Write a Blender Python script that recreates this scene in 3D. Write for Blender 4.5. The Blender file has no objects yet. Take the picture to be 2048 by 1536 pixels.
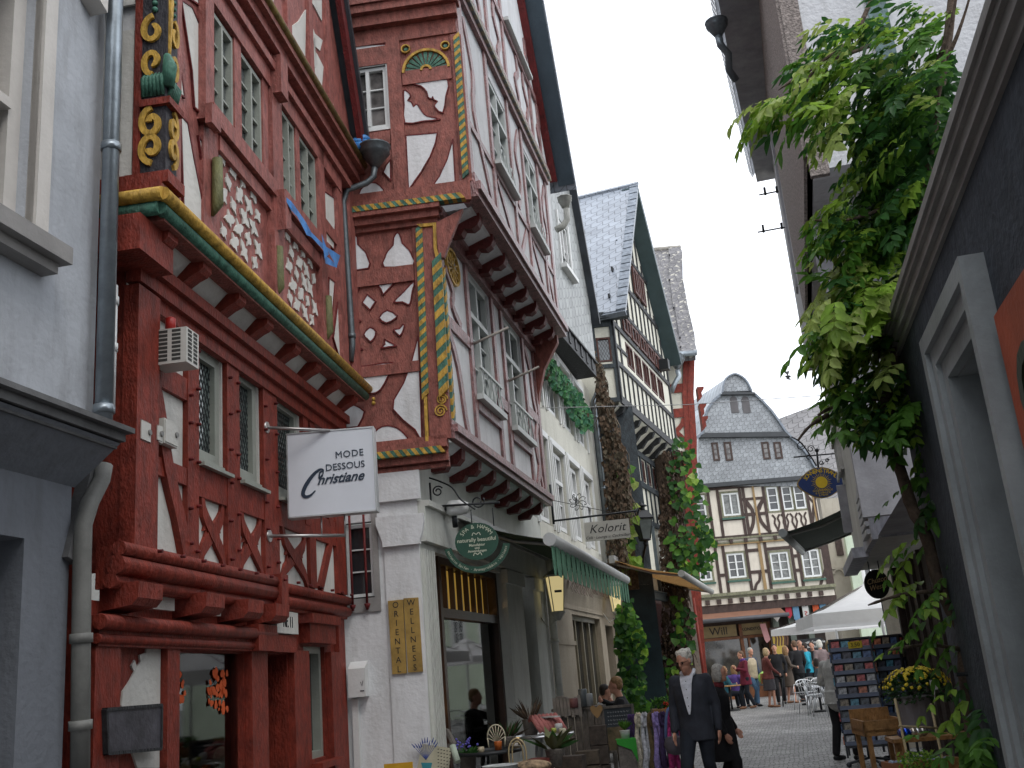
import bpy, bmesh, math, random
from mathutils import Vector, Matrix
random.seed(7)
sc = bpy.context.scene
COL = sc.collection
# ------------------------------------------------------------------ camera
F_ = 2040.; TH = math.radians(16.0); RO = math.radians(5.0); CH = 1.5
ct, st, cr, sr = math.cos(TH), math.sin(TH), math.cos(RO), math.sin(RO)
CF = Vector((0, ct, st)); U0 = Vector((0, -st, ct)); R0 = Vector((1, 0, 0))
CR = R0*cr - U0*sr; CU = R0*sr + U0*cr
cam_d = bpy.data.cameras.new('camera'); cam = bpy.data.objects.new('camera', cam_d); COL.objects.link(cam)
cam_d.sensor_width = 36; cam_d.lens = 36*F_/2048; cam_d.clip_start = .05; cam_d.clip_end = 3000
M = Matrix((CR, CU, -CF)).transposed().to_4x4(); M.translation = (0, 0, CH); cam.matrix_world = M
sc.camera = cam
# ------------------------------------------------------------------ world: overcast daylight
SUN_EL, SUN_AZ = math.radians(52), math.radians(150)
w = bpy.data.worlds.new('World'); sc.world = w; w.use_nodes = True
nt = w.node_tree; nt.nodes.clear()
out = nt.nodes.new('ShaderNodeOutputWorld'); bg = nt.nodes.new('ShaderNodeBackground')
sky = nt.nodes.new('ShaderNodeTexSky'); sky.sky_type = 'NISHITA'; sky.sun_disc = False
sky.sun_elevation = SUN_EL; sky.sun_rotation = SUN_AZ; sky.air_density = 1.0; sky.dust_density = 4; sky.ozone_density = 1
# the cloud layer: the same sky seen through an even white overcast
mx = nt.nodes.new('ShaderNodeMix'); mx.data_type = 'RGBA'; mx.inputs[0].default_value = .86
mx.inputs[7].default_value = (11.6, 12.0, 12.7, 1)
nt.links.new(sky.outputs[0], mx.inputs[6]); nt.links.new(mx.outputs[2], bg.inputs[0])
bg.inputs[1].default_value = .142
nt.links.new(bg.outputs[0], out.inputs[0])
sun_d = bpy.data.lights.new('sun', 'SUN'); sun_d.energy = .6; sun_d.angle = math.radians(20); sun_d.color = (1, .97, .92)
sun = bpy.data.objects.new('sun', sun_d); COL.objects.link(sun)
sdir = Vector((math.cos(SUN_EL)*math.sin(SUN_AZ), math.cos(SUN_EL)*math.cos(SUN_AZ), math.sin(SUN_EL)))
sun.rotation_euler = sdir.to_track_quat('Z', 'Y').to_euler(); sun.location = (0, -5, 30)
sc.view_settings.view_transform = 'Standard'; sc.view_settings.look = 'None'; sc.view_settings.gamma = 1
sc.view_settings.exposure = .32
sc.render.engine = 'CYCLES'
sc.cycles.max_bounces = 6; sc.cycles.diffuse_bounces = 3; sc.cycles.transparent_max_bounces = 12
# ------------------------------------------------------------------ picking helpers (a pixel to a point on a real plane)
def ray(x, y): return CF*F_ + CR*(x-1024) + CU*(768-y)
def aty(x, y, Y):
    d = ray(x, y); k = Y/d.y; return Vector((d.x*k, Y, CH+d.z*k))
def gnd(x, y, z=0.):
    d = ray(x, y); k = (z-CH)/d.z; return Vector((d.x*k, d.y*k, z))
def T(x0, y0, s, *pts): return [(x0+x*s, y0+y*s) for x, y in pts]
CROPS = dict(A=(0,0,.35156), B=(0,480,.35156), C=(0,996,.35156), D=(660,0,.26367), E=(660,400,.26367), G=(660,800,.3125),
 H=(660,1160,.24476), I=(1060,300,.26042), J=(1060,660,.26042), K=(1060,1000,.19531), L=(1060,1236,.19531), M=(1340,700,.19531),
 N=(1340,960,.19531), O=(1340,1180,.19531), Q=(1620,1130,.2644), S=(1380,0,.32617), V=(1480,400,.28), W=(1540,760,.28652),
 X=(1640,1260,.17968), Y=(1440,1260,.12695), Z=(1240,1260,.17968))
def c(k, *p):
    x0, y0, s = CROPS[k]
    if p and not isinstance(p[0], tuple): return (x0+p[0]*s, y0+p[1]*s)
    return [(x0+a*s, y0+b*s) for a, b in p]
class Fac:
    """a vertical plane: u runs along the wall, z up, d out of the wall"""
    def __init__(s, ox, oy, az, side):
        a = math.radians(az); s.o = Vector((ox, oy, 0)); s.t = Vector((math.sin(a), math.cos(a), 0))
        s.n = Vector((s.t.y*side, -s.t.x*side, 0))
        s.M = Matrix((s.t, Vector((0,0,1)), s.n)).transposed().to_4x4(); s.M.translation = s.o
    def uz(s, x, y, d=0.):
        r = ray(x, y); o = s.o + s.n*d; k = o.dot(s.n)/r.dot(s.n); p = r*k - s.o
        return (p.dot(s.t), CH + r.z*k)
    def q(s, pts, d=0.): return [s.uz(x, y, d) for x, y in pts]
    def P(s, u, z, d=0.): return s.o + s.t*u + s.n*d + Vector((0, 0, z))
    def sub(s, u, d, az, side=1):
        p = s.P(u, 0, d); return Fac(p.x, p.y, az, side)
IDM = Matrix.Identity(4)
def smooth(pts, n=4, closed=True):
    out = []; N = len(pts)
    for i in range(N if closed else N-1):
        p0, p1, p2, p3 = (pts[(i-1) % N], pts[i], pts[(i+1) % N], pts[(i+2) % N]) if closed else (pts[max(i-1,0)], pts[i], pts[i+1], pts[min(i+2,N-1)])
        for k in range(n):
            t = k/n
            out.append(tuple(.5*((2*b)+(-a+c_)*t+(2*a-5*b+4*c_-d_)*t*t+(-a+3*b-3*c_+d_)*t**3) for a, b, c_, d_ in zip(p0, p1, p2, p3)))
    if not closed: out.append(tuple(pts[-1]))
    return out
# ------------------------------------------------------------------ mesh builder
class MB:
    def __init__(s, M=IDM): s.v = []; s.f = []; s.sm = []; s.M = M.M if isinstance(M, Fac) else M
    def face(s, vs, smooth=False):
        b = len(s.v); s.v += [tuple(v) for v in vs]; s.f.append(tuple(range(b, b+len(vs)))); s.sm.append(smooth)
    def box(s, x0, x1, y0, y1, z0, z1):
        x0, x1 = min(x0, x1), max(x0, x1); y0, y1 = min(y0, y1), max(y0, y1); z0, z1 = min(z0, z1), max(z0, z1)
        b = len(s.v); s.v += [(x, y, z) for z in (z0, z1) for y in (y0, y1) for x in (x0, x1)]
        for f in ((0,2,3,1), (4,5,7,6), (0,1,5,4), (2,6,7,3), (0,4,6,2), (1,3,7,5)): s.f.append(tuple(b+i for i in f)); s.sm.append(False)
    def prism(s, pts, d0, d1):
        """polygon in local xy, extruded from d0 to d1 in local z"""
        n = len(pts); A = sum(pts[i][0]*pts[(i+1) % n][1]-pts[(i+1) % n][0]*pts[i][1] for i in range(n))
        if A < 0: pts = pts[::-1]
        b = len(s.v); s.v += [(x, y, d0) for x, y in pts] + [(x, y, d1) for x, y in pts]
        s.f.append(tuple(b+n+i for i in range(n))); s.f.append(tuple(b+n-1-i for i in range(n)))
        for i in range(n): j = (i+1) % n; s.f.append((b+i, b+j, b+n+j, b+n+i))
        s.sm += [False]*(n+2)
    def beam(s, a, b_, w, d0, d1, w2=None):
        """straight timber in local xy from a to b, w wide"""
        w2 = w if w2 is None else w2
        a, b_ = Vector(a), Vector(b_); t = (b_-a).normalized(); n = Vector((-t.y, t.x))
        s.prism([tuple(a+n*w/2), tuple(a-n*w/2), tuple(b_-n*w2/2), tuple(b_+n*w2/2)], d0, d1)
    def strip(s, pts, w, d0, d1, closed=False):
        """curved timber following pts; w a number or a list"""
        P = [Vector(p) for p in pts]; n = len(P); W = w if isinstance(w, list) else [w]*n; L = []; Rr = []
        for i in range(n):
            t = (P[min(i+1, n-1)]-P[max(i-1, 0)]); t = t.normalized() if t.length > 0 else Vector((1,0)); m = Vector((-t.y, t.x))
            L.append(tuple(P[i]+m*W[i]/2)); Rr.append(tuple(P[i]-m*W[i]/2))
        for i in range(n-1): s.prism([L[i], Rr[i], Rr[i+1], L[i+1]], d0, d1)
    def tube(s, pts, r, n=8, cap=True, smooth=True):
        P = [Vector(p) for p in pts]; m = len(P); R_ = r if isinstance(r, (list, tuple)) else [r]*m
        b = len(s.v); up = Vector((0, 0, 1)); last = None
        for i in range(m):
            t = (P[min(i+1, m-1)]-P[max(i-1, 0)]).normalized()
            x = last - t*last.dot(t) if last is not None else t.cross(up if abs(t.z) < .9 else Vector((1, 0, 0)))
            x.normalize(); y = t.cross(x); last = x
            for k in range(n): a = 2*math.pi*k/n; s.v.append(tuple(P[i]+(x*math.cos(a)+y*math.sin(a))*R_[i]))
        for i in range(m-1):
            for k in range(n): k2 = (k+1) % n; s.f.append((b+i*n+k, b+i*n+k2, b+(i+1)*n+k2, b+(i+1)*n+k)); s.sm.append(smooth)
        if cap: s.f.append(tuple(b+k for k in range(n))[::-1]); s.f.append(tuple(b+(m-1)*n+k for k in range(n))); s.sm += [False]*2
    def lathe(s, prof, c_=(0, 0, 0), n=16, axis='z', smooth=True, a0=0.):
        b = len(s.v); c_ = Vector(c_); m = len(prof)
        for r, h in prof:
            for k in range(n):
                a = a0+2*math.pi*k/n; x, y = r*math.cos(a), r*math.sin(a)
                s.v.append(tuple(c_+Vector({'z': (x, y, h), 'y': (x, h, -y), 'x': (h, x, y)}[axis])))
        for i in range(m-1):
            for k in range(n): k2 = (k+1) % n; s.f.append((b+i*n+k, b+i*n+k2, b+(i+1)*n+k2, b+(i+1)*n+k)); s.sm.append(smooth)
        s.f.append(tuple(b+k for k in range(n))[::-1]); s.f.append(tuple(b+(m-1)*n+k for k in range(n))); s.sm += [False]*2
    def ball(s, c_, r, sx=1, sy=1, sz=1, n=10, m=7):
        pr = [(math.sin(math.pi*i/m)*.999+.001, -math.cos(math.pi*i/m)) for i in range(m+1)]
        b = len(s.v); s.lathe(pr, (0, 0, 0), n)
        for i in range(b, len(s.v)): x, y, z = s.v[i]; s.v[i] = (c_[0]+x*r*sx, c_[1]+y*r*sy, c_[2]+z*r*sz)
    def outline(s, pts, d0, d1, w=.014):
        n = len(pts)
        for i in range(n):
            a, b = Vector(pts[i]), Vector(pts[(i+1) % n])
            if (b-a).length > 1e-4: t = (b-a).normalized()*w*.4; s.beam(a-t, b+t, w, d0, d1+.0002*(i % 3))
    def wall(s, x0, x1, y0, y1, d, holes=(), depth=.12):
        """front sheet at d with rectangular openings (x0,x1,y0,y1) and their reveals"""
        xs = sorted({x0, x1, *[h[0] for h in holes], *[h[1] for h in holes]}); ys = sorted({y0, y1, *[h[2] for h in holes], *[h[3] for h in holes]})
        xs = [x for x in xs if x0 <= x <= x1]; ys = [y for y in ys if y0 <= y <= y1]
        for i in range(len(xs)-1):
            for j in range(len(ys)-1):
                mx_, my_ = (xs[i]+xs[i+1])/2, (ys[j]+ys[j+1])/2
                if not any(h[0] < mx_ < h[1] and h[2] < my_ < h[3] for h in holes):
                    s.face([(xs[i], ys[j], d), (xs[i+1], ys[j], d), (xs[i+1], ys[j+1], d), (xs[i], ys[j+1], d)])
        for a, b, e, f in holes:
            for p, q_ in (((a, e), (b, e)), ((b, e), (b, f)), ((b, f), (a, f)), ((a, f), (a, e))):
                s.face([(p[0], p[1], d), (q_[0], q_[1], d), (q_[0], q_[1], d-depth), (p[0], p[1], d-depth)])
    def mesh(s, name):
        me = bpy.data.meshes.new(name); me.from_pydata(s.v, [], s.f)
        me.polygons.foreach_set('use_smooth', s.sm)
        uv = me.uv_layers.new(name='UVMap').data
        for p in me.polygons:
            n = p.normal; ax = max(range(3), key=lambda i: abs(n[i]))
            for li in p.loop_indices:
                co = s.v[me.loops[li].vertex_index]
                uv[li].uv = (co[0], co[1]) if ax == 2 else (co[2], co[1]) if ax == 0 else (co[0], co[2])
        return me
    def build(s, name, m, parent=None, label=None):
        if not s.f: return None
        me = s.mesh(name); me.materials.append(m)
        o = bpy.data.objects.new(name, me); COL.objects.link(o)
        if parent is not None:
            o.parent = parent; o.matrix_basis = world(parent).inverted() @ s.M
        else: o.matrix_basis = s.M
        if label: o['label'] = label
        return o
def each(mb, name, m, parent):
    """build every separate piece of mb as a part of its own"""
    n = len(mb.v); root = list(range(n))
    def fd(i):
        while root[i] != i: root[i] = root[root[i]]; i = root[i]
        return i
    for f in mb.f:
        a = fd(f[0])
        for i in f[1:]: root[fd(i)] = a
    gr = {}
    for k, f in enumerate(mb.f): gr.setdefault(fd(f[0]), []).append(k)
    for ks in gr.values():
        q = MB(mb.M); ix = {}
        for k in ks:
            g = []
            for i in mb.f[k]:
                if i not in ix: ix[i] = len(q.v); q.v.append(mb.v[i])
                g.append(ix[i])
            q.f.append(tuple(g)); q.sm.append(mb.sm[k])
        q.build(name, m, parent)
def world(o):
    m = o.matrix_basis.copy(); p = o.parent
    while p is not None: m = p.matrix_basis @ m; p = p.parent
    return m
def tag(o, label, cat, group=None, kind=None):
    o['label'] = label; o['category'] = cat
    if group: o['group'] = group
    if kind: o['kind'] = kind
    return o
def thing(name, label, cat, loc=(0, 0, 0), rz=0., group=None):
    o = bpy.data.objects.new(name, None); COL.objects.link(o); o.empty_display_size = .2
    o.matrix_basis = Matrix.Translation(Vector(loc)) @ Matrix.Rotation(rz, 4, 'Z')
    return tag(o, label, cat, group)
def struct(o): o['kind'] = 'structure'; return o
def copy_tree(o, parent=None):
    n = o.copy(); COL.objects.link(n)
    if parent is not None: n.parent = parent
    for ch in [x for x in bpy.data.objects if x.parent == o]: copy_tree(ch, n)
    return n
def at(loc, rz=0., s=1.): return Matrix.Translation(Vector(loc)) @ Matrix.Rotation(rz, 4, 'Z') @ Matrix.Scale(s, 4)
def frame(o, x, y):
    """a frame with its own x and y axes (for sloping roofs)"""
    x = Vector(x).normalized(); z = x.cross(Vector(y)).normalized(); y = z.cross(x)
    m = Matrix((x, y, z)).transposed().to_4x4(); m.translation = Vector(o); return m
# ------------------------------------------------------------------ materials
MATS = {}
def mat(name, col, rough=.7, var=.12, scale=3., bump=.15, bscale=40., metal=0., spec=.4, col2=None, streak=False, coords='Object', trans=0.):
    if name in MATS: return MATS[name]
    m = bpy.data.materials.new(name); m.use_nodes = True; nt = m.node_tree; N = nt.nodes; L = nt.links
    b = N['Principled BSDF']; b.inputs['Roughness'].default_value = rough; b.inputs['Metallic'].default_value = metal
    b.inputs['Specular IOR Level'].default_value = spec
    tc = N.new('ShaderNodeTexCoord'); mp = N.new('ShaderNodeMapping'); L.new(tc.outputs[coords], mp.inputs[0])
    if streak: mp.inputs['Scale'].default_value = streak
    no = N.new('ShaderNodeTexNoise'); no.inputs['Scale'].default_value = scale; no.inputs['Detail'].default_value = 6; no.inputs['Roughness'].default_value = .65
    L.new(mp.outputs[0], no.inputs[0])
    ra = N.new('ShaderNodeValToRGB'); c1 = [max(0, x*(1-var*1.6)) for x in col]; c2 = col2 or [min(1, x*(1+var)) for x in col]
    ra.color_ramp.elements[0].position = .3; ra.color_ramp.elements[1].position = .7
    ra.color_ramp.elements[0].color = (*c1, 1); ra.color_ramp.elements[1].color = (*c2, 1)
    L.new(no.outputs[0], ra.inputs[0]); L.new(ra.outputs[0], b.inputs['Base Color'])
    if bump:
        n2 = N.new('ShaderNodeTexNoise'); n2.inputs['Scale'].default_value = bscale; n2.inputs['Detail'].default_value = 4
        L.new(mp.outputs[0], n2.inputs[0]); bp = N.new('ShaderNodeBump'); bp.inputs['Strength'].default_value = bump; bp.inputs['Distance'].default_value = .02
        L.new(n2.outputs[0], bp.inputs['Height']); L.new(bp.outputs[0], b.inputs['Normal'])
    if trans:
        b.inputs['Subsurface Weight'].default_value = 0
        tr = N.new('ShaderNodeBsdfTranslucent'); ms = N.new('ShaderNodeMixShader'); ms.inputs[0].default_value = trans
        L.new(ra.outputs[0], tr.inputs[0]); L.new(b.outputs[0], ms.inputs[1]); L.new(tr.outputs[0], ms.inputs[2])
        L.new(ms.outputs[0], N['Material Output'].inputs[0])
    MATS[name] = m; return m
def wood(name, col, rough=.6, var=.25, bump=.5, spec=.35):
    """painted weathered timber: fine grain plus worn patches, in the wall's own metres"""
    if name in MATS: return MATS[name]
    m = mat(name, col, rough, var*1.25, 7., bump, 26., spec=spec, streak=(2.2, 1., 2.2), coords='Object')
    nt = m.node_tree; N = nt.nodes; L = nt.links; b = N['Principled BSDF']; src = b.inputs['Base Color'].links[0].from_socket; tc = [n for n in N if n.type == 'TEX_COORD'][0]
    for sc_, lo, hi, c2, seed in ((11., .60, .67, [min(1, x*1.5+.03) for x in col], 0.), (5., .62, .70, [x*.45 for x in col], 7.)):
        mp = N.new('ShaderNodeMapping'); mp.inputs['Location'].default_value = (seed, seed, seed); mp.inputs['Scale'].default_value = (1, .6, 1) if seed == 0 else (3., .5, 3.); L.new(tc.outputs['Object'], mp.inputs[0])
        no = N.new('ShaderNodeTexNoise'); no.inputs['Scale'].default_value = sc_; no.inputs['Detail'].default_value = 10; no.inputs['Roughness'].default_value = .75; L.new(mp.outputs[0], no.inputs[0])
        r = N.new('ShaderNodeValToRGB'); r.color_ramp.elements[0].position = lo; r.color_ramp.elements[0].color = (0, 0, 0, 1); r.color_ramp.elements[1].position = hi; r.color_ramp.elements[1].color = (.65, .65, .65, 1); L.new(no.outputs[0], r.inputs[0])
        x = N.new('ShaderNodeMix'); x.data_type = 'RGBA'; L.new(r.outputs[0], x.inputs[0]); L.new(src, x.inputs[6]); x.inputs[7].default_value = (*c2, 1); src = x.outputs[2]
    L.new(src, b.inputs['Base Color']); return m
def plaster(name, col, var=.07, bump=.35, dirt=(.5, .48, .44), amt=.5):
    m = mat(name, col, .9, var, 1.3, bump, 22., spec=.2)
    nt = m.node_tree; N = nt.nodes; L = nt.links; b = N['Principled BSDF']; ra = b.inputs['Base Color'].links[0].from_node
    tc = [n for n in N if n.type == 'TEX_COORD'][0]
    mp = N.new('ShaderNodeMapping'); mp.inputs['Scale'].default_value = (2.5, .5, 2.5); L.new(tc.outputs['Object'], mp.inputs[0])
    no = N.new('ShaderNodeTexNoise'); no.inputs['Scale'].default_value = 2.3; no.inputs['Detail'].default_value = 8; no.inputs['Roughness'].default_value = .7; L.new(mp.outputs[0], no.inputs[0])
    r2 = N.new('ShaderNodeValToRGB'); r2.color_ramp.elements[0].position = .48; r2.color_ramp.elements[0].color = (0, 0, 0, 1); r2.color_ramp.elements[1].position = .78; r2.color_ramp.elements[1].color = (amt, amt, amt, 1)
    L.new(no.outputs[0], r2.inputs[0])
    mxx = N.new('ShaderNodeMix'); mxx.data_type = 'RGBA'; L.new(r2.outputs[0], mxx.inputs[0]); L.new(ra.outputs[0], mxx.inputs[6]); mxx.inputs[7].default_value = (*[x*y for x, y in zip(col, dirt)], 1)
    L.new(mxx.outputs[2], b.inputs['Base Color']); return m
def slate(name, col, w=.22, h=.16, var=.25, moss=None, diag=False, rough=.45):
    """slate tiles laid in courses: brick pattern with scalloped bump"""
    if name in MATS: return MATS[name]
    m = bpy.data.materials.new(name); m.use_nodes = True; nt = m.node_tree; N = nt.nodes; L = nt.links; b = N['Principled BSDF']
    b.inputs['Roughness'].default_value = rough; b.inputs['Specular IOR Level'].default_value = .5
    uv = N.new('ShaderNodeTexCoord'); mp = N.new('ShaderNodeMapping'); L.new(uv.outputs['UV'], mp.inputs[0])
    if diag: mp.inputs['Rotation'].default_value = (0, 0, diag)
    nz = N.new('ShaderNodeTexNoise'); nz.inputs['Scale'].default_value = 3; L.new(mp.outputs[0], nz.inputs[0])
    ad = N.new('ShaderNodeVectorMath'); ad.operation = 'MULTIPLY_ADD'; ad.inputs[1].default_value = (.05, .035, 0); L.new(nz.outputs['Color'], ad.inputs[0]); L.new(mp.outputs[0], ad.inputs[2])
    sep = N.new('ShaderNodeSeparateXYZ'); L.new(ad.outputs[0], sep.inputs[0])
    # course number, row offset and scalloped lower edge
    def ma(op, a, b_=None, c_=None):
        n = N.new('ShaderNodeMath'); n.operation = op
        for i, x in enumerate((a, b_, c_)):
            if x is None: continue
            if isinstance(x, (int, float)): n.inputs[i].default_value = x
            else: L.new(x, n.inputs[i])
        return n.outputs[0]
    yy = ma('DIVIDE', sep.outputs[1], h); xx0 = ma('DIVIDE', sep.outputs[0], w)
    # the lower edge of a tile is an arc: shift y by the arc for the tile column
    row0 = ma('FLOOR', yy); xo = ma('ADD', xx0, ma('MULTIPLY', ma('MODULO', row0, 2.), .5)); fx = ma('FRACT', xo)
    arc = ma('MULTIPLY', ma('POWER', ma('ABSOLUTE', ma('SUBTRACT', fx, .25)), 1.6), 1.15)
    fy = ma('SUBTRACT', ma('FRACT', yy), arc)
    below = ma('LESS_THAN', fy, 0.); row = ma('SUBTRACT', row0, below)
    fy2 = ma('ADD', fy, below)
    cell = N.new('ShaderNodeCombineXYZ'); L.new(ma('FLOOR', xo), cell.inputs[0]); L.new(row, cell.inputs[1])
    wn = N.new('ShaderNodeTexWhiteNoise'); wn.noise_dimensions = '2D'; L.new(cell.outputs[0], wn.inputs[0])
    edge = ma('MINIMUM', ma('MULTIPLY', fy2, 8.), 1.); e2 = ma('MINIMUM', ma('MULTIPLY', ma('MINIMUM', fx, ma('SUBTRACT', 1., fx)), 22.), 1.)
    val = ma('ADD', ma('MULTIPLY', wn.outputs[0], var), 1-var/2); big = N.new('ShaderNodeTexNoise'); big.inputs['Scale'].default_value = 1.1; big.inputs['Detail'].default_value = 6; L.new(mp.outputs[0], big.inputs[0])
    val = ma('MULTIPLY', val, ma('ADD', ma('MULTIPLY', big.outputs[0], .7), .65))
    val = ma('MULTIPLY', val, ma('ADD', ma('MULTIPLY', ma('MULTIPLY', edge, e2), .86), .14))
    cm = N.new('ShaderNodeMix'); cm.data_type = 'RGBA'; cm.blend_type = 'MULTIPLY'; cm.inputs[0].default_value = 1; cm.inputs[6].default_value = (*col, 1); L.new(val, cm.inputs[7])
    outc = cm.outputs[2]
    if moss:
        mn = N.new('ShaderNodeTexNoise'); mn.inputs['Scale'].default_value = 6; mn.inputs['Detail'].default_value = 8; L.new(mp.outputs[0], mn.inputs[0])
        rr = N.new('ShaderNodeValToRGB'); rr.color_ramp.elements[0].position = .56; rr.color_ramp.elements[1].position = .64; L.new(mn.outputs[0], rr.inputs[0])
        m2 = N.new('ShaderNodeMix'); m2.data_type = 'RGBA'; L.new(rr.outputs[0], m2.inputs[0]); L.new(outc, m2.inputs[6]); m2.inputs[7].default_value = (*moss, 1); outc = m2.outputs[2]
    L.new(outc, b.inputs['Base Color'])
    bp = N.new('ShaderNodeBump'); bp.inputs['Strength'].default_value = .9; bp.inputs['Distance'].default_value = .02
    L.new(ma('SUBTRACT', 1., fy2), bp.inputs['Height']); L.new(bp.outputs[0], b.inputs['Normal'])
    MATS[name] = m; return m
def glassy(name, col, rough=.05, spec=.8, var=.3, scale=1.5, bump=.02):
    m = mat(name, col, rough, var, scale, bump, 3., spec=spec); return m
def glow(name, col, s):
    m = bpy.data.materials.new(name); m.use_nodes = True; b = m.node_tree.nodes['Principled BSDF']
    b.inputs['Base Color'].default_value = (*col, 1); b.inputs['Emission Color'].default_value = (*col, 1); b.inputs['Emission Strength'].default_value = s; MATS[name] = m; return m
def clearglass(name='clear_glass', tint=(.9, .93, .92)):
    if name in MATS: return MATS[name]
    m = bpy.data.materials.new(name); m.use_nodes = True; nt = m.node_tree; N = nt.nodes; L = nt.links; N.clear()
    o = N.new('ShaderNodeOutputMaterial'); g = N.new('ShaderNodeBsdfGlossy'); g.inputs['Roughness'].default_value = .03
    t = N.new('ShaderNodeBsdfTransparent'); t.inputs[0].default_value = (*tint, 1); fr = N.new('ShaderNodeFresnel'); fr.inputs[0].default_value = 1.38
    ms = N.new('ShaderNodeMixShader'); L.new(fr.outputs[0], ms.inputs[0]); L.new(t.outputs[0], ms.inputs[1]); L.new(g.outputs[0], ms.inputs[2]); L.new(ms.outputs[0], o.inputs[0])
    MATS[name] = m; return m
WHITE = plaster('white_plaster', (.68, .69, .70)); CREAM = plaster('cream_plaster', (.66, .62, .52)); GREY = plaster('grey_plaster', (.42, .44, .47), .1, .3, (.55, .53, .5), .75)
RED = wood('red_timber', (.205, .029, .016)); REDB = wood('oxblood_timber', (.265, .088, .068)); BLACK = wood('black_timber', (.028, .03, .033), var=.4)
BROWN = wood('brown_timber', (.075, .045, .04)); YEL = wood('ochre_paint', (.50, .30, .05), var=.3); GRN = wood('green_paint', (.06, .17, .12), var=.3)
WPAINT = mat('white_window_paint', (.66, .67, .66), .45, .06); GPAINT = mat('grey_green_paint', (.30, .32, .28), .5, .1); TEAL = wood('teal_timber', (.12, .19, .19))
PANE = glassy('window_glass', (.028, .032, .036)); PANE2 = glassy('curtained_glass', (.16, .17, .165), .12, .7, .5, 6.)
ZINC = mat('zinc', (.30, .34, .37), .38, .2, 5., .1, 20., metal=.75); IRON = mat('black_iron', (.018, .02, .022), .5, .2, metal=.3)
RED_PINK = wood('weathered_sky_sheen_oxblood', (.26, .12, .115), .35, .35, 1.0, .7)  # worn timber; the pink also puts the sky's glancing reflection into the colour
SLATE = slate('slate', (.20, .22, .25)); SLATEB = slate('blue_slate', (.27, .30, .345), .34, .21, .2, rough=.4, diag=-.08); SLATEO = slate('old_slate', (.12, .115, .12), .34, .25, .3, moss=(.42, .40, .34))
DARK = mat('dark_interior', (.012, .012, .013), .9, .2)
def text(s_, M_, size, m, parent, name='lettering', ext=.003, shear=0., align='CENTER', bold=0., spacing=1., sx=1.):
    cu = bpy.data.curves.new(name, 'FONT'); cu.body = s_; cu.size = size; cu.extrude = ext; cu.shear = shear; cu.align_x = align; cu.align_y = 'CENTER'; cu.offset = bold; cu.space_character = spacing
    cu.resolution_u = 3
    t = bpy.data.objects.new('tmp', cu); COL.objects.link(t)
    bpy.context.view_layer.update(); me = bpy.data.meshes.new_from_object(t.evaluated_get(bpy.context.evaluated_depsgraph_get()))
    bpy.data.objects.remove(t); bpy.data.curves.remove(cu); me.name = name; me.materials.clear(); me.materials.append(m)
    if sx != 1: me.transform(Matrix.Diagonal((sx, 1, 1, 1)))
    o = bpy.data.objects.new(name, me); COL.objects.link(o); o.parent = parent; o.matrix_basis = world(parent).inverted() @ M_; return o
def window(fac, parent, u0, u1, z0, z1, d, fm, gm, cols=2, rows=3, fw=.05, bar=.018, depth=.05, mull=.05, sill=None, name='window', transom=None, leaded=0, casing=None, cw=.07):
    """one window: frame with its bars, pane and sill as sub-parts; d = glass plane"""
    m = MB(fac); g = MB(fac)
    if casing:
        k = MB(fac); e = cw
        for a, b, e0, f in ((u0-e, u0, z0-e, z1+e), (u1, u1+e, z0-e, z1+e), (u0, u1, z1, z1+e), (u0, u1, z0-e, z0)): k.box(a, b, e0, f, d-.02, d+depth+.03)
    m.box(u0, u0+fw, z0, z1, d, d+depth); m.box(u1-fw, u1, z0, z1, d, d+depth); m.box(u0+fw, u1-fw, z1-fw, z1, d, d+depth); m.box(u0+fw, u1-fw, z0, z0+fw, d, d+depth)
    iw0, iw1, iz0, iz1 = u0+fw, u1-fw, z0+fw, z1-fw
    if mull and cols > 1: uc = (u0+u1)/2; m.box(uc-mull/2, uc+mull/2, iz0, iz1, d+.003, d+depth+.008)
    if transom: zt = z0+(z1-z0)*transom; m.box(iw0, iw1, zt-mull/2, zt+mull/2, d+.005, d+depth+.02)
    for i in range(1, cols):
        x = iw0+(iw1-iw0)*i/cols
        if mull and abs(x-(u0+u1)/2) < .01: continue
        m.box(x-bar/2, x+bar/2, iz0, iz1, d+.006, d+depth*.6)
    for j in range(1, rows):
        y = iz0+(iz1-iz0)*j/rows; m.box(iw0, iw1, y-bar/2, y+bar/2, d+.004, d+depth*.55)
    o = m.build(name, fm, parent)
    g.box(iw0-.004, iw1+.004, iz0-.004, iz1+.004, d-.03, d+.0015); g.build('pane', gm, o)
    if leaded:
        l = MB(fac); s_ = leaded; H = iz1-iz0; W_ = iw1-iw0; r = 1.9
        n = int((W_+H/r)/s_)+2
        for i in range(-int(H/r/s_)-1, n):
            for sg in (1, -1):
                x0 = iw0+i*s_ if sg > 0 else iw1-i*s_
                # line x = x0 + sg*t , z = iz0 + r*t
                t0 = max(0, ((iw0-x0)*sg)); t1 = min(H/r, ((iw1-x0)*sg))if sg > 0 else min(H/r, (x0-iw0))
                if sg < 0: t0 = max(0, x0-iw1)
                if t1 > t0+.01: l.beam((x0+sg*t0, iz0+r*t0), (x0+sg*t1, iz0+r*t1), .007, d+.002, d+.006)
        l.build('lead_lattice', IRON, o)
    if sill: s2 = MB(fac); s2.box(u0-.05, u1+.05, z0-.05, z0-.002, d, d+sill); s2.build('window_sill', fm, o)
    if casing: k.build('casing', casing, o)
    return o
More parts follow.
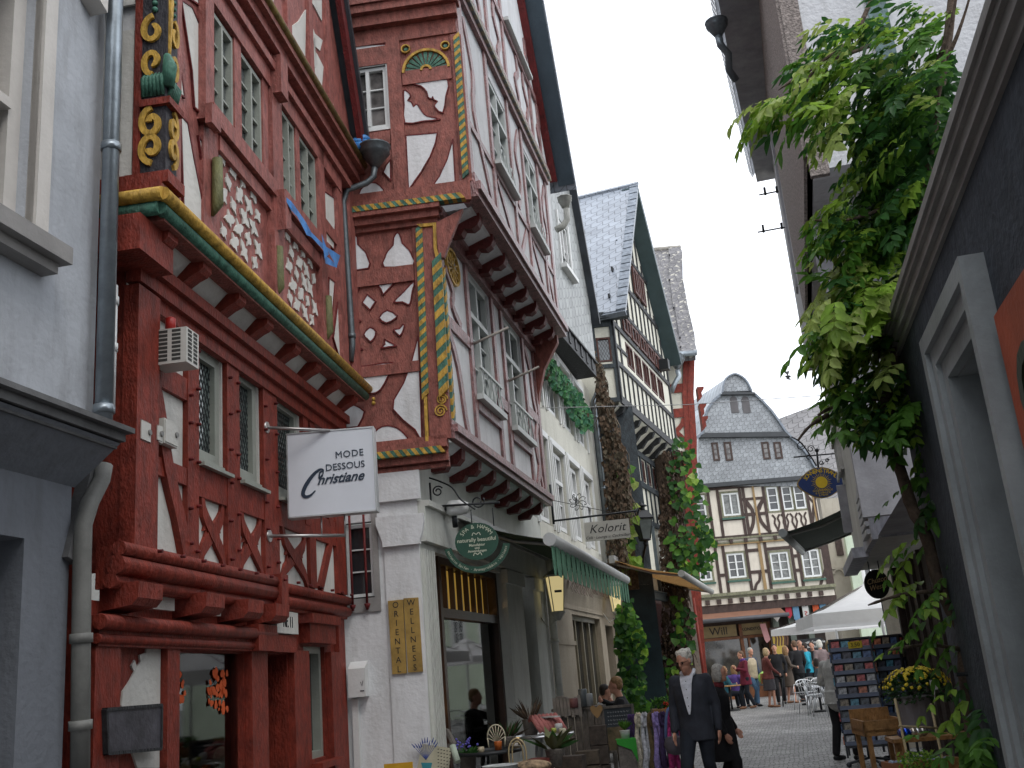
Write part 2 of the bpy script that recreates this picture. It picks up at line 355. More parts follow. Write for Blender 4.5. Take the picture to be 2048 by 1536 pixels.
# ================================================================== RED HOUSE (left) and the grey house before it
F1 = Fac(-1.95, 10.45, 6.5, 1)
RV = [0]
def OL(f, p, d0, d1, h): q = MB(f); q.outline(p, d0, d1); q.build('panel_outline', REDD, h)
def red_house():
    f = F1
    h = thing('red_house', 'red half-timbered house with ochre-scrolled corner post and jettied storeys at the left', 'house', f.P(-2.3, 0, -2))
    # --- walls, one per storey
    w = MB(f); w.wall(-4.69, .06, 0, 2.12, 0, [(-3.66, -2.45, .35, 1.85), (-2.08, -1.5, 0, 1.85), (-1.06, -.46, .95, 1.93)], .25); w.build('wall', RED, h, 'red painted ground storey timber wall')
    w = MB(f); w.box(-4.69, -4.66, 0, 2.3, -4, -.01); w.box(-4.45, -4.42, 2.3, 4.3, -4, .05); w.build('side_wall', RED, h); w = MB(f); w.box(-4.53, -4.5, 4.5, 9, -4, .29); w.build('side_wall', WHITE, h)
    w = MB(f); w.wall(-4.45, .06, 2.25, 4.32, .06, [(-3.45, -2.97, 3.17, 4.05), (-2.71, -2.22, 3.17, 4.08), (-1.87, -1.2, 3.17, 4.08)], .12); w.build('wall', CREAMW, h)
    w = MB(f); w.wall(-4.53, .0, 4.5, 7.2, .3, [(-3.8, -3.33, 5.75, 6.62), (-3.21, -2.72, 5.75, 6.62), (-2.26, -1.88, 5.78, 6.64), (-1.79, -1.27, 5.8, 6.64)], .1); w.build('wall', RED2, h)
    g = MB(f); g.prism([(-4.6, 7.1), (-.05, 7.1), (-2.3, 11.7)], .3, .42); g.build('gable', RED2, h)
    for a, b, e, k in ((-3.66, -2.45, .35, 1.85), (-2.08, -1.5, 0, 1.85)):
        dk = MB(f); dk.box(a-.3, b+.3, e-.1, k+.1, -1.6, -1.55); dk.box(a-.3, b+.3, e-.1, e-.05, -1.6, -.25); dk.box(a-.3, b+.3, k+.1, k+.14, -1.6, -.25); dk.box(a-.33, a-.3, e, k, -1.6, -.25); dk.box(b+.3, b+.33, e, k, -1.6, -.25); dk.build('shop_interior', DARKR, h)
    # --- timbers, ground storey
    t = MB(f)
    for a, b in ((-4.7, -4.42), (-3.83, -3.66), (-2.43, -2.1), (-1.48, -1.08), (-.44, -.14)): t.box(a, b, 0, 1.88, .001, .06)
    t.box(-4.7, -2.05, 1.86, 2.03, .001, .075); t.tube([(-4.72, 1.99, .09), (-2.05, 1.99, .09)], .045, 8); t.tube([(-4.72, 1.9, .07), (-2.05, 1.9, .07)], .03, 8); t.box(-2.46, -2.06, 1.86, 2.06, .002, .13)
    t.box(-2.05, -1.46, 1.86, 2.0, .001, .08); t.box(-1.16, -.4, 1.95, 2.12, .001, .1); t.box(-1.2, -.36, 2.12, 2.2, .001, .14); t.box(-.14, .06, 0, 2.4, .001, .05)
    t.box(-1.1, -.4, .88, .93, .061, .16)
    t.build('timber_frame', RED, h)
    wp = MB(f)
    wp.prism(f.q(c('C', (830,822), (905,822), (905,1300), (905,1536), (770,1536), (740,1440), (680,1180), (690,1100), (730,1040), (770,960), (820,890)), .0), 0, .012)
    wp.prism(f.q(c('C', (738,955), (757,922), (768,960), (752,985)), .0), 0, .012)
    wp.prism(f.q(c('C', (785,895), (820,880), (812,925), (790,930)), .0), 0, .012)
    for a, b in ((-4.18, -3.72), (-3.28, -2.98), (-2.58, -2.36)): wp.box(a, b, 2.1, 2.24, .02, .05)
    wp.box(-1.98, -1.47, 2.01, 2.19, .0, .1)
    each(wp, 'plaster_panel', CREAMW, h)
    nb = text('Nr. 11', f.M @ Matrix.Translation((-1.72, 2.1, .102)), .13, INK, h, 'house_number', sx=.7)
    # --- moulding over the ground storey
    t = MB(f)
    t.box(-4.62, -2.08, 2.18, 2.42, .0, .12)
    for z0, d, r in ((2.4, .15, .045), (2.31, .13, .06), (2.22, .1, .045)): t.tube([(-4.64, z0, d), (-2.06, z0, d)], r, 8)
    t.box(-2.16, -2.0, 2.12, 2.46, .0, .21)
    t.box(-2.0, .04, 2.2, 2.43, .0, .09)
    for z0, d, r in ((2.38, .1, .045), (2.27, .09, .05)): t.tube([(-2.02, z0, d), (.05, z0, d)], r, 8)
    t.build('cornice', RED, h)
    for u in (-4.42, -3.5, -2.78, -2.22):
        j = MB(f); j.prism([(0, 0), (.2, .02), (.235, .06), (.24, .15), (0, .15)], 0, .3); j.M = f.M @ Matrix.Translation((u-.15, 2.06, .0)) @ Matrix(((0,0,1,0),(0,1,0,0),(1,0,0,0),(0,0,0,1)))
        j.build('joist_end', RED, h)
    # --- first storey timbers
    d0, d1 = .061, .1; t = MB(f)
    t.box(-4.46, -4.17, 2.44, 4.1, .05, .15)
    for a, b in ((-3.64, -3.46), (-2.96, -2.72), (-2.21, -1.88)): t.box(a, b, 2.44, 4.12, d0, d1)
    t.box(-1.19, -1.05, 3.0, 4.12, d0, d1); t.box(-.26, .04, 2.44, 4.12, d0, d1)
    t.box(-4.3, .04, 4.02, 4.12, d0, d1+.02); t.box(-4.46, .04, 4.12, 4.22, d0, d1+.06); t.box(-4.46, .04, 4.22, 4.3, d0, d1+.1)
    t.box(-3.46, .04, 2.9, 3.14, d0, d1-.006); t.box(-4.17, -3.46, 3.54, 3.7, d0, d1-.006); t.box(-4.17, -3.46, 2.94, 3.06, d0, d1-.006)
    t.strip(smooth([(-4.14, 3.56), (-4.06, 3.38), (-3.92, 3.0), (-3.76, 2.72), (-3.64, 2.46)], 3, False), .13, d0, d1+.008)
    t.beam((-.42, 2.92), (-.78, 2.44), .1, d0, d1-.004); t.box(-1.08, -.9, 2.44, 2.92, d0, d1-.004)
    t.strip(smooth([(-.95, 4.05), (-.7, 3.7), (-.5, 3.3), (-.38, 3.12)], 3, False), .13, d0, d1-.003)
    for a, b in ((-3.42, -2.96), (-2.72, -2.21), (-1.84, -1.08)):
        m_ = (a+b)/2; q = (b-a)/2
        for sg in (1, -1):
            t.strip(smooth([(m_-sg*q*.86, 2.44), (m_-sg*q*.62, 2.55), (m_, 2.67), (m_+sg*q*.62, 2.79), (m_+sg*q*.8, 2.92)], 3, False), [.05]+[.055, .06, .09, .1, .1, .11, .1, .1, .09, .06, .055]+[.05], d0, d1-.012-sg*.003)
        for dx, dz in ((-.5, .03), (.5, .03), (-.5, -.05), (.5, -.05)): t.prism([(m_+dx*q-.035, 2.67+dz-.03), (m_+dx*q+.03, 2.67+dz-.012), (m_+dx*q+.01, 2.67+dz+.06)], d0, d1-.02)
    t.build('timber_frame', RED, h)
    pg = MB(f)
    random.seed(3)
    for u in (-4.2, -3.62, -3.5, -2.92, -2.78, -2.18, -1.94):
        for k in range(6): pg.lathe([(.012, 0), (.012, .03), (.002, .035)], (u+random.uniform(-.015, .015), 2.55+k*.27+random.uniform(-.05, .05), .098), 6)
    for k in range(14): pg.lathe([(.012, 0), (.012, .03)], (-4.3+k*.31, 2.41, .2+.02), 6)
    each(pg, 'peg', REDD, h)
    for i, (a, b, e, g_) in enumerate(((-3.45, -2.97, 3.17, 4.05), (-2.71, -2.22, 3.17, 4.08), (-1.87, -1.2, 3.17, 4.08))):
        window(f, h, a+.02, b-.02, e+.02, g_-.02, -.0, GPAINT, PANEL, 1, 1, .075, depth=.045, sill=.08, leaded=.052)
    cp = MB(f)
    for a, b in ((-3.46, -2.92), (-2.72, -2.17), (-1.88, -1.15)): cp.box(a, b, 3.115, 3.14, .1, .14)
    cp.build('window_ledge', GPAINT, h)
    # --- jetty: joists, white coves and the ochre and green roll
    js = [-4.39, -3.86, -3.23, -2.65, -1.98, -1.41, -.81, -.2]
    MX = Matrix(((0,0,1,0),(0,1,0,0),(1,0,0,0),(0,0,0,1)))
    for u in js:
        j = MB(f); j.prism([(0, -.03), (.12, .0), (.2, .05), (.25, .07), (.28, .1), (.29, .2), (0, .2)], 0, .14); j.M = f.M @ Matrix.Translation((u-.07, 4.3, .06)) @ MX; j.build('joist_end', RED, h)
    cv = MB(f)
    for a, b in zip([-4.5]+js, js+[.05]):
        if b-a < .2: continue
        pr = [(.1, 4.29), (.13, 4.33), (.19, 4.39), (.24, 4.44), (.3, 4.47)]
        for (p, q_) in zip(pr, pr[1:]): cv.face([(a+.06, p[1], p[0]), (b-.06, p[1], p[0]), (b-.06, q_[1], q_[0]), (a+.06, q_[1], q_[0])])
    cv.build('cove', CREAMW, h)
    b = MB(f); b.box(-4.6, .02, 4.44, 4.5, .26, .38); b.box(-4.6, .02, 4.62, 4.7, .3, .37); b.build('jetty_beam', REDB, h)
    b = MB(f); b.tube([(-4.66, 4.5, .38), (.04, 4.5, .38)], .045, 10); b.tube([(-4.66, 4.5, .38), (-4.66, 4.5, -.2)], .045, 10); b.build('green_moulding', GRN, h)
    b = MB(f); b.tube([(-4.7, 4.575, .42), (.04, 4.575, .42)], .045, 10); b.tube([(-4.7, 4.575, .42), (-4.7, 4.575, -.2)], .045, 10); b.build('ochre_moulding', YEL, h)
    b = MB(f); b.box(-4.62, -4.5, 4.5, 4.78, -.3, .36); b.box(-4.75, -4.3, 4.2, 4.44, -.3, .3); b.build('corner_block', RED, h)
    # --- second storey
    wp = MB(f); A = lambda *p: f.q(c('A', *p), .31); B = lambda *p: f.q(c('B', *p), .31)
    for p in (A((1030,0),(1090,40),(1140,160),(1160,400),(1168,680),(1104,610),(1090,400),(1045,100)), A((1015,395),(1030,420),(1047,555),(1015,530)),
              A((1025,655),(1065,700),(1100,900),(1140,1100),(1180,1380),(1045,1270)), A((1128,775),(1170,850),(1190,1000),(1188,1230),(1158,1010)),
              A((1050,-30),(1125,-30),(1130,30)), A((1845,915),(1870,905),(1897,960),(1893,1058)), A((1842,1088),(1903,1130),(1905,1250),(1898,1420),(1848,1370)),
              B((1870,215),(1902,240),(1886,450),(1868,400)), B((1932,270),(1950,520),(1963,705),(1925,655),(1895,555))):
        wp.prism(p, .3, .312); OL(f, p, .3, .318, h)
    def star(m, cx, cz, w_, hh, rot):
        P = []
        for k in range(12):
            a = 2*math.pi*k/12; r = (1, .72, .5, .9, .5, .72)[k % 6]*random.uniform(.85, 1.12)
            x, z = w_*r*math.cos(a), hh*r*math.sin(a); P.append((cx+x*math.cos(rot)-z*math.sin(rot), cz+x*math.sin(rot)+z*math.cos(rot)))
        m.prism(P, .3, .313)
    random.seed(11)
    for u0, u1 in ((-3.62, -2.62), (-2.2, -1.2)):
        nx = 4
        for i in range(nx):
            for j in range(5):
                x = u0+.12+(u1-u0-.2)*(i+.5*(j % 2))/nx; z = 4.86+j*.15
                star(wp, x+random.uniform(-.02, .02), z, .1 if (i+j) % 3 else .06, .085, random.uniform(.3, .9) if i < 2 else random.uniform(-.9, -.3))
    each(wp, 'plaster_panel', CREAMW, h)
    t = MB(f)
    t.box(-4.55, -4.3, 4.7, 7.1, .3, .35); t.box(-3.95, -3.8, 5.55, 7.1, .3, .37); t.box(-3.9, -3.64, 4.65, 5.6, .3, .33)
    t.box(-3.34, -3.2, 5.75, 6.65, .3, .34); t.box(-2.73, -2.6, 5.75, 6.65, .3, .34); t.box(-2.58, -2.34, 4.7, 7.0, .3, .37); t.box(-2.35, -2.25, 5.78, 6.65, .3, .34)
    t.box(-1.89, -1.78, 5.8, 6.65, .3, .34); t.box(-1.27, -1.08, 4.65, 7.0, .3, .36); t.box(-.62, -.46, 4.65, 7.0, .3, .35); t.box(-.2, .0, 4.65, 7.1, .3, .36)
    for (a, b, z0, z1, d) in ((-3.84, -2.42, 5.6, 5.74, .385), (-2.32, -1.04, 5.62, 5.78, .385), (-3.64, -2.58, 5.46, 5.58, .345), (-2.34, -1.27, 5.46, 5.6, .345),
                       (-3.84, -.46, 6.65, 6.82, .36), (-3.84, -.2, 6.82, 6.9, .4), (-4.3, -.1, 6.9, 7.02, .36), (-4.55, 0, 4.65, 4.72, .33), (-1.1, -.6, 5.98, 6.12, .33)): t.box(a, b, z0, z1, .3, d)
    for u in (-2.47,): t.prism([(u-.09, 6.6), (u+.09, 6.6), (u+.09, 6.98), (u-.09, 6.98)], .37, .45); t.prism([(u-.05, 5.3), (u+.08, 5.36), (u+.08, 5.66), (u-.08, 5.66)], .37, .45)
    t.box(-3.96, -3.8, 5.5, 5.66, .37, .42)
    t.build('timber_frame', RED2, h)
    for (a, b, e, g_) in ((-3.8, -3.33, 5.75, 6.62), (-3.21, -2.72, 5.75, 6.62), (-2.26, -1.88, 5.78, 6.64), (-1.79, -1.27, 5.8, 6.64)):
        window(f, h, a, b, e, g_, .275, GPAINT, PANEW2, 2, 4, .04, .018, depth=.05, mull=.03)
    # cornice and gable storey
    for nm, z0, z1, d, m in (('cornice', 7.0, 7.1, .44, RED2), ('cornice', 7.1, 7.16, .5, REDB), ('cornice', 7.23, 7.3, .5, RED2)):
        b = MB(f); b.box(-4.6, .02, z0, z1, .3, d); b.build(nm, m, h)
    b = MB(f); b.tube([(-4.64, 7.2, .5), (.02, 7.2, .5)], .04, 8); b.build('ochre_moulding', OLIVE, h)
    wp = MB(f); A = lambda *p: f.q(c('A', *p), .43)
    for p in (A((1625,175),(1700,120),(1740,55),(1735,330),(1690,270),(1660,215)), A((1768,125),(1790,190),(1835,230),(1820,290),(1790,260),(1770,340),(1775,400),(1800,370)),
              A((1765,0),(1830,0),(1830,120),(1790,40)), A((1520,0),(1555,0),(1560,60)), A((1800,300),(1840,380),(1830,500),(1790,430)), A((1870,470),(1890,560),(1900,620),(1878,590)), A((1590,-60),(1610,-20),(1640,-90)), A((1700,-150),(1745,-60),(1752,-200))): wp.prism(p, .42, .432)
    for i in range(5): wp.prism([(-3.9+i*.62, 7.6), (-3.7+i*.62, 8.0+.1*(i%2)), (-3.55+i*.62, 7.7)], .42, .43) if i < 2 else None
    each(wp, 'plaster_panel', CREAMW, h)
    t = MB(f)
    for u in (-3.6, -2.9, -2.3, -1.65, -1.05): t.box(u-.06, u+.06, 7.3, 7.3+(2.1-abs(u+2.3))*1.9, .42, .455)
    t.build('timber_frame', RED2, h)
    vb = MB(f)
    for x0, x1 in ((.08, -2.3), (-4.7, -2.3)):
        a, b_ = (x0+(-.22 if x0 > 0 else 0), 7.35), (x1, 11.9); vb.beam(a, b_, .2, .5, .56)
    vb.build('barge_board', REDD, h)
    rf = MB(f)
    rf.beam((-.02, 7.3), (-2.25, 12.05), .07, -4, .6); rf.beam((-4.82, 7.32), (-2.3, 12.05), .09, -4, .64); rf.build('roof', mat('black_slate', (.035, .04, .048), .5, .3), h)
    # carved corner post: black ground, ochre scrolls, green leaf, on the front and on the side
    uc = -4.55
    p = MB(f); p.box(uc, uc+.135, 4.78, 7.0, .35, .372); p.box(uc-.022, uc, 4.78, 7.0, .2, .372); p.build('carved_post', BLK, h)
    sc_ = MB(f); gr = MB(f)
    def scroll(mb, cx, cz, r, turns, sgn, start, face, w_=.05, n=26):
        P = []
        for k in range(n+1):
            t_ = k/n; a = start+sgn*turns*2*math.pi*t_; rr = r*(1.12-.86*t_); P.append((cx+rr*math.cos(a)*(.55 if face == 'f' else .72), cz+rr*math.sin(a)))
        if face == 'f': mb.strip(P, w_*.7, .372, .392)
        else:
            q_ = MB(); q_.strip(P, w_*.85, 0, .02)
            b0 = len(mb.v); mb.v += [(uc-.022-z, y, .36-x) for x, y, z in q_.v]; mb.f += [tuple(b0+i for i in fc) for fc in q_.f]; mb.sm += q_.sm
    for face, cx in (('f', uc+.066), ('s', .08)):
        for z, s1 in ((4.98, 1), (5.16, -1)): scroll(sc_, cx, z, .1, 1.2, s1, math.pi/2*-s1, face)
        for z, s1, r in ((5.62, 1, .09), (5.86, -1, .1), (6.3, 1, .1), (6.52, -1, .1), (6.78, 1, .09)): scroll(sc_, cx+(.0 if face == 'f' else 0), z, r, 1.0, s1, math.pi/2*-s1, face, .046)
    sc_.prism([(uc+.0, 5.6), (uc+.045, 6.1), (uc, 6.25)], .372, .39); each(sc_, 'scroll_carving', YEL, h)
    for k in range(6): gr.tube([(uc+.01+k*.022, 5.36, .372), (uc+.02+k*.018, 5.46, .4), (uc+.01+k*.018, 5.5, .385)], [.014, .018, .006], 6)
    for k in range(6): gr.tube([(uc-.022, 5.36, .35-k*.027), (uc-.05, 5.48, .35-k*.025), (uc-.025, 5.53, .35-k*.024)], [.013, .019, .006], 6)
    gr.tube([(uc-.01, 5.42, .38), (uc-.03, 5.56, .4), (uc-.01, 5.66, .37)], [.04, .048, .025], 8)
    for k in range(3): gr.ball((uc+.066, 6.02+k*.05, .38), .016); gr.ball((uc-.03, 6.02+k*.05, .29), .02)
    each(gr, 'leaf_carving', GRN, h)
    rb = MB(f); rb.box(uc-.05, uc+.16, 5.28, 5.33, .2, .41); rb.box(uc-.04, uc+.2, 4.72, 4.8, .1, .4); rb.box(uc-.03, uc-.001, 4.8, 7.2, .15, .2); each(rb, 'post_band', RED, h)
    for u, z in ((-3.75, 5.12), (-2.5, 4.95), (-1.15, 5.0)):
        cb = MB(f); cb.lathe([(.01, -.2), (.045, -.12), (.05, .1), (.035, .2)], (u, 0, 0), 8); cb.v = [(x, y_*1+0, z_) for x, y_, z_ in cb.v]
        cb = MB(f); cb.tube([(u-.02, z-.26, .34), (u, z-.16, .37), (u, z+.2, .37)], [.012, .045, .04], 8); cb.build('carved_corbel', OLIVEG, h)
    # side strip: white panels and red rail beside the drain pipe
    s = MB(f); s.box(uc-.02, uc, 4.78, 5.9, -.2, .14); s.box(uc-.02, uc, 6.1, 7.0, -.2, .14); s.build('side_panel', CREAMW, h)
    # shop window: glass, frame, orange garland decals, curtains
    window(f, h, -1.06, -.46, .95, 1.93, -.12, GPAINT, PANE, 1, 1, .06, depth=.08)
    g = MB(f); g.box(-3.66, -2.45, .35, 1.85, -.06, -.05); g.build('shop_window', clearglass(), h)
    cu = MB(f)
    for k in range(8):
        x = -3.62+k*.045; cu.tube([(x, 1.5-.02*k, -.5), (x+.02, 1.0, -.5), (x, .3, -.5)], .03, 6)
    for k in range(6): x = -2.95+k*.05; cu.tube([(x, 1.8, -.55), (x-.02, 1.0, -.6), (x-.1, .3, -.55)], .028, 6)
    cu.build('curtain', mat('dull_curtain', (.16, .14, .10), .9), h)
    og = MB(f); random.seed(5)
    for cx, n in ((-3.5, 26), (-2.85, 44)):
        for k in range(n):
            x = cx+random.uniform(-.14, .2 if cx > -3 else .14); z = 1.62+random.uniform(-.17, .1); r = random.uniform(.012, .035)
            og.prism([(x+r*math.cos(a)*random.uniform(.6, 1.3), z+r*math.sin(a)*random.uniform(.6, 1.3)) for a in [i*math.pi/4 for i in range(8)]], -.048+.0003*k, -.045+.0003*k)
    og.build('orange_window_garland', mat('orange_paper', (.55, .09, .02), .8), h)
    return h
CREAMW = plaster('aged_white_plaster', (.62, .61, .57), .08); RED2 = wood('faded_red_timber', (.30, .10, .083), .55); REDD = wood('dark_red_timber', (.13, .012, .012))
OLIVE = wood('olive_ochre', (.17, .12, .03)); OLIVEG = wood('olive_green', (.13, .13, .05)); BLK = wood('black_ground', (.03, .028, .035)); INK = mat('ink', (.02, .02, .022), .7, bump=0)
PANEW2 = glassy('greenish_window_glass', (.09, .10, .10), .03, 1., .5, 2.)
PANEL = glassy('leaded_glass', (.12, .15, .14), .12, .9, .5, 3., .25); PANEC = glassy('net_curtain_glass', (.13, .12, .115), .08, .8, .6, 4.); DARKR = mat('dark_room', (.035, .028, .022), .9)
red_house()
# things fixed to the red house
def sign_christiane():
    f = F1
    # the light box hangs square to the wall: a frame facing down the street
    a, b = aty(572, 868, 8.6), aty(748, 860, 8.6)
    fs = Fac(a.x, 8.6, 90, 1)
    u0, z1 = fs.uz(575, 870); u1, _ = fs.uz(742, 858); _, z0 = fs.uz(575, 1038)
    z1 -= .0; z0 += .015; u1 += .01
    t = thing('hanging_light_box', 'square white hanging sign reading MODE DESSOUS on two steel arms of the red house', 'sign', fs.P((u0+u1)/2, z0, 0))
    m = MB(fs); m.box(u0, u1, z0, z1, -.12, 0); m.build('sign_box', mat('white_acrylic', (.64, .67, .72), .35, .06, 1., 0), t)
    e = MB(fs)
    for q in ((u0-.006, u1+.006, z0-.012, z0), (u0-.006, u1+.006, z1, z1+.012), (u0-.012, u0, z0-.012, z1+.012), (u1, u1+.012, z0-.012, z1+.012)): e.box(q[0], q[1], q[2], q[3], -.125, .006)
    e.build('sign_frame', mat('silver_frame', (.45, .46, .46), .35, .1, metal=.6), t)
    W_ = u1-u0; H = z1-z0; ctr = lambda x, y: fs.M @ Matrix.Translation((u0+W_*x, z0+H*y, .003)) @ Matrix.Rotation(math.radians(1.5), 4, 'Z')
    text('MODE', ctr(.72, .70), H*.115, INKB, t, 'lettering', spacing=1.1); text('DESSOUS', ctr(.665, .555), H*.115, INKB, t, 'lettering')
    text('hristiane', ctr(.60, .415), H*.165, INKB, t, 'lettering', shear=.45, bold=.002, spacing=.98)
    k = MB(fs); P = [(.40, .47), (.41, .53), (.36, .535), (.28, .47), (.2, .36), (.165, .27), (.19, .225), (.25, .235), (.31, .29)]
    P = smooth([(u0+W_*x, z0+H*y) for x, y in P], 4, False); n = len(P); k.strip(P, [H*(.012+.035*math.sin(math.pi*min(1, max(0, (i-3)/(n-4))))) for i in range(n)], .003, .006)
    k.strip(smooth([(u0+W_*x, z0+H*y) for x, y in ((.40, .47), (.36, .43), (.37, .5), (.41, .52))], 4, False), H*.02, .003, .006)
    k.build('lettering', INKB, t)
    for (px, py) in ((533, 855), (538, 1072)):
        u, z = f.uz(px, py, .1); p = f.P(u, z, .1); zz = p.z
        br = MB(); e_ = fs.P(u0+W_*.62, 0, -.06); q = Vector((e_.x, e_.y, zz)); br.tube([p, q], .014, 8); n_ = f.n
        br.tube([p-n_*.02, p+n_*.012], .05, 10)
        for s_ in (.35, .62):
            g_ = fs.P(u0+W_*s_, 0, -.06); g_.z = zz; br.tube([Vector((g_.x, g_.y, zz)), Vector((g_.x, g_.y, z1 if zz > z1 else z0))], .008, 6)
        br.build('sign_arm', mat('steel', (.4, .38, .37), .35, .15, metal=.8), t)
INKB = mat('blue_black_ink', (.02, .035, .06), .5, bump=0)
sign_christiane()
def vent_box():
    f = F1; u0, u1, z0, z1 = -3.98, -3.76, 3.5, 3.87
    u0, _ = f.uz(*c('B', 925, 700), .3); z0 = f.uz(*c('B', 1060, 690), .34)[1]; z1 = f.uz(*c('B', 1060, 490), .34)[1]; u0 = f.uz(*c('B', 1060, 690), .34)[0]; u1 = f.uz(*c('B', 1130, 715), .34)[0]
    t = thing('siren_box', 'white slotted metal box with a small red lamp high on the red house', 'alarm box', f.P(u0, z0, .2))
    m = MB(f); m.box(u0, u1, z0, z1, .11, .34); m.build('casing', mat('offwhite_metal', (.52, .51, .47), .5, .06), t)
    s = MB(f)
    for i in range(8):
        z = z0+(z1-z0)*(.08+i*.115)
        for k in range(2): a = u0+(u1-u0)*(.12+.45*k); s.box(a, a+(u1-u0)*.3, z, z+.018, .338, .342)
        for k in range(2): d = .15+.09*k; s.box(u0-.002, u0+.003, z, z+.018, d, d+.06)
    s.build('slot', mat('slot_shadow', (.05, .05, .045), .9), t)
    r = MB(f); r.lathe([(.035, 0), (.035, .09), (.02, .1)], (0, 0, 0), 10); r.M = f.M @ Matrix.Translation(((u0+u1)/2-.03, z1, .2)) @ Matrix.Rotation(-math.pi/2, 4, 'X'); r.build('lamp', mat('red_plastic', (.35, .02, .015), .4), t)
vent_box()
def small_boxes():
    f = F1
    for i, (x0, y0, x1, y1, lb, nm) in enumerate(((785, 1060, 850, 1155, 'small white round-dial switch box on the red corner post', 'junction_box'), (878, 1080, 917, 1160, 'tiny square white socket box between the two boxes on the brace', 'junction_box'), (925, 1065, 1002, 1170, 'white fuse box with a little lock on the cream panel of the red house', 'fuse_box'))):
        a = f.uz(*c('B', x0, y1), .14); b = f.uz(*c('B', x1, y0), .14)
        t = thing(nm, lb, 'box', f.P(a[0], a[1], .1)); m = MB(f); zc = sorted((a[1]+.02, b[1]+.02)); m.box(a[0], b[0], zc[0], zc[1], .1, .15); m.box(a[0]+.01, b[0]-.01, zc[0]+.01, zc[1]-.01, .15, .156); m.build('casing', MATS['offwhite_metal'], t)
        k = MB(f); k.lathe([(.02, 0), (.018, .012)], (b[0]-.03, (zc[0]+zc[1])/2, .155), 8); k.build('knob', mat('grey_knob', (.2, .2, .19), .5), t)
small_boxes()
def slate_board():
    f = F1; P = f.q(c('C', (600, 1203), (915, 1178), (912, 1428), (608, 1455)), .08)
    t = thing('menu_board', 'black weathered slate board hung askew on the red house corner', 'board', f.P(P[3][0], P[3][1], .07))
    m = MB(f); m.prism(P, .062, .085); m.build('panel', mat('chalky_black', (.035, .032, .04), .5, 1.2, 4., col2=(.10, .095, .115)), t)
    e = MB(f)
    for i in range(4): e.beam(P[i], P[(i+1) % 4], .018, .06, .092)
    e.build('board_frame', BLACK, t)
slate_board()
def ribbon():
    f = F1; a = thing('blue_plastic_ribbon', 'torn bright blue plastic tape dangling over the red house sill', 'plastic tape', f.P(-1.9, 5.6, .43))
    m = MB(f); P = f.q(c('A', (1615,1110), (1640,1150), (1690,1190), (1725,1270), (1770,1320), (1820,1390), (1850,1450), (1900,1510)), .44); Wd = [.02, .09, .07, .12, .05, .06, .09, .03]
    for i in range(len(P)-1):
        (x0, z0), (x1, z1) = P[i], P[i+1]; d0, d1 = .44+.03*(i % 2), .44+.03*((i+1) % 2)
        m.face([(x0, z0, d0), (x1, z1, d1), (x1, z1-Wd[i+1], d1), (x0, z0-Wd[i], d0)])
    for q in ((1850, 1400, 1925, 1455, 1910, 1520), (1830, 1330, 1860, 1450, 1840, 1470)):
        (x0, z0), (x1, z1), (x2, z2) = f.q(c('A', q[:2], q[2:4], q[4:]), .45); m.face([(x0, z0, .45), (x1, z1, .47), (x2, z2, .46)])
    m.build('tape', mat('blue_plastic', (.05, .22, .55), .35, .3, 9.), a)
ribbon()
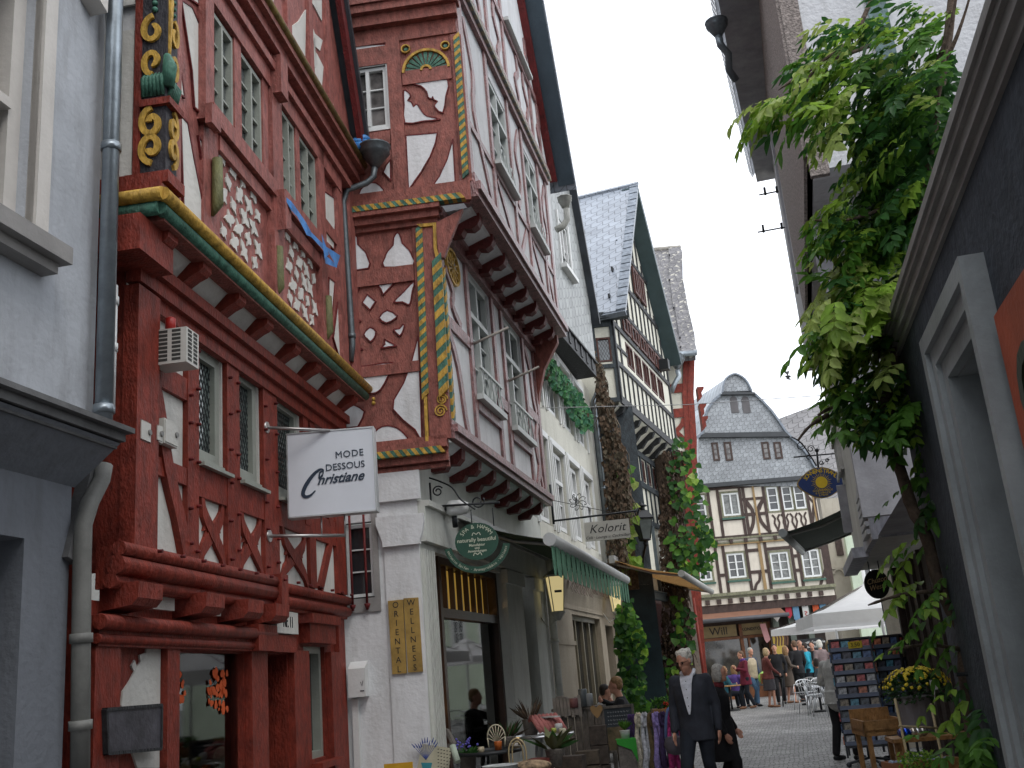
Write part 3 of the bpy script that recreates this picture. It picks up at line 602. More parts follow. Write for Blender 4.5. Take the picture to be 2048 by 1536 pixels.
# ------------------------------------------------------------------ grey house at the far left
p0_ = F1.P(-4.84, 0, .08); F0 = Fac(p0_.x, p0_.y, 10.5, 1)
def grey_house():
    f = F0
    h = thing('grey_rendered_house', 'pale blue-grey rendered house with a white-cased window at the left edge', 'house', f.P(-1, 0, -.5))
    zc = f.uz(200, 880)[1]; u1 = f.uz(232, 400)[0]
    wl = f.uz(88, 250)[0]; wb = f.uz(60, 520)[1]
    W0 = (wl-1.3, wl-.12, wb+.12, wb+1.9)
    m = MB(f); m.wall(-22, 0, zc, 10, 0, [W0], .2); m.face([(0, zc, 0), (0, 9, 0), (0, 9, -4), (0, zc, -4)]); m.build('wall', GREY, h)  # wall lengthened and raised out of view to keep sky light off the street
    ge = f.uz(132, 1300, -.1)[0]; gd = f.uz(38, 1300, -.1)[0]; m = MB(f); m.wall(-22, ge, 0, zc, -.1, [(-5, gd, 0, f.uz(38, 1075, -.1)[1])], .3); m.face([(ge, 0, -.1), (ge, zc, -.1), (ge, zc, -3), (ge, 0, -3)]); m.build('ground_wall', plaster('dark_grey_render', (.20, .215, .24)), h)
    m = MB(f); m.box(-5.1, gd+.1, 0, zc-.1, -.45, -.4); m.build('shop_door', mat('dark_blue_grey', (.06, .07, .085), .5), h)
    # ledge
    m = MB(f); m.prism([(-7, zc-.09), (.0, zc-.09), (.0, zc), (-7, zc)], .0, .16); m.box(-7, .05, zc, zc+.03, 0, .24); m.box(-7, .02, zc-.05, zc-.0, .001, .2); m.build('ledge', mat('weathered_ledge', (.13, .13, .13), .8, .3), h)
    m = MB(f); m.face([(-7, zc-.06, .18), (.0, zc-.06, .18), (.0, zc-.28, -.1), (-7, zc-.28, -.1)]); m.face([(0, zc-.06, .18), (0, zc-.28, -.1), (0, zc, 0)]); m.build('ledge_soffit', MATS['dark_grey_render'], h)
    window(f, h, W0[0], W0[1], W0[2], W0[3], -.16, CREAMP, PANE, 2, 1, .1, .04, depth=.1, mull=.06, transom=.42)
    m = MB(f)
    for k, e in enumerate((.16, .12, .07)):
        a, b, z0, z1 = W0; d = .03+.02*k
        m.box(b, b+e, z0-.02, z1+e, 0, d); m.box(a, b+e*.999, z1, z1+e, 0, d+.001)
    m.build('window_casing', CREAMP, h)
    m = MB(f); m.box(W0[0]-.2, W0[1]+.2, W0[2]-.12, W0[2]-.02, 0, .16); m.box(W0[0]-.2, W0[1]+.16, W0[2]-.18, W0[2]-.12, 0, .1); m.build('window_sill', mat('stone_sill', (.26, .25, .24), .8), h)
    k = MB(f); ku, kz = f.uz(172, 10); k.prism([(ku-.07, kz), (ku+.05, kz-.05), (ku+.06, kz+.4), (ku-.09, kz+.4)], 0, .12); k.build('bracket', CREAMP, h)
    # lower corbel under the ledge
    k = MB(f); a = f.uz(*c('B', 540, 1320), .0); k.strip(smooth([f.uz(x, y, -.05) for x, y in ((200, 925), (185, 990), (165, 1060), (150, 1120))], 3, False), [.1]*10, -.14, -.06); k.build('bracket', MATS['weathered_ledge'], h)
CREAMP = mat('cream_window_paint', (.56, .53, .49), .5, .08)
grey_house()
def drainpipe(name, label, pts, r, m, collars=(), hopper=None, n=10, M=IDM):
    t = thing(name, label, 'drainpipe', pts[-1]); b = MB(); b.tube(pts, r, n); b.build('pipe', m, t)
    cb = MB()
    for k in collars:
        for i in range(len(pts)-1):
            a, b2 = Vector(pts[i]), Vector(pts[i+1])
            if min(a.z, b2.z) <= k <= max(a.z, b2.z): s = (k-a.z)/(b2.z-a.z); p = a.lerp(b2, s); d = (b2-a).normalized(); cb.tube([p-d*.025, p+d*.025], r*1.22, n); break
    cb.build('collar', m, t)
    if hopper:
        hp = MB(); p, s, sh = hopper; hp.lathe([(r/s*1.1, 0), (.9, .9), (1.0, 1.0), (1.0, 1.35), (1.08, 1.4), (1.08, 1.5), (.95, 1.5), (.85, 1.2)], (0, 0, 0), sh); hp.M = at(p, .3, s); hp.build('hopper', m, t)
    return t
def P0(x, y, d): u, z = F0.uz(x, y, d); return F0.P(u, z, d)
a = P0(224, 300, .1); u_ = F0.uz(222, 300, .1)[0]; zc = F0.uz(200, 880)[1]
PZ = F0.uz(213, 300, .1)
drainpipe('zinc_drainpipe', 'long zinc drainpipe running down the edge of the grey house', [F0.P(u_, 9, .1), F0.P(u_, zc+.03, .1)], .05, ZINC, (F0.uz(222, 295, .1)[1], F0.uz(205, 818, .1)[1]))
q0 = lambda x, y, d=-.03: F0.P(*F0.uz(x, y, d), d)
lp = [q0(208, 930), q0(203, 960), q0(180, 1005), q0(166, 1050), q0(164, 1120), q0(162, 1300), q0(160, 1560)]
drainpipe('painted_drainpipe', 'dull cream drainpipe bending down below the grey house ledge', lp, .05, mat('cream_pipe', (.20, .20, .185), .6, .2), (1.9, 1.45))
lp = [F1.P(-4.7, 4.0, .1), F1.P(-4.7, 3.2, .1)]
drainpipe('vent_pipe', 'short white plastic pipe beside the red corner post', lp, .035, WPAINT, (3.9, 3.6))
# ================================================================== CORNER HOUSE: carved oxblood timber, white ground storey
S2 = Fac(-1.09, 10.5, 95.5, 1); F2 = Fac(-1.09, 10.5, 12.2, 1)
def isect(f, df, g, dg):
    a = f.o+f.n*df; b = g.o+g.n*dg; den = f.n.x*g.n.y-f.n.y*g.n.x; p, q = a.dot(f.n), b.dot(g.n)
    x = (p*g.n.y-q*f.n.y)/den; y = (f.n.x*q-g.n.x*p)/den; v = Vector((x, y, 0)); return (v-f.o).dot(f.t), (v-g.o).dot(g.t)
def ropes(f, h, p0, p1, w_, d0, d1, n, my=None, mg=None):
    y, g = MB(f), MB(f); rope(y, g, p0, p1, w_, d0, d1, n); y.build('ochre_moulding', my or YEL, h); g.build('green_moulding', mg or GRN, h)
def rope(ya, gb, p0, p1, w_, d0, d1, n, amp=0):
    """ochre and green twisted moulding"""
    p0, p1 = Vector(p0), Vector(p1); t = (p1-p0)/n; tn = t.normalized(); nn = Vector((-tn.y, tn.x))*w_/2
    for i in range(n):
        a = p0+t*i; b = p0+t*(i+1); sh = t*1.1
        (ya if i % 2 else gb).prism([tuple(a+nn-sh*.5), tuple(a-nn+sh*.5), tuple(b-nn+sh*.5), tuple(b+nn-sh*.5)], d0, d1+(.004 if i % 2 else 0))
def corner_house():
    s, f = S2, F2
    h = thing('corner_house', 'oxblood timbered corner house with twisted ochre-green mouldings over a white ground storey', 'house', s.P(.2, 0, -2))
    c0 = isect(s, 0, f, 0); c1 = isect(s, .06, f, .38); c2 = isect(s, .1, f, .82)
    # walls
    m = MB(s); m.wall(-1.6, c0[0], 0, 3.7, 0, [(-.79, -.49, 2.4, 3.18)], .12); m.build('wall', WHITE, h)
    m = MB(s); m.wall(-1.6, c1[0], 3.7, 6.6, .05); m.build('wall', REDB, h)
    m = MB(s); m.wall(-1.6, c2[0], 6.6, 9.9, .085, [(-.51, -.05, 7.68, 8.49)], .1); m.build('wall', REDB, h)
    # white panels traced from the carved infill, second storey
    wp = MB(s); D = lambda *p: s.q(c('D', *p), .09); E_ = lambda *p: s.q(c('E', *p), .055); G_ = lambda *p: s.q(c('G', *p), .055)
    for p in (D((125,357),(422,338),(425,382),(127,402)), smooth(D((605,632),(700,625),(893,605),(880,730),(857,858),(800,820),(797,795),(815,772),(790,760),(780,738),(772,752),(745,740),(735,700),(690,655)), 2),
              smooth(D((560,690),(590,700),(612,730),(592,765),(618,775),(635,810),(650,795),(670,800),(700,850),(740,885),(835,907),(700,922),(570,935),(564,800)), 2),
              D((577,1030),(815,1010),(800,1090),(760,1190),(690,1310),(597,1442)), D((932,1060),(955,1448),(742,1467),(830,1340),(890,1210)),
              D((150,1215),(190,1270),(212,1300),(165,1400)), D((460,1215),(462,1370),(405,1310),(430,1250)), smooth(D((230,1515),(235,1440),(290,1395),(350,1390),(405,1440),(412,1500)), 2),
              D((-60,357),(60,350),(60,395),(-60,400)), D((-160,560),(20,545),(60,960),(-100,970))): (wp.prism(p, .085, .097), OL(s, p, .085, .102, h))
    for p in (smooth(E_((485,290),(515,248),(540,290),(550,330),(600,380),(625,430),(632,495),(413,512),(418,440),(440,390),(480,345)), 2),
              smooth(E_((150,290),(185,262),(210,290),(213,340),(265,390),(288,440),(293,520),(85,530),(95,440),(110,390),(150,340)), 2),
              E_((172,665),(225,660),(200,720),(175,740)), E_((365,648),(490,630),(405,720),(390,680)), smooth(E_((640,617),(625,700),(610,785),(590,795),(550,775),(485,775),(560,700)), 2),
              E_((285,718),(348,772),(305,835),(247,780)), smooth(E_((435,838),(508,878),(490,905),(430,935),(375,895)), 2), E_((175,880),(232,920),(190,948)),
              smooth(E_((305,968),(350,1000),(335,1050),(310,1075),(285,1055),(258,1020)), 2), smooth(E_((555,945),(565,960),(548,1010),(530,1030),(510,1015),(485,985),(530,975)), 2),
              E_((190,1075),(205,1080),(215,1115),(247,1135),(190,1152)), E_((415,1060),(505,1108),(387,1125),(418,1095)),
              smooth(E_((150,1280),(300,1258),(478,1235),(440,1340),(385,1440),(320,1470),(250,1450),(190,1400),(160,1340)), 2),
              s.q(c('E', (670,1035),(690,1536))+c('G', (590,268),(545,190),(470,130),(405,60),(410,0))+c('E', (560,1390),(620,1230)), .055),
              smooth(G_((275,292),(285,210),(340,170),(400,170),(460,200),(505,270),(380,282)), 2), G_((100,10),(190,50),(222,75),(210,115),(180,172),(60,186))): (wp.prism(p, .05, .064), OL(s, p, .05, .069, h))
    each(wp, 'plaster_panel', WHITE, h)
    # seams and raised rails
    t = MB(s); cc = c2[0]
    t.box(-1.6, cc+.03, 8.98, 9.12, .085, .2); t.box(-1.6, cc+.06, 9.12, 9.22, .085, .27); t.box(-1.6, cc+.1, 9.22, 9.55, .085, .3); t.box(-1.6, cc+.0, 8.78, 8.98, .085, .11)
    t.box(-.03, .13, 6.8, 8.8, .085, .115); t.box(.74, .82, 6.85, 8.75, .085, .125); t.box(.86-.0, cc, 6.85, 8.75, .085, .11)
    t.box(-.55, -.03, 8.5, 8.74, .085, .112); t.box(.14, .72, 8.18, 8.36, .085, .11); t.box(-.6, -.04, 7.45, 7.62, .085, .11)
    t.box(-1.6, cc+.02, 6.62, 6.86, .085, .13)
    t.box(-.75, .13, 5.76, 5.95, .05, .085); t.box(-.75, .13, 4.72, 4.84, .05, .08); t.box(.2, .42, 3.95, 6.42, .05, .1); t.box(.14, .2, 3.95, 6.42, .05, .075); t.box(-.32, -.27, 5.95, 6.42, .05, .056)
    t.build('timber_frame', REDB, h)
    t = MB(s)
    for z0, z1, d in ((6.4, 6.46, .1), (6.46, 6.54, .16), (6.54, 6.6, .22), (6.66, 6.74, .18)): t.box(-1.6, c1[0]+.02+d*.4, z0, z1, .05, d)
    for z0, z1, d in ((3.66, 3.72, .05), (3.72, 3.8, .1), (3.86, 3.93, .14), (3.93, 3.99, .1)): t.box(-1.6, c1[0]-.0, z0, z1, .0, d)
    t.prism(s.q(c('E', (1010,70),(905,330),(868,440),(830,440),(800,180)), .1), .05, .12)
    t.build('cornice', REDB, h)
    # mouldings
    y, g = MB(s), MB(s)
    ropes(s, h, (-1.2, 6.63), (cc-.06, 6.63), .07, .13, .23, 40); ropes(s, h, (-1.2, 3.83), (c1[0]-.04, 3.83), .07, .08, .16, 34)
    ropes(s, h, (cc-.02, 6.9), (cc+.0, 8.72), .07, .1, .15, 34)
    a = s.q(c('E', (675,200),(725,1490)), .1); ropes(s, h, a[0], a[1], .075, .06, .115, 34)
    a = s.q(c('E', (812,440),(868,1470)), .1); ropes(s, h, a[0], a[1], .105, .1, .14, 18)
    y.prism(s.q(c('E', (782,178),(808,176),(812,370),(835,445),(806,450),(790,380)), .1), .1, .125); y.prism(s.q(c('E', (660,190),(782,178),(782,200),(690,212)), .1), .1, .125)
    y.prism(s.q(c('E', (712,1490),(736,1490))+c('G', (632,285),(612,285)), .1), .06, .11)
    # fan
    cx, cz = s.uz(*c('D', 728, 530), .11); R_ = s.uz(*c('D', 908, 505), .11)[0]-cx
    for k in range(11):
        a0, a1 = math.pi*(k+.08)/11, math.pi*(k+.8)/11; r0, r1 = R_*.26, R_*.86
        g.prism([(cx+r*math.cos(a_), cz+r*math.sin(a_)) for r, a_ in ((r0, a0), (r1, a0), (r1*1.03, (a0+a1)/2), (r1, a1), (r0, a1))], .085, .1)
    y.strip([(cx+R_*.96*math.cos(math.pi*k/16), cz+R_*.96*math.sin(math.pi*k/16)) for k in range(17)], R_*.11, .085, .12)
    y.strip([(cx+R_*.2*math.cos(math.pi*k/8), cz+R_*.2*math.sin(math.pi*k/8)) for k in range(9)], R_*.1, .085, .12)
    for q in ((573, 370), (873, 343)):
        a = s.uz(*c('D', *q), .11); y.strip([(a[0]+.05*math.cos(math.pi*k/6), a[1]+.05*math.sin(math.pi*k/6)) for k in range(13)], .014, .085, .12); g.lathe([(.036, 0), (.02, .02)], (a[0], a[1], .085), 12)
    for q, r in (((850, 1512), .062), ((838, 1600), .07)):
        a = s.uz(*c('E', *q), .11); y.strip([(a[0]+r*(1-k/30)*math.cos(k*.52), a[1]+r*(1-k/30)*math.sin(k*.52)) for k in range(27)], .014, .1, .115)
    for q in ((330, 1510), (330,1540)): a = s.uz(*c('E', *q), .06); y.ball((a[0], a[1], .06), .022)
    each(y, 'ochre_carving', YEL, h); each(g, 'green_carving', GRN, h)
    window(s, h, -.51, -.05, 7.68, 8.49, .02, WPAINT, PANEC, 2, 3, .045, .016, depth=.05, mull=.04, casing=WPAINT, cw=.035)
    # ---- white ground storey, side
    m = MB(s); k0 = c0[0]
    m.box(-.42, k0+.045, 3.36, 3.66, .001, .05); m.prism([(-.43, 3.2), (k0+.07, 3.2), (k0+.07, 3.12), (k0+.045, 3.0), (k0+.02, 2.93), (k0+.02, 2.89), (-.37, 2.89), (-.37, 2.93), (-.39, 3.0), (-.43, 3.12)], .001, .075)
    m.box(-.37, k0, 0, 2.89, .001, .02); m.build('pilaster', WHITE, h)
    m = MB(s); m.box(-.86, -.44, 2.26, 2.4, .001, .02); m.box(-.49, -.43, 2.26, 3.3, .001, .022); m.box(-.9, -.79, 2.26, 3.3, .001, .021); m.build('window_surround', mat('grey_stone', (.28, .27, .26), .9), h)
    window(s, h, -.78, -.5, 2.42, 3.16, -.09, WPAINT, PANE, 1, 3, .03, .014, depth=.05)
    m = MB(s)
    for u in (-.71, -.56): m.tube([(u, 2.28, .06), (u, 3.25, .06)], .013, 8); m.tube([(u, 2.3, .06), (u, 2.34, .06)], [.02, .035], 8)
    each(m, 'window_bar', REDD, h)
    # ---- street side, ground storey
    L_ = 6.35
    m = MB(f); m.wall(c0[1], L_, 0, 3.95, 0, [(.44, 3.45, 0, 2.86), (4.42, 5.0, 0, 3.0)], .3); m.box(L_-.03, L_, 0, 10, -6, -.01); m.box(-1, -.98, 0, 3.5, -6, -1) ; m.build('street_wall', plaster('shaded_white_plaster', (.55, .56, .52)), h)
    m = MB(f)
    for k in range(5): m.box(.05+k*.075, .05+k*.075+.045, .1, 2.85, .0, .035)
    m.prism([(.0, 2.92), (6.3, 2.92), (6.3, 3.28), (0, 3.28)], .001, .08); m.box(0, 6.32, 3.28, 3.34, .001, .13); m.box(3.45, 4.4, 0, 2.91, .001, .05); m.box(5.0, 5.5, 0, 2.91, .001, .08); m.box(3.4, 4.45, 2.72, 2.9, .001, .09); m.box(4.95, 5.6, 2.72, 2.9, .001, .12)
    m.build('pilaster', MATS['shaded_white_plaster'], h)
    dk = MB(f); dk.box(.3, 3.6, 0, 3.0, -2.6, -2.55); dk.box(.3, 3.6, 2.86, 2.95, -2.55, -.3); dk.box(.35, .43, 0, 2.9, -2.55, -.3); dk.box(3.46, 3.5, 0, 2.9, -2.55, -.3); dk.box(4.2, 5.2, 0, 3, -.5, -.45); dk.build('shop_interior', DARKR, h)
    gl = MB(f); gl.box(.95, 3.42, .3, 2.2, -.16, -.15); gl.build('shop_window', clearglass(), h)
    fr = MB(f)
    for q in ((.86, .95, 0, 2.86), (3.36, 3.45, 0, 2.86), (.95, 3.36, 2.2, 2.3), (.95, 3.36, .0, .32), (.95, 3.36, 2.78, 2.86)): fr.box(*q, -.2, -.08)
    for k in range(1, 8): fr.box(.95+k*.3, .98+k*.3, 2.3, 2.78, -.18, -.12)
    fr.box(.44, .86, 0, 2.1, -.22, -.18)
    fr.build('shop_frame', mat('dark_brown_wood', (.05, .025, .015), .45, .3), h)
    lt = MB(f); lt.box(.96, 3.36, 2.3, 2.78, -.26, -.25); lt.build('amber_panel', glow('lit_amber_panel', (.55, .33, .06), .32), h)
    # ---- jetty joists
    JX = Matrix(((0,0,1,0),(0,1,0,0),(1,0,0,0),(0,0,0,1)))
    for k in range(7):
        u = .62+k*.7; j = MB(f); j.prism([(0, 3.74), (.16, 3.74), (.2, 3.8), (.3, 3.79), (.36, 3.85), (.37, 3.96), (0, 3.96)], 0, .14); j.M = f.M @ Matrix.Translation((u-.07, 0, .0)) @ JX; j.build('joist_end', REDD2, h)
    for k in range(8):
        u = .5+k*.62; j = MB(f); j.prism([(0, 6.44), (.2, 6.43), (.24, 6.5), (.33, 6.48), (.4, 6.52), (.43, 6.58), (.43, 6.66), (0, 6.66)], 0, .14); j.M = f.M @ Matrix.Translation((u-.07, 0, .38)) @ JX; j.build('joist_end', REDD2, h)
    m = MB(f)
    for z0, z1, d0, d1 in ((3.8, 3.97, .0, .37), (6.5, 6.645, .38, .78)):
        for a, b, q_, r in ((z0, z0+.05, d0+.0, d0+.12), (z0+.05, z0+.1, d0+.12, d0+.26), (z0+.1, z1, d0+.26, d1)): m.face([(.2, a, q_), (5.2, a, q_), (5.2, b, r), (.2, b, r)])
        m.face([(.2, z1-.01, d0), (5.2, z1-.01, d0), (5.2, z1-.01, d1), (.2, z1-.01, d1)])
    each(m, 'cove', WHITE, h)
    # first storey, street
    W1 = [(1.27, 2.36, 4.75, 6.38), (3.04, 4.18, 4.75, 6.38)]
    L1 = 5.15
    m = MB(f); m.wall(c1[1], L1, 3.95, 6.45, .38, W1, .14); m.face([(L1, 3.95, .38), (L1, 6.6, .38), (L1, 6.6, -1), (L1, 3.95, -1)]); m.build('street_wall', WHITE, h)
    m = MB(f); d0, d1 = .381, .415
    for a, b in ((c1[1]+.001, .2), (1.13, 1.25), (2.38, 2.5), (2.9, 3.02), (4.2, 4.32), (4.98, 5.15)): m.box(a, b, 4.1, 6.4, d0, d1)
    m.box(c1[1]+.001, L1, 3.95, 4.02, d0, .46); m.box(c1[1]+.001, L1, 4.02, 4.1, d0, .5); m.box(c1[1]+.001, L1, 4.1, 4.16, d0, .44); m.box(c1[1]+.001, L1, 6.38, 6.5, d0, .45); m.box(c1[1]+.001, L1, 6.5, 6.6, d0, .5)
    for a, b in ((1.25, 2.38), (3.02, 4.2)): m.box(a, b, 4.56, 4.68, d0, d1+.01)
    m.box(.2, 1.13, 5.28, 5.42, d0, d1-.004); m.box(2.5, 2.9, 4.9, 5.05, d0, d1-.004); m.box(4.32, 4.98, 5.2, 5.34, d0, d1-.004)
    m.strip(smooth([(.3, 6.0), (.55, 5.8), (.5, 5.6), (.8, 5.45)], 3, False), .1, d0, d1-.006); m.strip(smooth([(.25, 5.25), (.55, 4.9), (.7, 4.4), (.8, 4.16)], 3, False), .12, d0, d1-.006)
    m.strip(smooth([(4.9, 5.2), (4.7, 4.9), (4.75, 4.5), (4.5, 4.16)], 3, False), .12, d0, d1-.006); m.beam((4.4, 5.2), (4.9, 4.2), .1, d0, d1-.01); m.strip(smooth([(4.4, 6.3), (4.7, 6.0), (4.75, 5.6), (4.9, 5.36)], 3, False), .12, d0, d1-.006)
    m.build('timber_frame', RED_PINK, h)
    fr = MB(f); cx, cz = .6, 6.12
    fr.strip([(cx+.26*math.cos(math.pi*k/10), cz+.26*math.sin(math.pi*k/10)*.8) for k in range(21)], .03, .385, .42)
    for k in range(12): a = math.pi*k/6; fr.beam((cx+.04*math.cos(a), cz+.04*math.sin(a)), (cx+.22*math.cos(a), cz+.18*math.sin(a)), .02, .385, .41)
    fr.build('ochre_moulding', YEL, h)
    y, g = MB(f), MB(f); rope(y, g, (c1[1]+.12, 4.15), (c1[1]+.12, 5.9), .08, .415, .44, 24); y.build('ochre_moulding', YEL, h); g.build('green_moulding', GRN, h)
    for i, q in enumerate(W1):
        window(f, h, *q, .28, WINP, PANEW, 2, 4, .07, .022, depth=.07, mull=.06, transom=.66)
        b = MB(f); zz = q[2]
        for k in range(5): b.beam((q[0]+.1+k*.2, zz+.02), (q[0]+.28+k*.2, zz+.34), .014, .45, .462); b.beam((q[0]+.28+k*.2, zz+.02), (q[0]+.1+k*.2, zz+.34), .014, .46, .472)
        b.box(q[0], q[1], zz+.33, zz+.36, .45, .48); b.box(q[0]-.05, q[1]+.05, zz-.07, zz, .38, .5); b.build('window_rail', WINP, h)
        st_ = MB(f); st_.tube([(q[0]-.04, zz+.62, .42), (q[0]+.03, zz+.78, .85)], .018, 6); st_.build('flag_holder', mat('pale_wood', (.35, .32, .28), .6), h)
    # bracket at the far end
    j = MB(f); j.prism([(0.0, 5.2), (.08, 5.7), (.2, 6.1), (.45, 6.5), (.45, 6.62), (0, 6.62)], 0, .12); j.M = f.M @ Matrix.Translation((L1-.1, 0, .36)) @ JX; j.build('corner_bracket', REDB, h)
    # second storey, street
    W2 = [(1.42, 2.46, 7.83, 9.14), (3.48, 4.5, 7.83, 9.18)]; W3 = [(2.9, 3.6, 10.0, 11.9), (3.75, 4.5, 10.0, 11.9)]
    W3 = [(2.9, 3.62, 10.95, 12.5), (3.74, 4.5, 10.95, 12.5)]
    d = .82; L2 = 5.3
    m = MB(f); m.wall(c2[1], 5.3, 6.8, 9.5, d, W2, .12); m.face([(L2, 6.7, d), (L2, 9.6, d), (L2, 9.6, -1), (L2, 6.7, -1)])
    m.prism([(c2[1], 9.5), (5.9, 9.7), (3.2, 14.4), (1.5, 13.4)], .7, d); m.prism([(5.3, 9.5), (5.3, 6.9), (5.4, 6.9), (5.9, 9.7)], .6, d-.002)
    m.build('street_wall', WHITE, h)
    m = MB(f); e0, e1 = d+.001, d+.03
    for a, b in ((c2[1]+.001, .5-.3), (1.28, 1.4), (2.48, 2.6), (3.34, 3.46), (4.52, 4.64), (5.16, 5.3)): m.box(a, b, 6.95, 9.4, e0, e1)
    for z0, z1, dd in ((6.66, 6.74, d+.1), (6.74, 6.84, d+.14), (6.84, 6.95, d+.08), (9.36, 9.46, d+.06), (9.56, 9.62, d+.1)): m.box(c2[1]+.001, 5.35, z0, z1, e0-.1, dd)
    m.box(.2, 5.2, 7.66, 7.74, e0, e1-.004)
    m.strip(smooth([(.3, 9.2), (.6, 8.6), (.5, 8.0), (.9, 7.4), (1.2, 7.0)], 3, False), .13, e0, e1-.006); m.strip(smooth([(3.2, 9.2), (2.9, 8.7), (3.1, 8.3), (2.8, 7.8)], 3, False), .1, e0, e1-.006)
    m.strip(smooth([(5.1, 9.2), (4.8, 8.7), (5.0, 8.3), (4.7, 7.8)], 3, False), .1, e0, e1-.006); m.beam((1.5, 7.6), (2.3, 7.0), .1, e0, e1-.008); m.beam((3.6, 7.6), (4.4, 7.0), .1, e0, e1-.008); m.beam((4.7, 7.6), (5.1, 7.0), .1, e0, e1-.008); m.beam((2.65, 7.0), (3.2, 7.6), .1, e0, e1-.008)
    for a in (.9, 1.7, 2.75, 4.6, 5.2): m.beam((a, 9.6), (a, 9.6+min(3.5, max(.4, (6.0-a)*1.5))), .12, e0, e1)
    m.box(1.0, 5.1, 10.78, 10.9, e0, e1+.01)
    for a, s_ in ((1.1, 1), (2.5, -1), (3.4, 1), (4.4, -1), (5.0, 1)):
        m.strip(smooth([(a, 9.65), (a+.22*s_, 9.95), (a+.05*s_, 10.25), (a+.3*s_, 10.5), (a+.25*s_, 10.78)], 3, False), .12, e0, e1-.004)
    for a, s_ in ((1.3, 1), (2.3, -1)): m.strip(smooth([(a, 11.0), (a+.3*s_, 11.5), (a, 12.1), (a+.2*s_, 12.8)], 3, False), .13, e0, e1-.005)
    m.build('timber_frame', RED_PINK, h)
    y, g = MB(f), MB(f); rope(y, g, (c2[1]+.02, 9.51), (5.4, 9.51), .07, d, d+.1, 60); y.build('ochre_moulding', mat('faded_ochre', (.42, .37, .26), .6), h); g.build('green_moulding', mat('faded_green', (.25, .27, .27), .6), h)
    for i, q in enumerate(W2+W3):
        window(f, h, *q, d-.08, WINP, PANEW, 2, 4, .06, .02, depth=.07, mull=.055, transom=.66 if i < 2 else None)
        b = MB(f); zz = q[2]; b.box(q[0]-.05, q[1]+.05, zz-.07, zz-.01, d, d+.11)
        if i < 2:
            for k in range(5): b.beam((q[0]+.1+k*.18, zz+.02), (q[0]+.26+k*.18, zz+.28), .014, d+.06, d+.072); b.beam((q[0]+.26+k*.18, zz+.02), (q[0]+.1+k*.18, zz+.28), .014, d+.07, d+.08)
        b.build('window_rail', WINP, h)
    # roof: steep slopes, deep verge with a blue-black soffit
    rf = MB(f); rf.beam((6.2, 9.62), (3.05, 15.0), .12, -7, d+.42); rf.beam((.3, 9.75), (1.5, 13.9), .1, -7, d-.1); rf.beam((1.45, 13.9), (3.1, 14.95), .1, -7, d+.3); rf.build('roof', SLATE, h)
    vb = MB(f); vb.beam((5.98, 9.72), (2.95, 14.85), .1, d+.0, d+.12); vb.build('barge_board', REDD, h)
    sf = MB(f); sf.beam((6.1, 9.68), (3.0, 14.95), .05, d+.12, d+.40); sf.build('verge_soffit', mat('blue_black_paint', (.05, .075, .095), .5), h)
    return h
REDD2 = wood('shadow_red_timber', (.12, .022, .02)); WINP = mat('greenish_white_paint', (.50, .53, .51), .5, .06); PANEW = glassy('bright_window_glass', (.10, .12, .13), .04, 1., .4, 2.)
corner_house()
def hopper_pipe():
    a = S2.P(*S2.uz(*c('D', 345, 1270), .3), .3); b = S2.P(*S2.uz(*c('D', 330, 1340), .3), .3); q = S2.P(*S2.uz(*c('D', 130, 1440), .35), .35); e = S2.P(*S2.uz(*c('D', 100, 1530), .35), .35); g = S2.P(*S2.uz(*c('E', 170, 1100), .35), .35)
    g2 = g+Vector((-.03, 0, -.18)); b2 = b+Vector((-.08, 0, -.07))
    drainpipe('hopper_drainpipe', 'dark rainwater hopper and bent pipe in the corner between the two red houses', [a+Vector((0, 0, .05)), b, b2, q, e, g, g2], .035, mat('dull_zinc', (.13, .15, .16), .45, .2, metal=.6), (g.z+.1,), (a, .17, 16))
    t = thing('blue_plastic_bag', 'crumpled blue plastic sheet stuffed on top of the dark hopper', 'plastic sheet', a+Vector((0, 0, .25))); m = MB(); random.seed(4)
    for k in range(9): m.ball((a.x-.08-.02*k+random.uniform(-.03, .03), a.y+random.uniform(-.06, .06), a.z+.28+random.uniform(-.06, .09)), random.uniform(.04, .07), 1.4, 1, .8, 6, 4)
    m.build('sheet', mat('blue_sheet', (.04, .20, .50), .4, .4, 9.), t)
    dk = thing('gutter_end', 'black gutter end between the red gable and the hopper', 'gutter', a+Vector((-.2, 0, .3))); m = MB(); m.tube([a+Vector((-.38, -.1, .28)), a+Vector((-.22, 0, .27)), a+Vector((-.12, .0, .2))], [.09, .09, .07], 8); m.build('gutter', IRON, dk)
hopper_pipe()
def wellness():
    s = S2
    for k, (wd, pts, lb) in enumerate((('ORIENTAL', ((475,172),(598,160),(628,762),(512,770)), 'left narrow ochre wall board reading ORIENTAL downwards'), ('WELLNESS', ((602,150),(722,143),(760,748),(640,756)), 'right narrow ochre wall board reading WELLNESS downwards'))):
        P = s.q(c('H', *pts), .03); t = thing('wall_board', lb, 'sign', s.P(P[3][0], P[3][1], .02)); m = MB(s); m.prism(P, .02, .045); m.build('board', mat('ochre_board', (.36, .23, .06), .6, .25, 5.), t)
        for i, ch in enumerate(wd):
            v = (i+.55)/len(wd); x = (P[0][0]*(1-v)+P[3][0]*v+P[1][0]*(1-v)+P[2][0]*v)/2; z = (P[0][1]+P[1][1])/2*(1-v)+(P[2][1]+P[3][1])/2*v
            text(ch, s.M @ Matrix.Translation((x, z, .047)), .085, INK, t, 'letter', .001, sx=.95)
wellness()
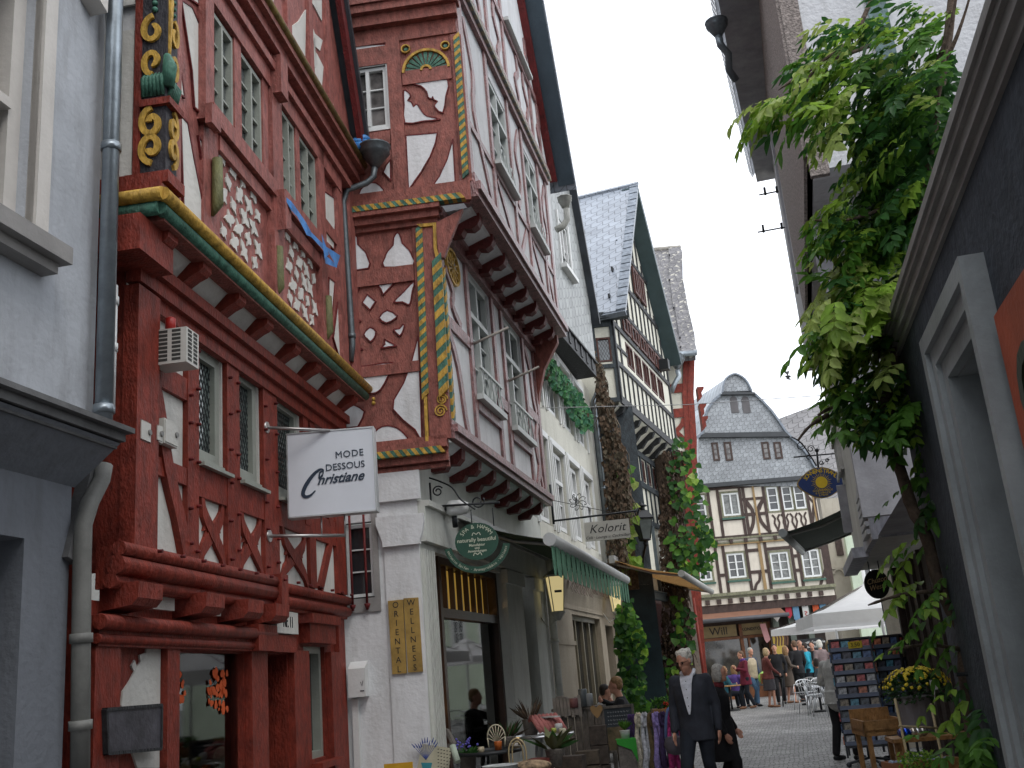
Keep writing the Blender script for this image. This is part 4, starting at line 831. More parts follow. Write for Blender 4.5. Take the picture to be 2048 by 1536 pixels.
def mailbox():
    s = S2; a = s.uz(*c('H', 180, 960), .0); b = s.uz(*c('H', 285, 700), .12)
    t = thing('mailbox', 'white metal mailbox on the whitewashed wall below the barred window', 'mailbox', s.P(a[0], a[1], 0)); m = MB(s); u0, u1, z0, z1 = a[0], b[0], a[1], b[1]
    MX = Matrix(((0,0,1,0),(0,1,0,0),(1,0,0,0),(0,0,0,1))); m.prism([(0.003, z0), (.13, z0), (.13, z1-.02), (0.003, z1+.05)], 0, u1-u0); m.M = s.M @ Matrix.Translation((u0, 0, 0)) @ MX; m.build('casing', WPAINT, t)
    k = MB(s); cx = u1-.035; k.strip([(cx-.012, z0+.14), (cx, z0+.1), (cx+.012, z0+.15)], .006, .13, .133); k.box(cx-.02, cx+.02, z0+.05, z0+.06, .13, .133); k.build('marking', INK, t)
    t = thing('pipe_cover', 'white plastic conduit running down beneath the mailbox', 'conduit', s.P(u0+.02, .3, .02)); k = MB(s); k.box(u0+.01, u0+.07, .3, z0-.02, .001, .05); k.build('conduit', WPAINT, t)
mailbox()
def spa_sign():
    f = F2
    # hangs square to the wall: frame across the street at y ~ 10.95
    Y = 10.9; fs = Fac(0, Y, 93, 1); g = lambda x, y: fs.uz(*c('G', x, y))
    C_ = g(940, 905); rx = g(1080, 905)[0]-C_[0]; rz = C_[1]-g(940, 1025)[1]
    top = g(650, 745); end = g(1060, 705)
    t = thing('spa_shop_sign', 'dark green round hanging sign reading SPA & HAMAM with a crescent banner below', 'sign', fs.P(C_[0], C_[1]-rz, 0))
    m = MB(fs); n = 28; m.prism([(C_[0]+rx*math.cos(2*math.pi*k/n), C_[1]+rz*math.sin(2*math.pi*k/n)) for k in range(n)], -.02, .02)
    m.build('disc', SIGNG, t); m = MB(fs)
    R0, R1 = rx*1.2, rx*1.52; cz = C_[1]-.01; a0, a1 = math.radians(188), math.radians(352); N = 24
    # crescent as quads
    for k in range(N):
        p, q = a0+(a1-a0)*k/N, a0+(a1-a0)*(k+1)/N; m.prism([(C_[0]+R_*math.cos(a), cz+R_*.92*math.sin(a)) for R_, a in ((R0, p), (R1, p), (R1, q), (R0, q))], -.02, .02)
    m.build('banner', SIGNG, t)
    CRM = mat('sign_cream', (.50, .52, .40), .6, bump=0)
    def arc(txt, R_, deg0, deg1, size, flip=False):
        for i, ch in enumerate(txt):
            if ch == ' ': continue
            a = math.radians(deg0+(deg1-deg0)*i/(len(txt)-1)); x, z = C_[0]+R_*math.cos(a), cz+R_*.92*math.sin(a)
            text(ch, fs.M @ Matrix.Translation((x, z, .022)) @ Matrix.Rotation(a+(math.pi/2 if flip else -math.pi/2), 4, 'Z'), size, CRM, t, 'letter', .001)
    arc('SPA & HAMAM', rx*.78, 146, 34, rx*.26); arc('exclusive Seifen · Aromaprodukte · Wellness', (R0+R1)/2, 195, 345, rx*.18, True)
    for s_, z, sz in (('naturally beautiful', .08, .25), ('Manufaktur', -.2, .16), ('und', -.36, .15), ('Anwendungen', -.52, .15)): text(s_, fs.M @ Matrix.Translation((C_[0], C_[1]+rz*z, .022)), rx*sz, CRM, t, 'lettering', .001, bold=.0008)
    o = MB(fs)
    for z in (.36, -.72):
        for sg in (1, -1): o.strip(smooth([(C_[0], C_[1]+rz*z), (C_[0]+sg*.03, C_[1]+rz*z+.02), (C_[0]+sg*.045, C_[1]+rz*z-.01)], 3, False), .008, .02, .023)
    o.build('ornament', CRM, t)
    b = MB(fs); W_ = end[0]-top[0]
    b.tube([(top[0], g(0, 745)[1]+.0, 0), (end[0]+.05, top[1]+.08, 0)], .012, 8); b.tube([(top[0], g(640, 755)[1]-.03, 0), (top[0], g(640, 530)[1], 0)], .014, 8)
    b.tube(smooth([(top[0], g(0, 560)[1], 0), (g(700, 520)[0], g(700, 520)[1], 0), (g(780, 560)[0], g(780, 560)[1], 0), (g(840, 640)[0], g(840, 640)[1], 0), (g(930, 700)[0], g(930, 700)[1], 0)], 4, False), .009, 6)
    for q, r, sg in (((690, 585), 36, 1), ((945, 650), 44, -1)):
        P = []
        for k in range(22): a = math.pi*(.2)+sg*k*.42; rr = r*(1-.72*k/22); x, z = g(q[0]+rr*math.cos(a), q[1]-rr*math.sin(a)); P.append((x, z, 0))
        b.tube(P, .008, 6)
    for x in (850, 985): p = g(x, 0)[0]; b.tube([(p, top[1]+.03, 0), (p, C_[1]+rz*.75, 0)], .006, 6)
    b.build('iron_bracket', IRON, t)
    # white floodlight globe behind the bracket
    l = g(795, 680); t2 = thing('security_camera', 'round white camera housing tucked behind the curled iron bracket', 'camera', f.P(.5, l[1]-.1, .1)); m = MB(); p = fs.P(l[0], l[1], -.12)
    m.tube([p+Vector((-.1, -.03, .0)), p+Vector((-.05, -.02, .0)), p+Vector((.06, 0, 0)), p+Vector((.13, .02, -.01))], [.06, .085, .085, .06], 14); m.build('housing', WPAINT, t2); m = MB(); m.tube([p+Vector((-.103, -.04, 0)), p+Vector((-.1, -.055, 0))], .03, 10); m.tube([p+Vector((-.02, 0, -.09)), p+Vector((-.02, .05, -.2))], .03, 8); m.build('lens', IRON, t2)
SIGNG = mat('sign_green', (.012, .06, .035), .4, .1, bump=.05)
spa_sign()
# ================================================================== SLATE AND CREAM HOUSE with the Kolorit shopfront
p_ = F2.P(6.36, 0, 0); F3 = Fac(p_.x, p_.y, 13, 1); o_ = F3.P(1, 0, .3); F3b = Fac(o_.x, o_.y, 15.5, 1)
JX = Matrix(((0,0,1,0),(0,1,0,0),(1,0,0,0),(0,0,0,1)))
CREAM3 = plaster('cream_render', (.60, .59, .52), .06); SLATEW = slate('wall_slate', (.25, .265, .26), .34, .2, .35, diag=-.35)
def slate_house():
    f, b = F3, F3b
    h = thing('slate_hung_house', 'cream house with diagonal grey slates above and tall white windows', 'house', f.P(3, 0, -3))
    W = [(-.02+1.55*k, 1.13+1.55*k, 3.95, 5.52) for k in range(4)]+[(-.02+1.55*k, 1.1+1.55*k, 6.2, 7.55) for k in range(4)]
    m = MB(f); m.wall(0.0, 6.9, 3.4, 7.9, 0, W, .2); m.face([(6.9, 0, 0), (6.9, 7.9, 0), (6.9, 7.9, -6), (6.9, 0, -6)]); m.face([(0, 7.8, 0), (6.9, 7.8, 0), (6.9, 7.8, -6), (0, 7.8, -6)]); m.build('wall', CREAM3, h)
    for i, q in enumerate(W):
        window(f, h, q[0]+.06, q[1]-.06, q[2]+.06, q[3]-.06, -.12, WPAINT, (PANE, PANE2, PANEW)[i % 3], 2, 3 if i < 4 else 2, .07, .022, depth=.07, mull=.07, transom=.62)
        k = MB(f)
        for e, d in ((.0, .04), (.07, .025)):
            k.box(q[0]-.06-e, q[0]-e, q[2]-.05, q[3]+.06+e, .0, d); k.box(q[1]+e, q[1]+.06+e, q[2]-.05, q[3]+.06+e, .0, d); k.box(q[0]-e, q[1]+e, q[3]+e, q[3]+.06+e, .0, d+.002)
        k.build('window_surround', WPAINT, h)
    # slate hung storey and gable
    Ws = (1.7, 2.55, 9.45, 10.55)
    m = MB(b); m.wall(-1.0, 4.2, 8.05, 9.7, 0, [(Ws[0], Ws[1], Ws[2], 9.7)], .12); m.face([(4.2, 8.05, 0), (4.2, 9.7, 0), (4.2, 9.7, -5), (4.2, 8.05, -5)])
    m.prism([(-1, 9.7), (Ws[0], 9.7), (Ws[0], Ws[3]), (Ws[1], Ws[3]), (Ws[1], 9.7), (4.2, 9.7), (3.15, 12.3), (1.9, 14.6), (-1, 12)], -.12, 0); m.build('slate_wall', SLATEW, h)
    window(b, h, *Ws, -.08, WPAINT, PANE, 2, 2, .06, .02, depth=.06, mull=.05); k = MB(b); k.box(Ws[0]-.1, Ws[1]+.1, Ws[2]-.1, Ws[2]-.01, 0, .12); k.box(Ws[0]-.08, Ws[0]-.01, Ws[2], Ws[3]+.1, 0, .03); k.box(Ws[1]+.01, Ws[1]+.08, Ws[2], Ws[3]+.1, 0, .03); k.build('window_surround', WPAINT, h)
    m = MB(b); m.box(-1, 4.22, 7.72, 8.05, -.5, -.02); m.box(-1, 4.25, 8.02, 8.06, -.4, .03); m.build('jetty_beam', BLACK, h)
    for k in range(9): j = MB(b); j.box(-.4+k*.52, -.25+k*.52, 7.78, 8.02, -.3, .0); j.build('joist_end', BLACK, h)
    m = MB(b); m.beam((4.42, 9.0), (3.2, 12.3), .1, -6, .16); m.beam((3.24, 12.2), (1.2, 15.2), .1, -6, .16); m.build('roof', BLACKS, h)
BLACKS = mat('black_slate', (.035, .04, .048), .5, .3)
slate_house()
def kolorit_front():
    f = F3
    h = thing('cafe_shopfront', 'beige shopfront with a curved fascia and lit wall lanterns below the cream house', 'shopfront', f.P(3.5, 0, 0))
    bm = plaster('beige_render', (.36, .31, .24)); u0, u1 = .25, 7.3
    m = MB(f)
    pr = [(.02, 2.58), (.02, 2.66), (.06, 2.9), (.16, 3.2), (.24, 3.34)]
    for a, b in zip(pr, pr[1:]): m.face([(u0, a[1], a[0]), (u1, a[1], a[0]), (u1, b[1], b[0]), (u0, b[1], b[0])])
    m.box(u0, u1, 3.34, 3.44, 0, .28); m.face([(u1, 2.58, 0), (u1, 3.34, 0), (u1, 3.34, .24), (u1, 2.9, .06)]); m.face([(u0, 2.58, 0), (u0, 3.34, 0), (u0, 3.34, .24), (u0, 2.9, .06)]); m.build('fascia', bm, h)
    m = MB(f); m.wall(0, 6.9, 0, 3.5, 0, [(2.0, 5.0, .3, 2.5), (5.6, 6.6, 0, 2.4)], .3); m.box(.3, 1.75, 0, 2.55, .001, .05); m.box(.28, 1.8, 1.95, 2.02, .001, .07); m.build('wall', bm, h)
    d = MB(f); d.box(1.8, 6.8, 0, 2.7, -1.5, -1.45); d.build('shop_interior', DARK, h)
    fr = MB(f); gl = MB(f)
    for k in range(5): fr.box(2.0+k*.73, 2.08+k*.73, .3, 2.5, -.2, -.1)
    fr.box(2.0, 5.0, 2.42, 2.5, -.2, -.1); fr.box(2.0, 5.0, .3, .4, -.2, -.1); fr.box(5.6, 5.7, 0, 2.4, -.2, -.1); fr.build('window_frame', mat('khaki_frame', (.22, .19, .13), .5), h)
    gl.box(2.0, 5.0, .3, 2.5, -.17, -.16); gl.box(5.6, 6.6, 0, 2.4, -.17, -.16); gl.build('shop_window', PANE, h)
    text('Kolorit', f.M @ Matrix.Translation((2.3, 3.0, .13)) @ Matrix.Rotation(-.35, 4, 'X'), .6, mat('brown_paint', (.10, .06, .035), .7), h, 'lettering', .002, shear=.3, sx=1.2); text('Kunst · Lounge & Cocktailbar', f.M @ Matrix.Translation((5.1, 3.0, .13)) @ Matrix.Rotation(-.35, 4, 'X'), .24, MATS['brown_paint'], h, 'lettering', .002, shear=.2)
kolorit_front()
def lantern(loc, label, wall_dir, s=1.):
    t = thing('wall_lantern', label, 'lantern', loc, group='lit lanterns on the shopfront'); g = MB()
    g.M = at(loc, .2)
    g.lathe([(.075*s, 0), (.12*s, .38*s)], (0, 0, 0), 4, smooth=False, a0=math.pi/4); g.build('lamp_glass', LAMPG, t)
    k = MB(); k.M = g.M; k.lathe([(.15*s, .38*s), (.16*s, .40*s), (.08*s, .45*s), (.02, .47*s)], (0, 0, 0), 4, smooth=False, a0=math.pi/4); k.lathe([(.03, -.1*s), (.085*s, -.02), (.085*s, 0)], (0, 0, 0), 8)
    for i in range(4): a = math.pi/4+i*math.pi/2; k.tube([(.078*s*math.cos(a), .078*s*math.sin(a), 0), (.123*s*math.cos(a), .123*s*math.sin(a), .38*s)], .008, 5)
    w_ = Vector(wall_dir)*.3; k.tube([(0, 0, -.08*s), tuple(w_*.6+Vector((0, 0, -.16*s))), tuple(w_)], .012, 6); k.build('lantern_frame', mat('pale_lantern_metal', (.42, .42, .38), .5), t)
    b = MB(); b.M = g.M; b.box(-.04*s, .04*s, -.115*s, -.1*s, .2*s, .225*s); b.build('emblem', INKB, t)
    l = bpy.data.lights.new('lamp', 'POINT'); l.energy = 4; l.color = (1, .8, .4); l.shadow_soft_size = .08; lo = bpy.data.objects.new('lamp', l); COL.objects.link(lo); lo.parent = t; lo.matrix_basis = Matrix.Translation((0, 0, .2))
LAMPG = glow('lit_lamp_glass', (.95, .78, .38), .4)
LAMPG.node_tree.nodes['Principled BSDF'].inputs['Base Color'].default_value = (.6, .5, .25, 1)
lt = F3.P(*F3.uz(*c('K', 285, 1140), .35), .35); lantern(lt, 'nearer lit lantern beside the white drainpipe', -F3.n, 1.35)
lt = F3.P(*F3.uz(*c('K', 890, 1140), .3), .3); lantern(lt, 'farther lit lantern half behind green vine leaves', -F3.n, 1.35)
dp = [F2.P(6.25, 3.35, .12), F2.P(6.25, 3.1, .12), F2.P(6.3, 2.8, .08), F2.P(6.3, .05, .08)]
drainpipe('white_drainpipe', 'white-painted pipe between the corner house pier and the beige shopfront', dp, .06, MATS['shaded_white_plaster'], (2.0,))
a = F3.P(6.85, 7.9, .1); drainpipe('zinc_drainpipe', 'zinc drainpipe at the far edge of the cream house', [F3.P(6.8, 7.95, .3), F3.P(6.8, 7.6, .1), F3.P(6.8, 3.4, .1)], .06, ZINC, (7.2, 5.5, 4.2))
hp = aty(1131, 455, 16.6); drainpipe('hopper_drainpipe', 'pale grey rain hopper with an elbow under the dark verge of the corner house', [aty(1133, 418, 16.6), aty(1134, 440, 16.6), aty(1126, 452, 16.6), aty(1112, 460, 16.6)], .06, mat('pale_zinc', (.42, .42, .38), .5, .1), (), (aty(1131, 415, 16.6), .13, 8))
def awning(name, label, f, u0, u1, zw, d, zf, top, roll, val=None, stripes=None, vh=.3):
    t = thing(name, label, 'awning', f.P((u0+u1)/2, zf-.3, 0)); m = MB(f)
    n = 26 if stripes else 1; ms = [MB(f), MB(f)]
    for k in range(n):
        a, b = u0+(u1-u0)*k/n, u0+(u1-u0)*(k+1)/n; q = ms[k % 2 if stripes else 0]; sg = .015 if n == 1 else 0
        L = 6
        for i in range(L):
            p0, p1 = i/L, (i+1)/L; zz = lambda p: zw+(zf-zw)*p-math.sin(p*math.pi)*.05
            q.face([(a, zz(p0), d*p0), (b, zz(p0), d*p0), (b, zz(p1), d*p1), (a, zz(p1), d*p1)])
    ms[0].build('cloth', top, t)
    if stripes: ms[1].build('cloth', stripes, t)
    m.tube([(u0-.02, zf, d), (u1+.02, zf, d)], .075, 12); m.build('front_bar', roll, t)
    k = MB(f); k.box(u0, u1, zw-.1, zw+.06, .0, .12); k.tube([(u0+.3, zw-.12, .1), (u0+.5, (zw+zf)/2-.12, d*.55), (u0+.25, zf-.03, d)], .022, 6); k.tube([(u1-.3, zw-.12, .1), (u1-.5, (zw+zf)/2-.12, d*.55), (u1-.25, zf-.03, d)], .022, 6); k.build('awning_arm', mat('grey_metal', (.30, .30, .29), .5, metal=.4), t)
    if val:
        v = MB(f); n = int((u1-u0)/.16); w_ = (u1-u0)/n
        for i in range(n):
            a = u0+i*w_; v.prism([(a, zf-.05), (a+w_, zf-.05), (a+w_, zf-.05-vh*.75), (a+w_*.75, zf-.05-vh), (a+w_*.25, zf-.05-vh), (a, zf-.05-vh*.75)], d+.01+.012*(i % 2), d+.016+.012*(i % 2))
        v.build('valance', val, t)
    return t
GCL = mat('dark_green_canvas', (.015, .045, .02), .9, .15, 8.); GVAL = mat('pale_green_canvas', (.17, .38, .25), .9, .15, 8., trans=.3)
awning('green_awning', 'dark green awning with a scalloped pale green valance over the corner shop', F2, 1.1, 7.6, 3.35, 1.15, 2.93, GCL, mat('white_bar', (.50, .51, .50), .4, .06), GVAL, None, .34)
def kolorit_sign():
    Y = 16.2; fs = Fac(0, Y, 94, 1); g = lambda x, y: fs.uz(*c('K', x, y)); P = [g(550, 245), g(1008, 180), g(1028, 375), g(545, 440)]
    u0, u1 = P[0][0], P[1][0]; z0, z1 = P[3][1], P[1][1]
    zt = (P[0][1]+P[1][1])/2; zb = (P[2][1]+P[3][1])/2
    t = thing('cafe_sign', 'cream hanging sign reading Kolorit on a long thin iron arm', 'sign', fs.P((u0+u1)/2, zb, 0)); m = MB(fs); m.box(u0, u1, zb, zt, -.015, .015); m.build('board', mat('cream_board', (.52, .50, .44), .6, .06), t)
    text('Kolorit', fs.M @ Matrix.Translation(((u0+u1)/2, zb+(zt-zb)*.6, .017)), (zt-zb)*.62, INK, t, 'lettering', .001, shear=.35, spacing=1.05); text('Café · Lounge u. Cocktailbar', fs.M @ Matrix.Translation(((u0+u1)/2, zb+(zt-zb)*.17, .017)), (zt-zb)*.2, INK, t, 'lettering', .001, shear=.3)
    b = MB(fs); a = g(240, 215); e = g(1090, 110); zz = (a[1]+e[1])/2; b.tube([(a[0], a[1], 0), (e[0], e[1], 0)], .016, 6); tp = g(225, -160); b.tube([(a[0], a[1]-.05, 0), (a[0], tp[1], 0)], .018, 6)
    b.tube([(a[0], tp[1]-.25, 0), (g(900, 140)[0], g(900, 140)[1], 0)], .005, 4)
    cx, cz = g(490, 20)
    for k in range(8):
        an = math.pi/4*k; P = [(cx+r*math.cos(an+s_), cz+r*math.sin(an+s_), 0) for r, s_ in ((.01, 0), (.06, .25), (.11, .0), (.14, -.35), (.11, -.5))]; b.tube(smooth(P, 3, False), .006, 5)
    for x in (600, 960): q = g(x, 0)[0]; b.tube([(q, a[1]+(e[1]-a[1])*.5, 0), (q, zt-.02, 0)], .006, 4)
    b.build('iron_bracket', IRON, t)
kolorit_sign()
# ================================================================== BLACK AND WHITE GABLED HOUSE
q_ = F3.P(6.9, 0, 0); a_ = aty(1240, 800, q_.y); F4 = Fac(a_.x, q_.y, 19, 1); S4 = Fac(a_.x, q_.y, 90, 1); F4u = F4
CREAMB = plaster('pale_cream_plaster', (.66, .65, .56), .05); BRN = wood('red_brown_window', (.085, .032, .025))
DARKTEAL = mat('deep_teal_black', (.012, .025, .03), .3, .3)
def gabled_house():
    f, s = F4, S4
    h = thing('gabled_slate_roof_house', 'black and white timbered gable house with a steep blue-grey slate roof', 'house', f.P(3, 0, -3))
    L_ = 6.75
    m = MB(f); m.wall(0, L_, 7.6, 9.8, 0, [(1.3+.92*k, 2.1+.92*k, 8.78, 9.45) for k in range(5)], .1); m.prism([(0, 9.8), (L_, 9.8), (L_, 10.3), (3.4, 14.4)], -.12, 0); m.face([(L_, 7.5, 0), (L_, 10.3, 0), (L_, 10.3, -4), (L_, 7.5, -4)]); m.build('wall', CREAMB, h)
    m = MB(s); m.wall(-3, 0, 7.6, 9.9, 0, [(-.42, -.06, 8.56, 9.19)], .06); m.face([(-3, 7.6, 0), (0, 7.6, 0), (0, 7.6, -3), (-3, 7.6, -3)]); m.build('side_wall', CREAMB, h)
    m = MB(f); m.wall(.3, 6.4, 3.3, 7.6, -.55, [(1.9+.68*k, 2.42+.68*k, 6.3, 6.92) for k in range(6)], .08); m.build('lower_wall', CREAMB, h)
    m = MB(s); m.wall(-3, .33, 3.3, 7.6, -.55); m.build('lower_side_wall', BLACKG, h); m = MB(s); m.wall(-3, .33, 0, 3.3, -.56); m.build('lower_side_wall', DARKTEAL, h)
    t = MB(f); e = .035
    for z0, z1 in ((7.52, 7.72), (8.5, 8.62), (9.52, 9.64), (10.2, 10.3)): t.box(0, L_, z0, z1, .001, e+.01)
    t.box(.7, 6.0, 11.15, 11.27, .001, e+.008); t.box(1.7, 5.2, 12.3, 12.4, .001, e+.008)
    for k in range(14):
        u = .06+k*.51; zt = min(14.2, 9.9+u*1.25) if u < 3.4 else max(9.8, 14.2-(u-3.4)*1.2)
        t.box(u-.03, u+.03, 7.72, 8.5, .001, e);
        if zt > 9.7: t.box(u-.035, u+.035, 9.64, zt, .001, e)
    t.box(0, .12, 7.6, 9.8, .0, e+.02); t.box(L_-.12, L_, 7.6, 10.2, .001, e+.01); t.box(.12, 1.3, 9.0, 9.08, .001, e); t.box(.6, .7, 8.62, 9.5, .001, e)
    t.build('timber_frame', BLACK, h)
    t = MB(s); t.box(-.5, 0, 9.45, 9.8, .001, .05); t.box(-.06, .0, 7.6, 9.5, .001, .04); t.box(-.5, .0, 8.4, 8.5, .001, .045); t.box(-.5, .0, 7.55, 7.66, .001, .05); t.box(-.5, -.42, 8.5, 9.5, .001, .04); t.box(-3, .0, 7.66, 9.45, .0, .012) if 0 else None; t.build('timber_frame', BLACKG, h)
    for k in range(5): window(f, h, 1.32+.92*k, 2.08+.92*k, 8.8, 9.43, -.04, BRN, PANEW2, 2, 1, .05, depth=.05, mull=.045)
    for k in range(5): window(f, h, 1.1+.92*k, 1.85+.92*k, 9.66, 10.1, .04, BRN, PANEW, 2, 1, .07, depth=.04, mull=.06)
    for k in range(2): window(f, h, 3.1+.75*k, 3.72+.75*k, 11.35, 12.15, .04, BRN, PANE, 2, 1, .09, depth=.05, mull=.1)
    for k in range(6): window(f, h, 1.92+.68*k, 2.4+.68*k, 6.32, 6.9, -.6, BRN, PANE, 2, 1, .07, depth=.05, mull=.05)
    window(s, h, -.41, -.07, 8.57, 9.18, -.04, BRN, PANEW, 1, 1, .04, depth=.05, leaded=.07)
    l = MB(f); l.box(.3, 6.4, 6.95, 7.1, -.549, -.5); l.box(.3, 6.4, 6.1, 6.25, -.549, -.5); l.box(.3, 6.4, 5.1, 5.25, -.549, -.5)
    for k in range(12): l.box(.5+k*.52, .58+k*.52, 5.25, 6.1, -.549, -.515)
    for k in range(7): l.box(1.8+k*.68, 1.9+k*.68, 6.25, 6.95, -.549, -.51)
    l.box(.3, .45, 3.3, 7.1, -.549, -.48); l.box(6.2, 6.4, 3.3, 7.1, -.549, -.5); l.build('timber_frame', BLACKG, h)
    for k in range(8): j = MB(f); j.prism([(-.55, 7.1), (-.35, 7.12), (-.2, 7.3), (-.05, 7.36), (.03, 7.5), (-.55, 7.5)], 0, .16); j.M = f.M @ Matrix.Translation((.3+k*.8, 0, 0)) @ JX; j.build('joist_end', BLACK, h)
    m = MB(f); m.face([(.1, 7.15, -.54), (6.5, 7.15, -.54), (6.5, 7.49, -.1), (.1, 7.49, -.1)]); m.build('cove', CREAMB, h)
    # ground storey: slate-blue shopfront
    g = MB(f); g.box(.3, 5.0, 3.12, 3.3, -.55, -.45); g.box(.3, 5.0, 3.3, 3.34, -.55, -.4)
    for u in (.35, 1.1, 1.9, 3.2, 4.3): g.box(u, u+.12, 3.34, 5.1, -.55, -.48)
    g.build('shop_beam', mat('slate_blue_paint', (.07, .09, .10), .5), h)
    g = MB(f); g.box(.3, 6.4, 0, 3.12, -.9, -.85); g.build('shopfront', mat('deep_teal_black', (.012, .025, .03), .3, .3), h)
    g = MB(f)
    for u in (2.15, 2.38): g.box(u, u+.13, 0, 3.12, -.85, -.6)
    g.box(.45, .55, 0, 3.12, -.85, -.7); g.box(3.3, 3.38, 0, 3.12, -.85, -.7); g.build('shop_frame', mat('pale_grey_frame', (.28, .33, .35), .5), h)
    for k in range(2): window(f, h, 1.0+.8*k, 1.7+.8*k, 3.5, 4.3, -.53, BRN, PANE, 2, 1, .08, depth=.05, mull=.07)
    w_ = MB(f); w_.box(3.0, 3.4, 3.34, 5.1, -.548, -.53); w_.build('plaster_panel', WHITE, h)
    # roof
    E0, AP, E1 = (-.3, 9.72), (3.5, 14.75), (7.0, 10.35); D_ = .45
    for (a, b, sg) in ((E0, AP, 1), (E1, AP, -1)):
        pa, pb = f.P(a[0], a[1], D_), f.P(b[0], b[1], D_); L2 = (pb-pa).length
        fr = frame(pa, f.n*sg, pb-pa); r = MB(fr); r.box(-6 if sg > 0 else 0, 0 if sg > 0 else 6, 0, L2+.05, -.1, .0); r.build('roof', SLATEB, h)
        ed = MB(fr); n = 34
        if sg > 0:
            for k in range(n): ed.box(-.22, .02, L2*k/n, L2*(k+.85)/n, .0, .03+.012*(k % 2))
            ed.box(-6, 0, -.06, -.0, -.16, -.02); ed.tube([(-6, L2+.03, 0), (.02, L2+.03, 0)], .05, 6)
            ed.box(-3.0, -2.75, L2-.5, L2-.3, .0, .12)
        ed.build('roof_edge', SLATEB2, h)
    v = MB(f)
    v.beam((E1[0]-.05, E1[1]-.1), (AP[0]-.1, AP[1]-.12), .16, .0, D_); v.beam((E0[0]+.1, E0[1]-.02), (AP[0]+.1, AP[1]-.15), .1, .0, D_-.02); v.build('barge_board', mat('dark_green_grey_paint', (.05, .08, .085), .5), h)
    k = MB(s); k.box(-3, .42, 9.6, 9.75, .0, .25); k.build('eave_board', BLACKG, h)
    t2 = thing('loudspeaker_box', 'small black box lamp mounted on the gable windows of the black and white house', 'wall lamp', f.P(5.3, 10.0, .1)); q = MB(f); q.box(5.15, 5.42, 9.65, 9.95, .08, .35); q.tube([(5.28, 9.95, .05), (5.28, 10.0, .2)], .03, 6); q.build('casing', IRON, t2)
BLACKG = wood('blue_black_timber', (.035, .045, .052), var=.3); SLATEB2 = mat('slate_edge', (.20, .23, .27), .5, .3, 8.)
gabled_house()
awning('striped_awning', 'ochre and brown striped awning over the black and white house shopfront', Fac(1.75, 22.2, 14.5, 1), 0, 7.0, 3.78, 1.5, 3.3, mat('ochre_canvas', (.40, .26, .09), .9, .1, trans=.5), mat('grey_bar', (.33, .33, .31), .45), None, mat('brown_canvas', (.16, .045, .025), .9, .1, trans=.4))
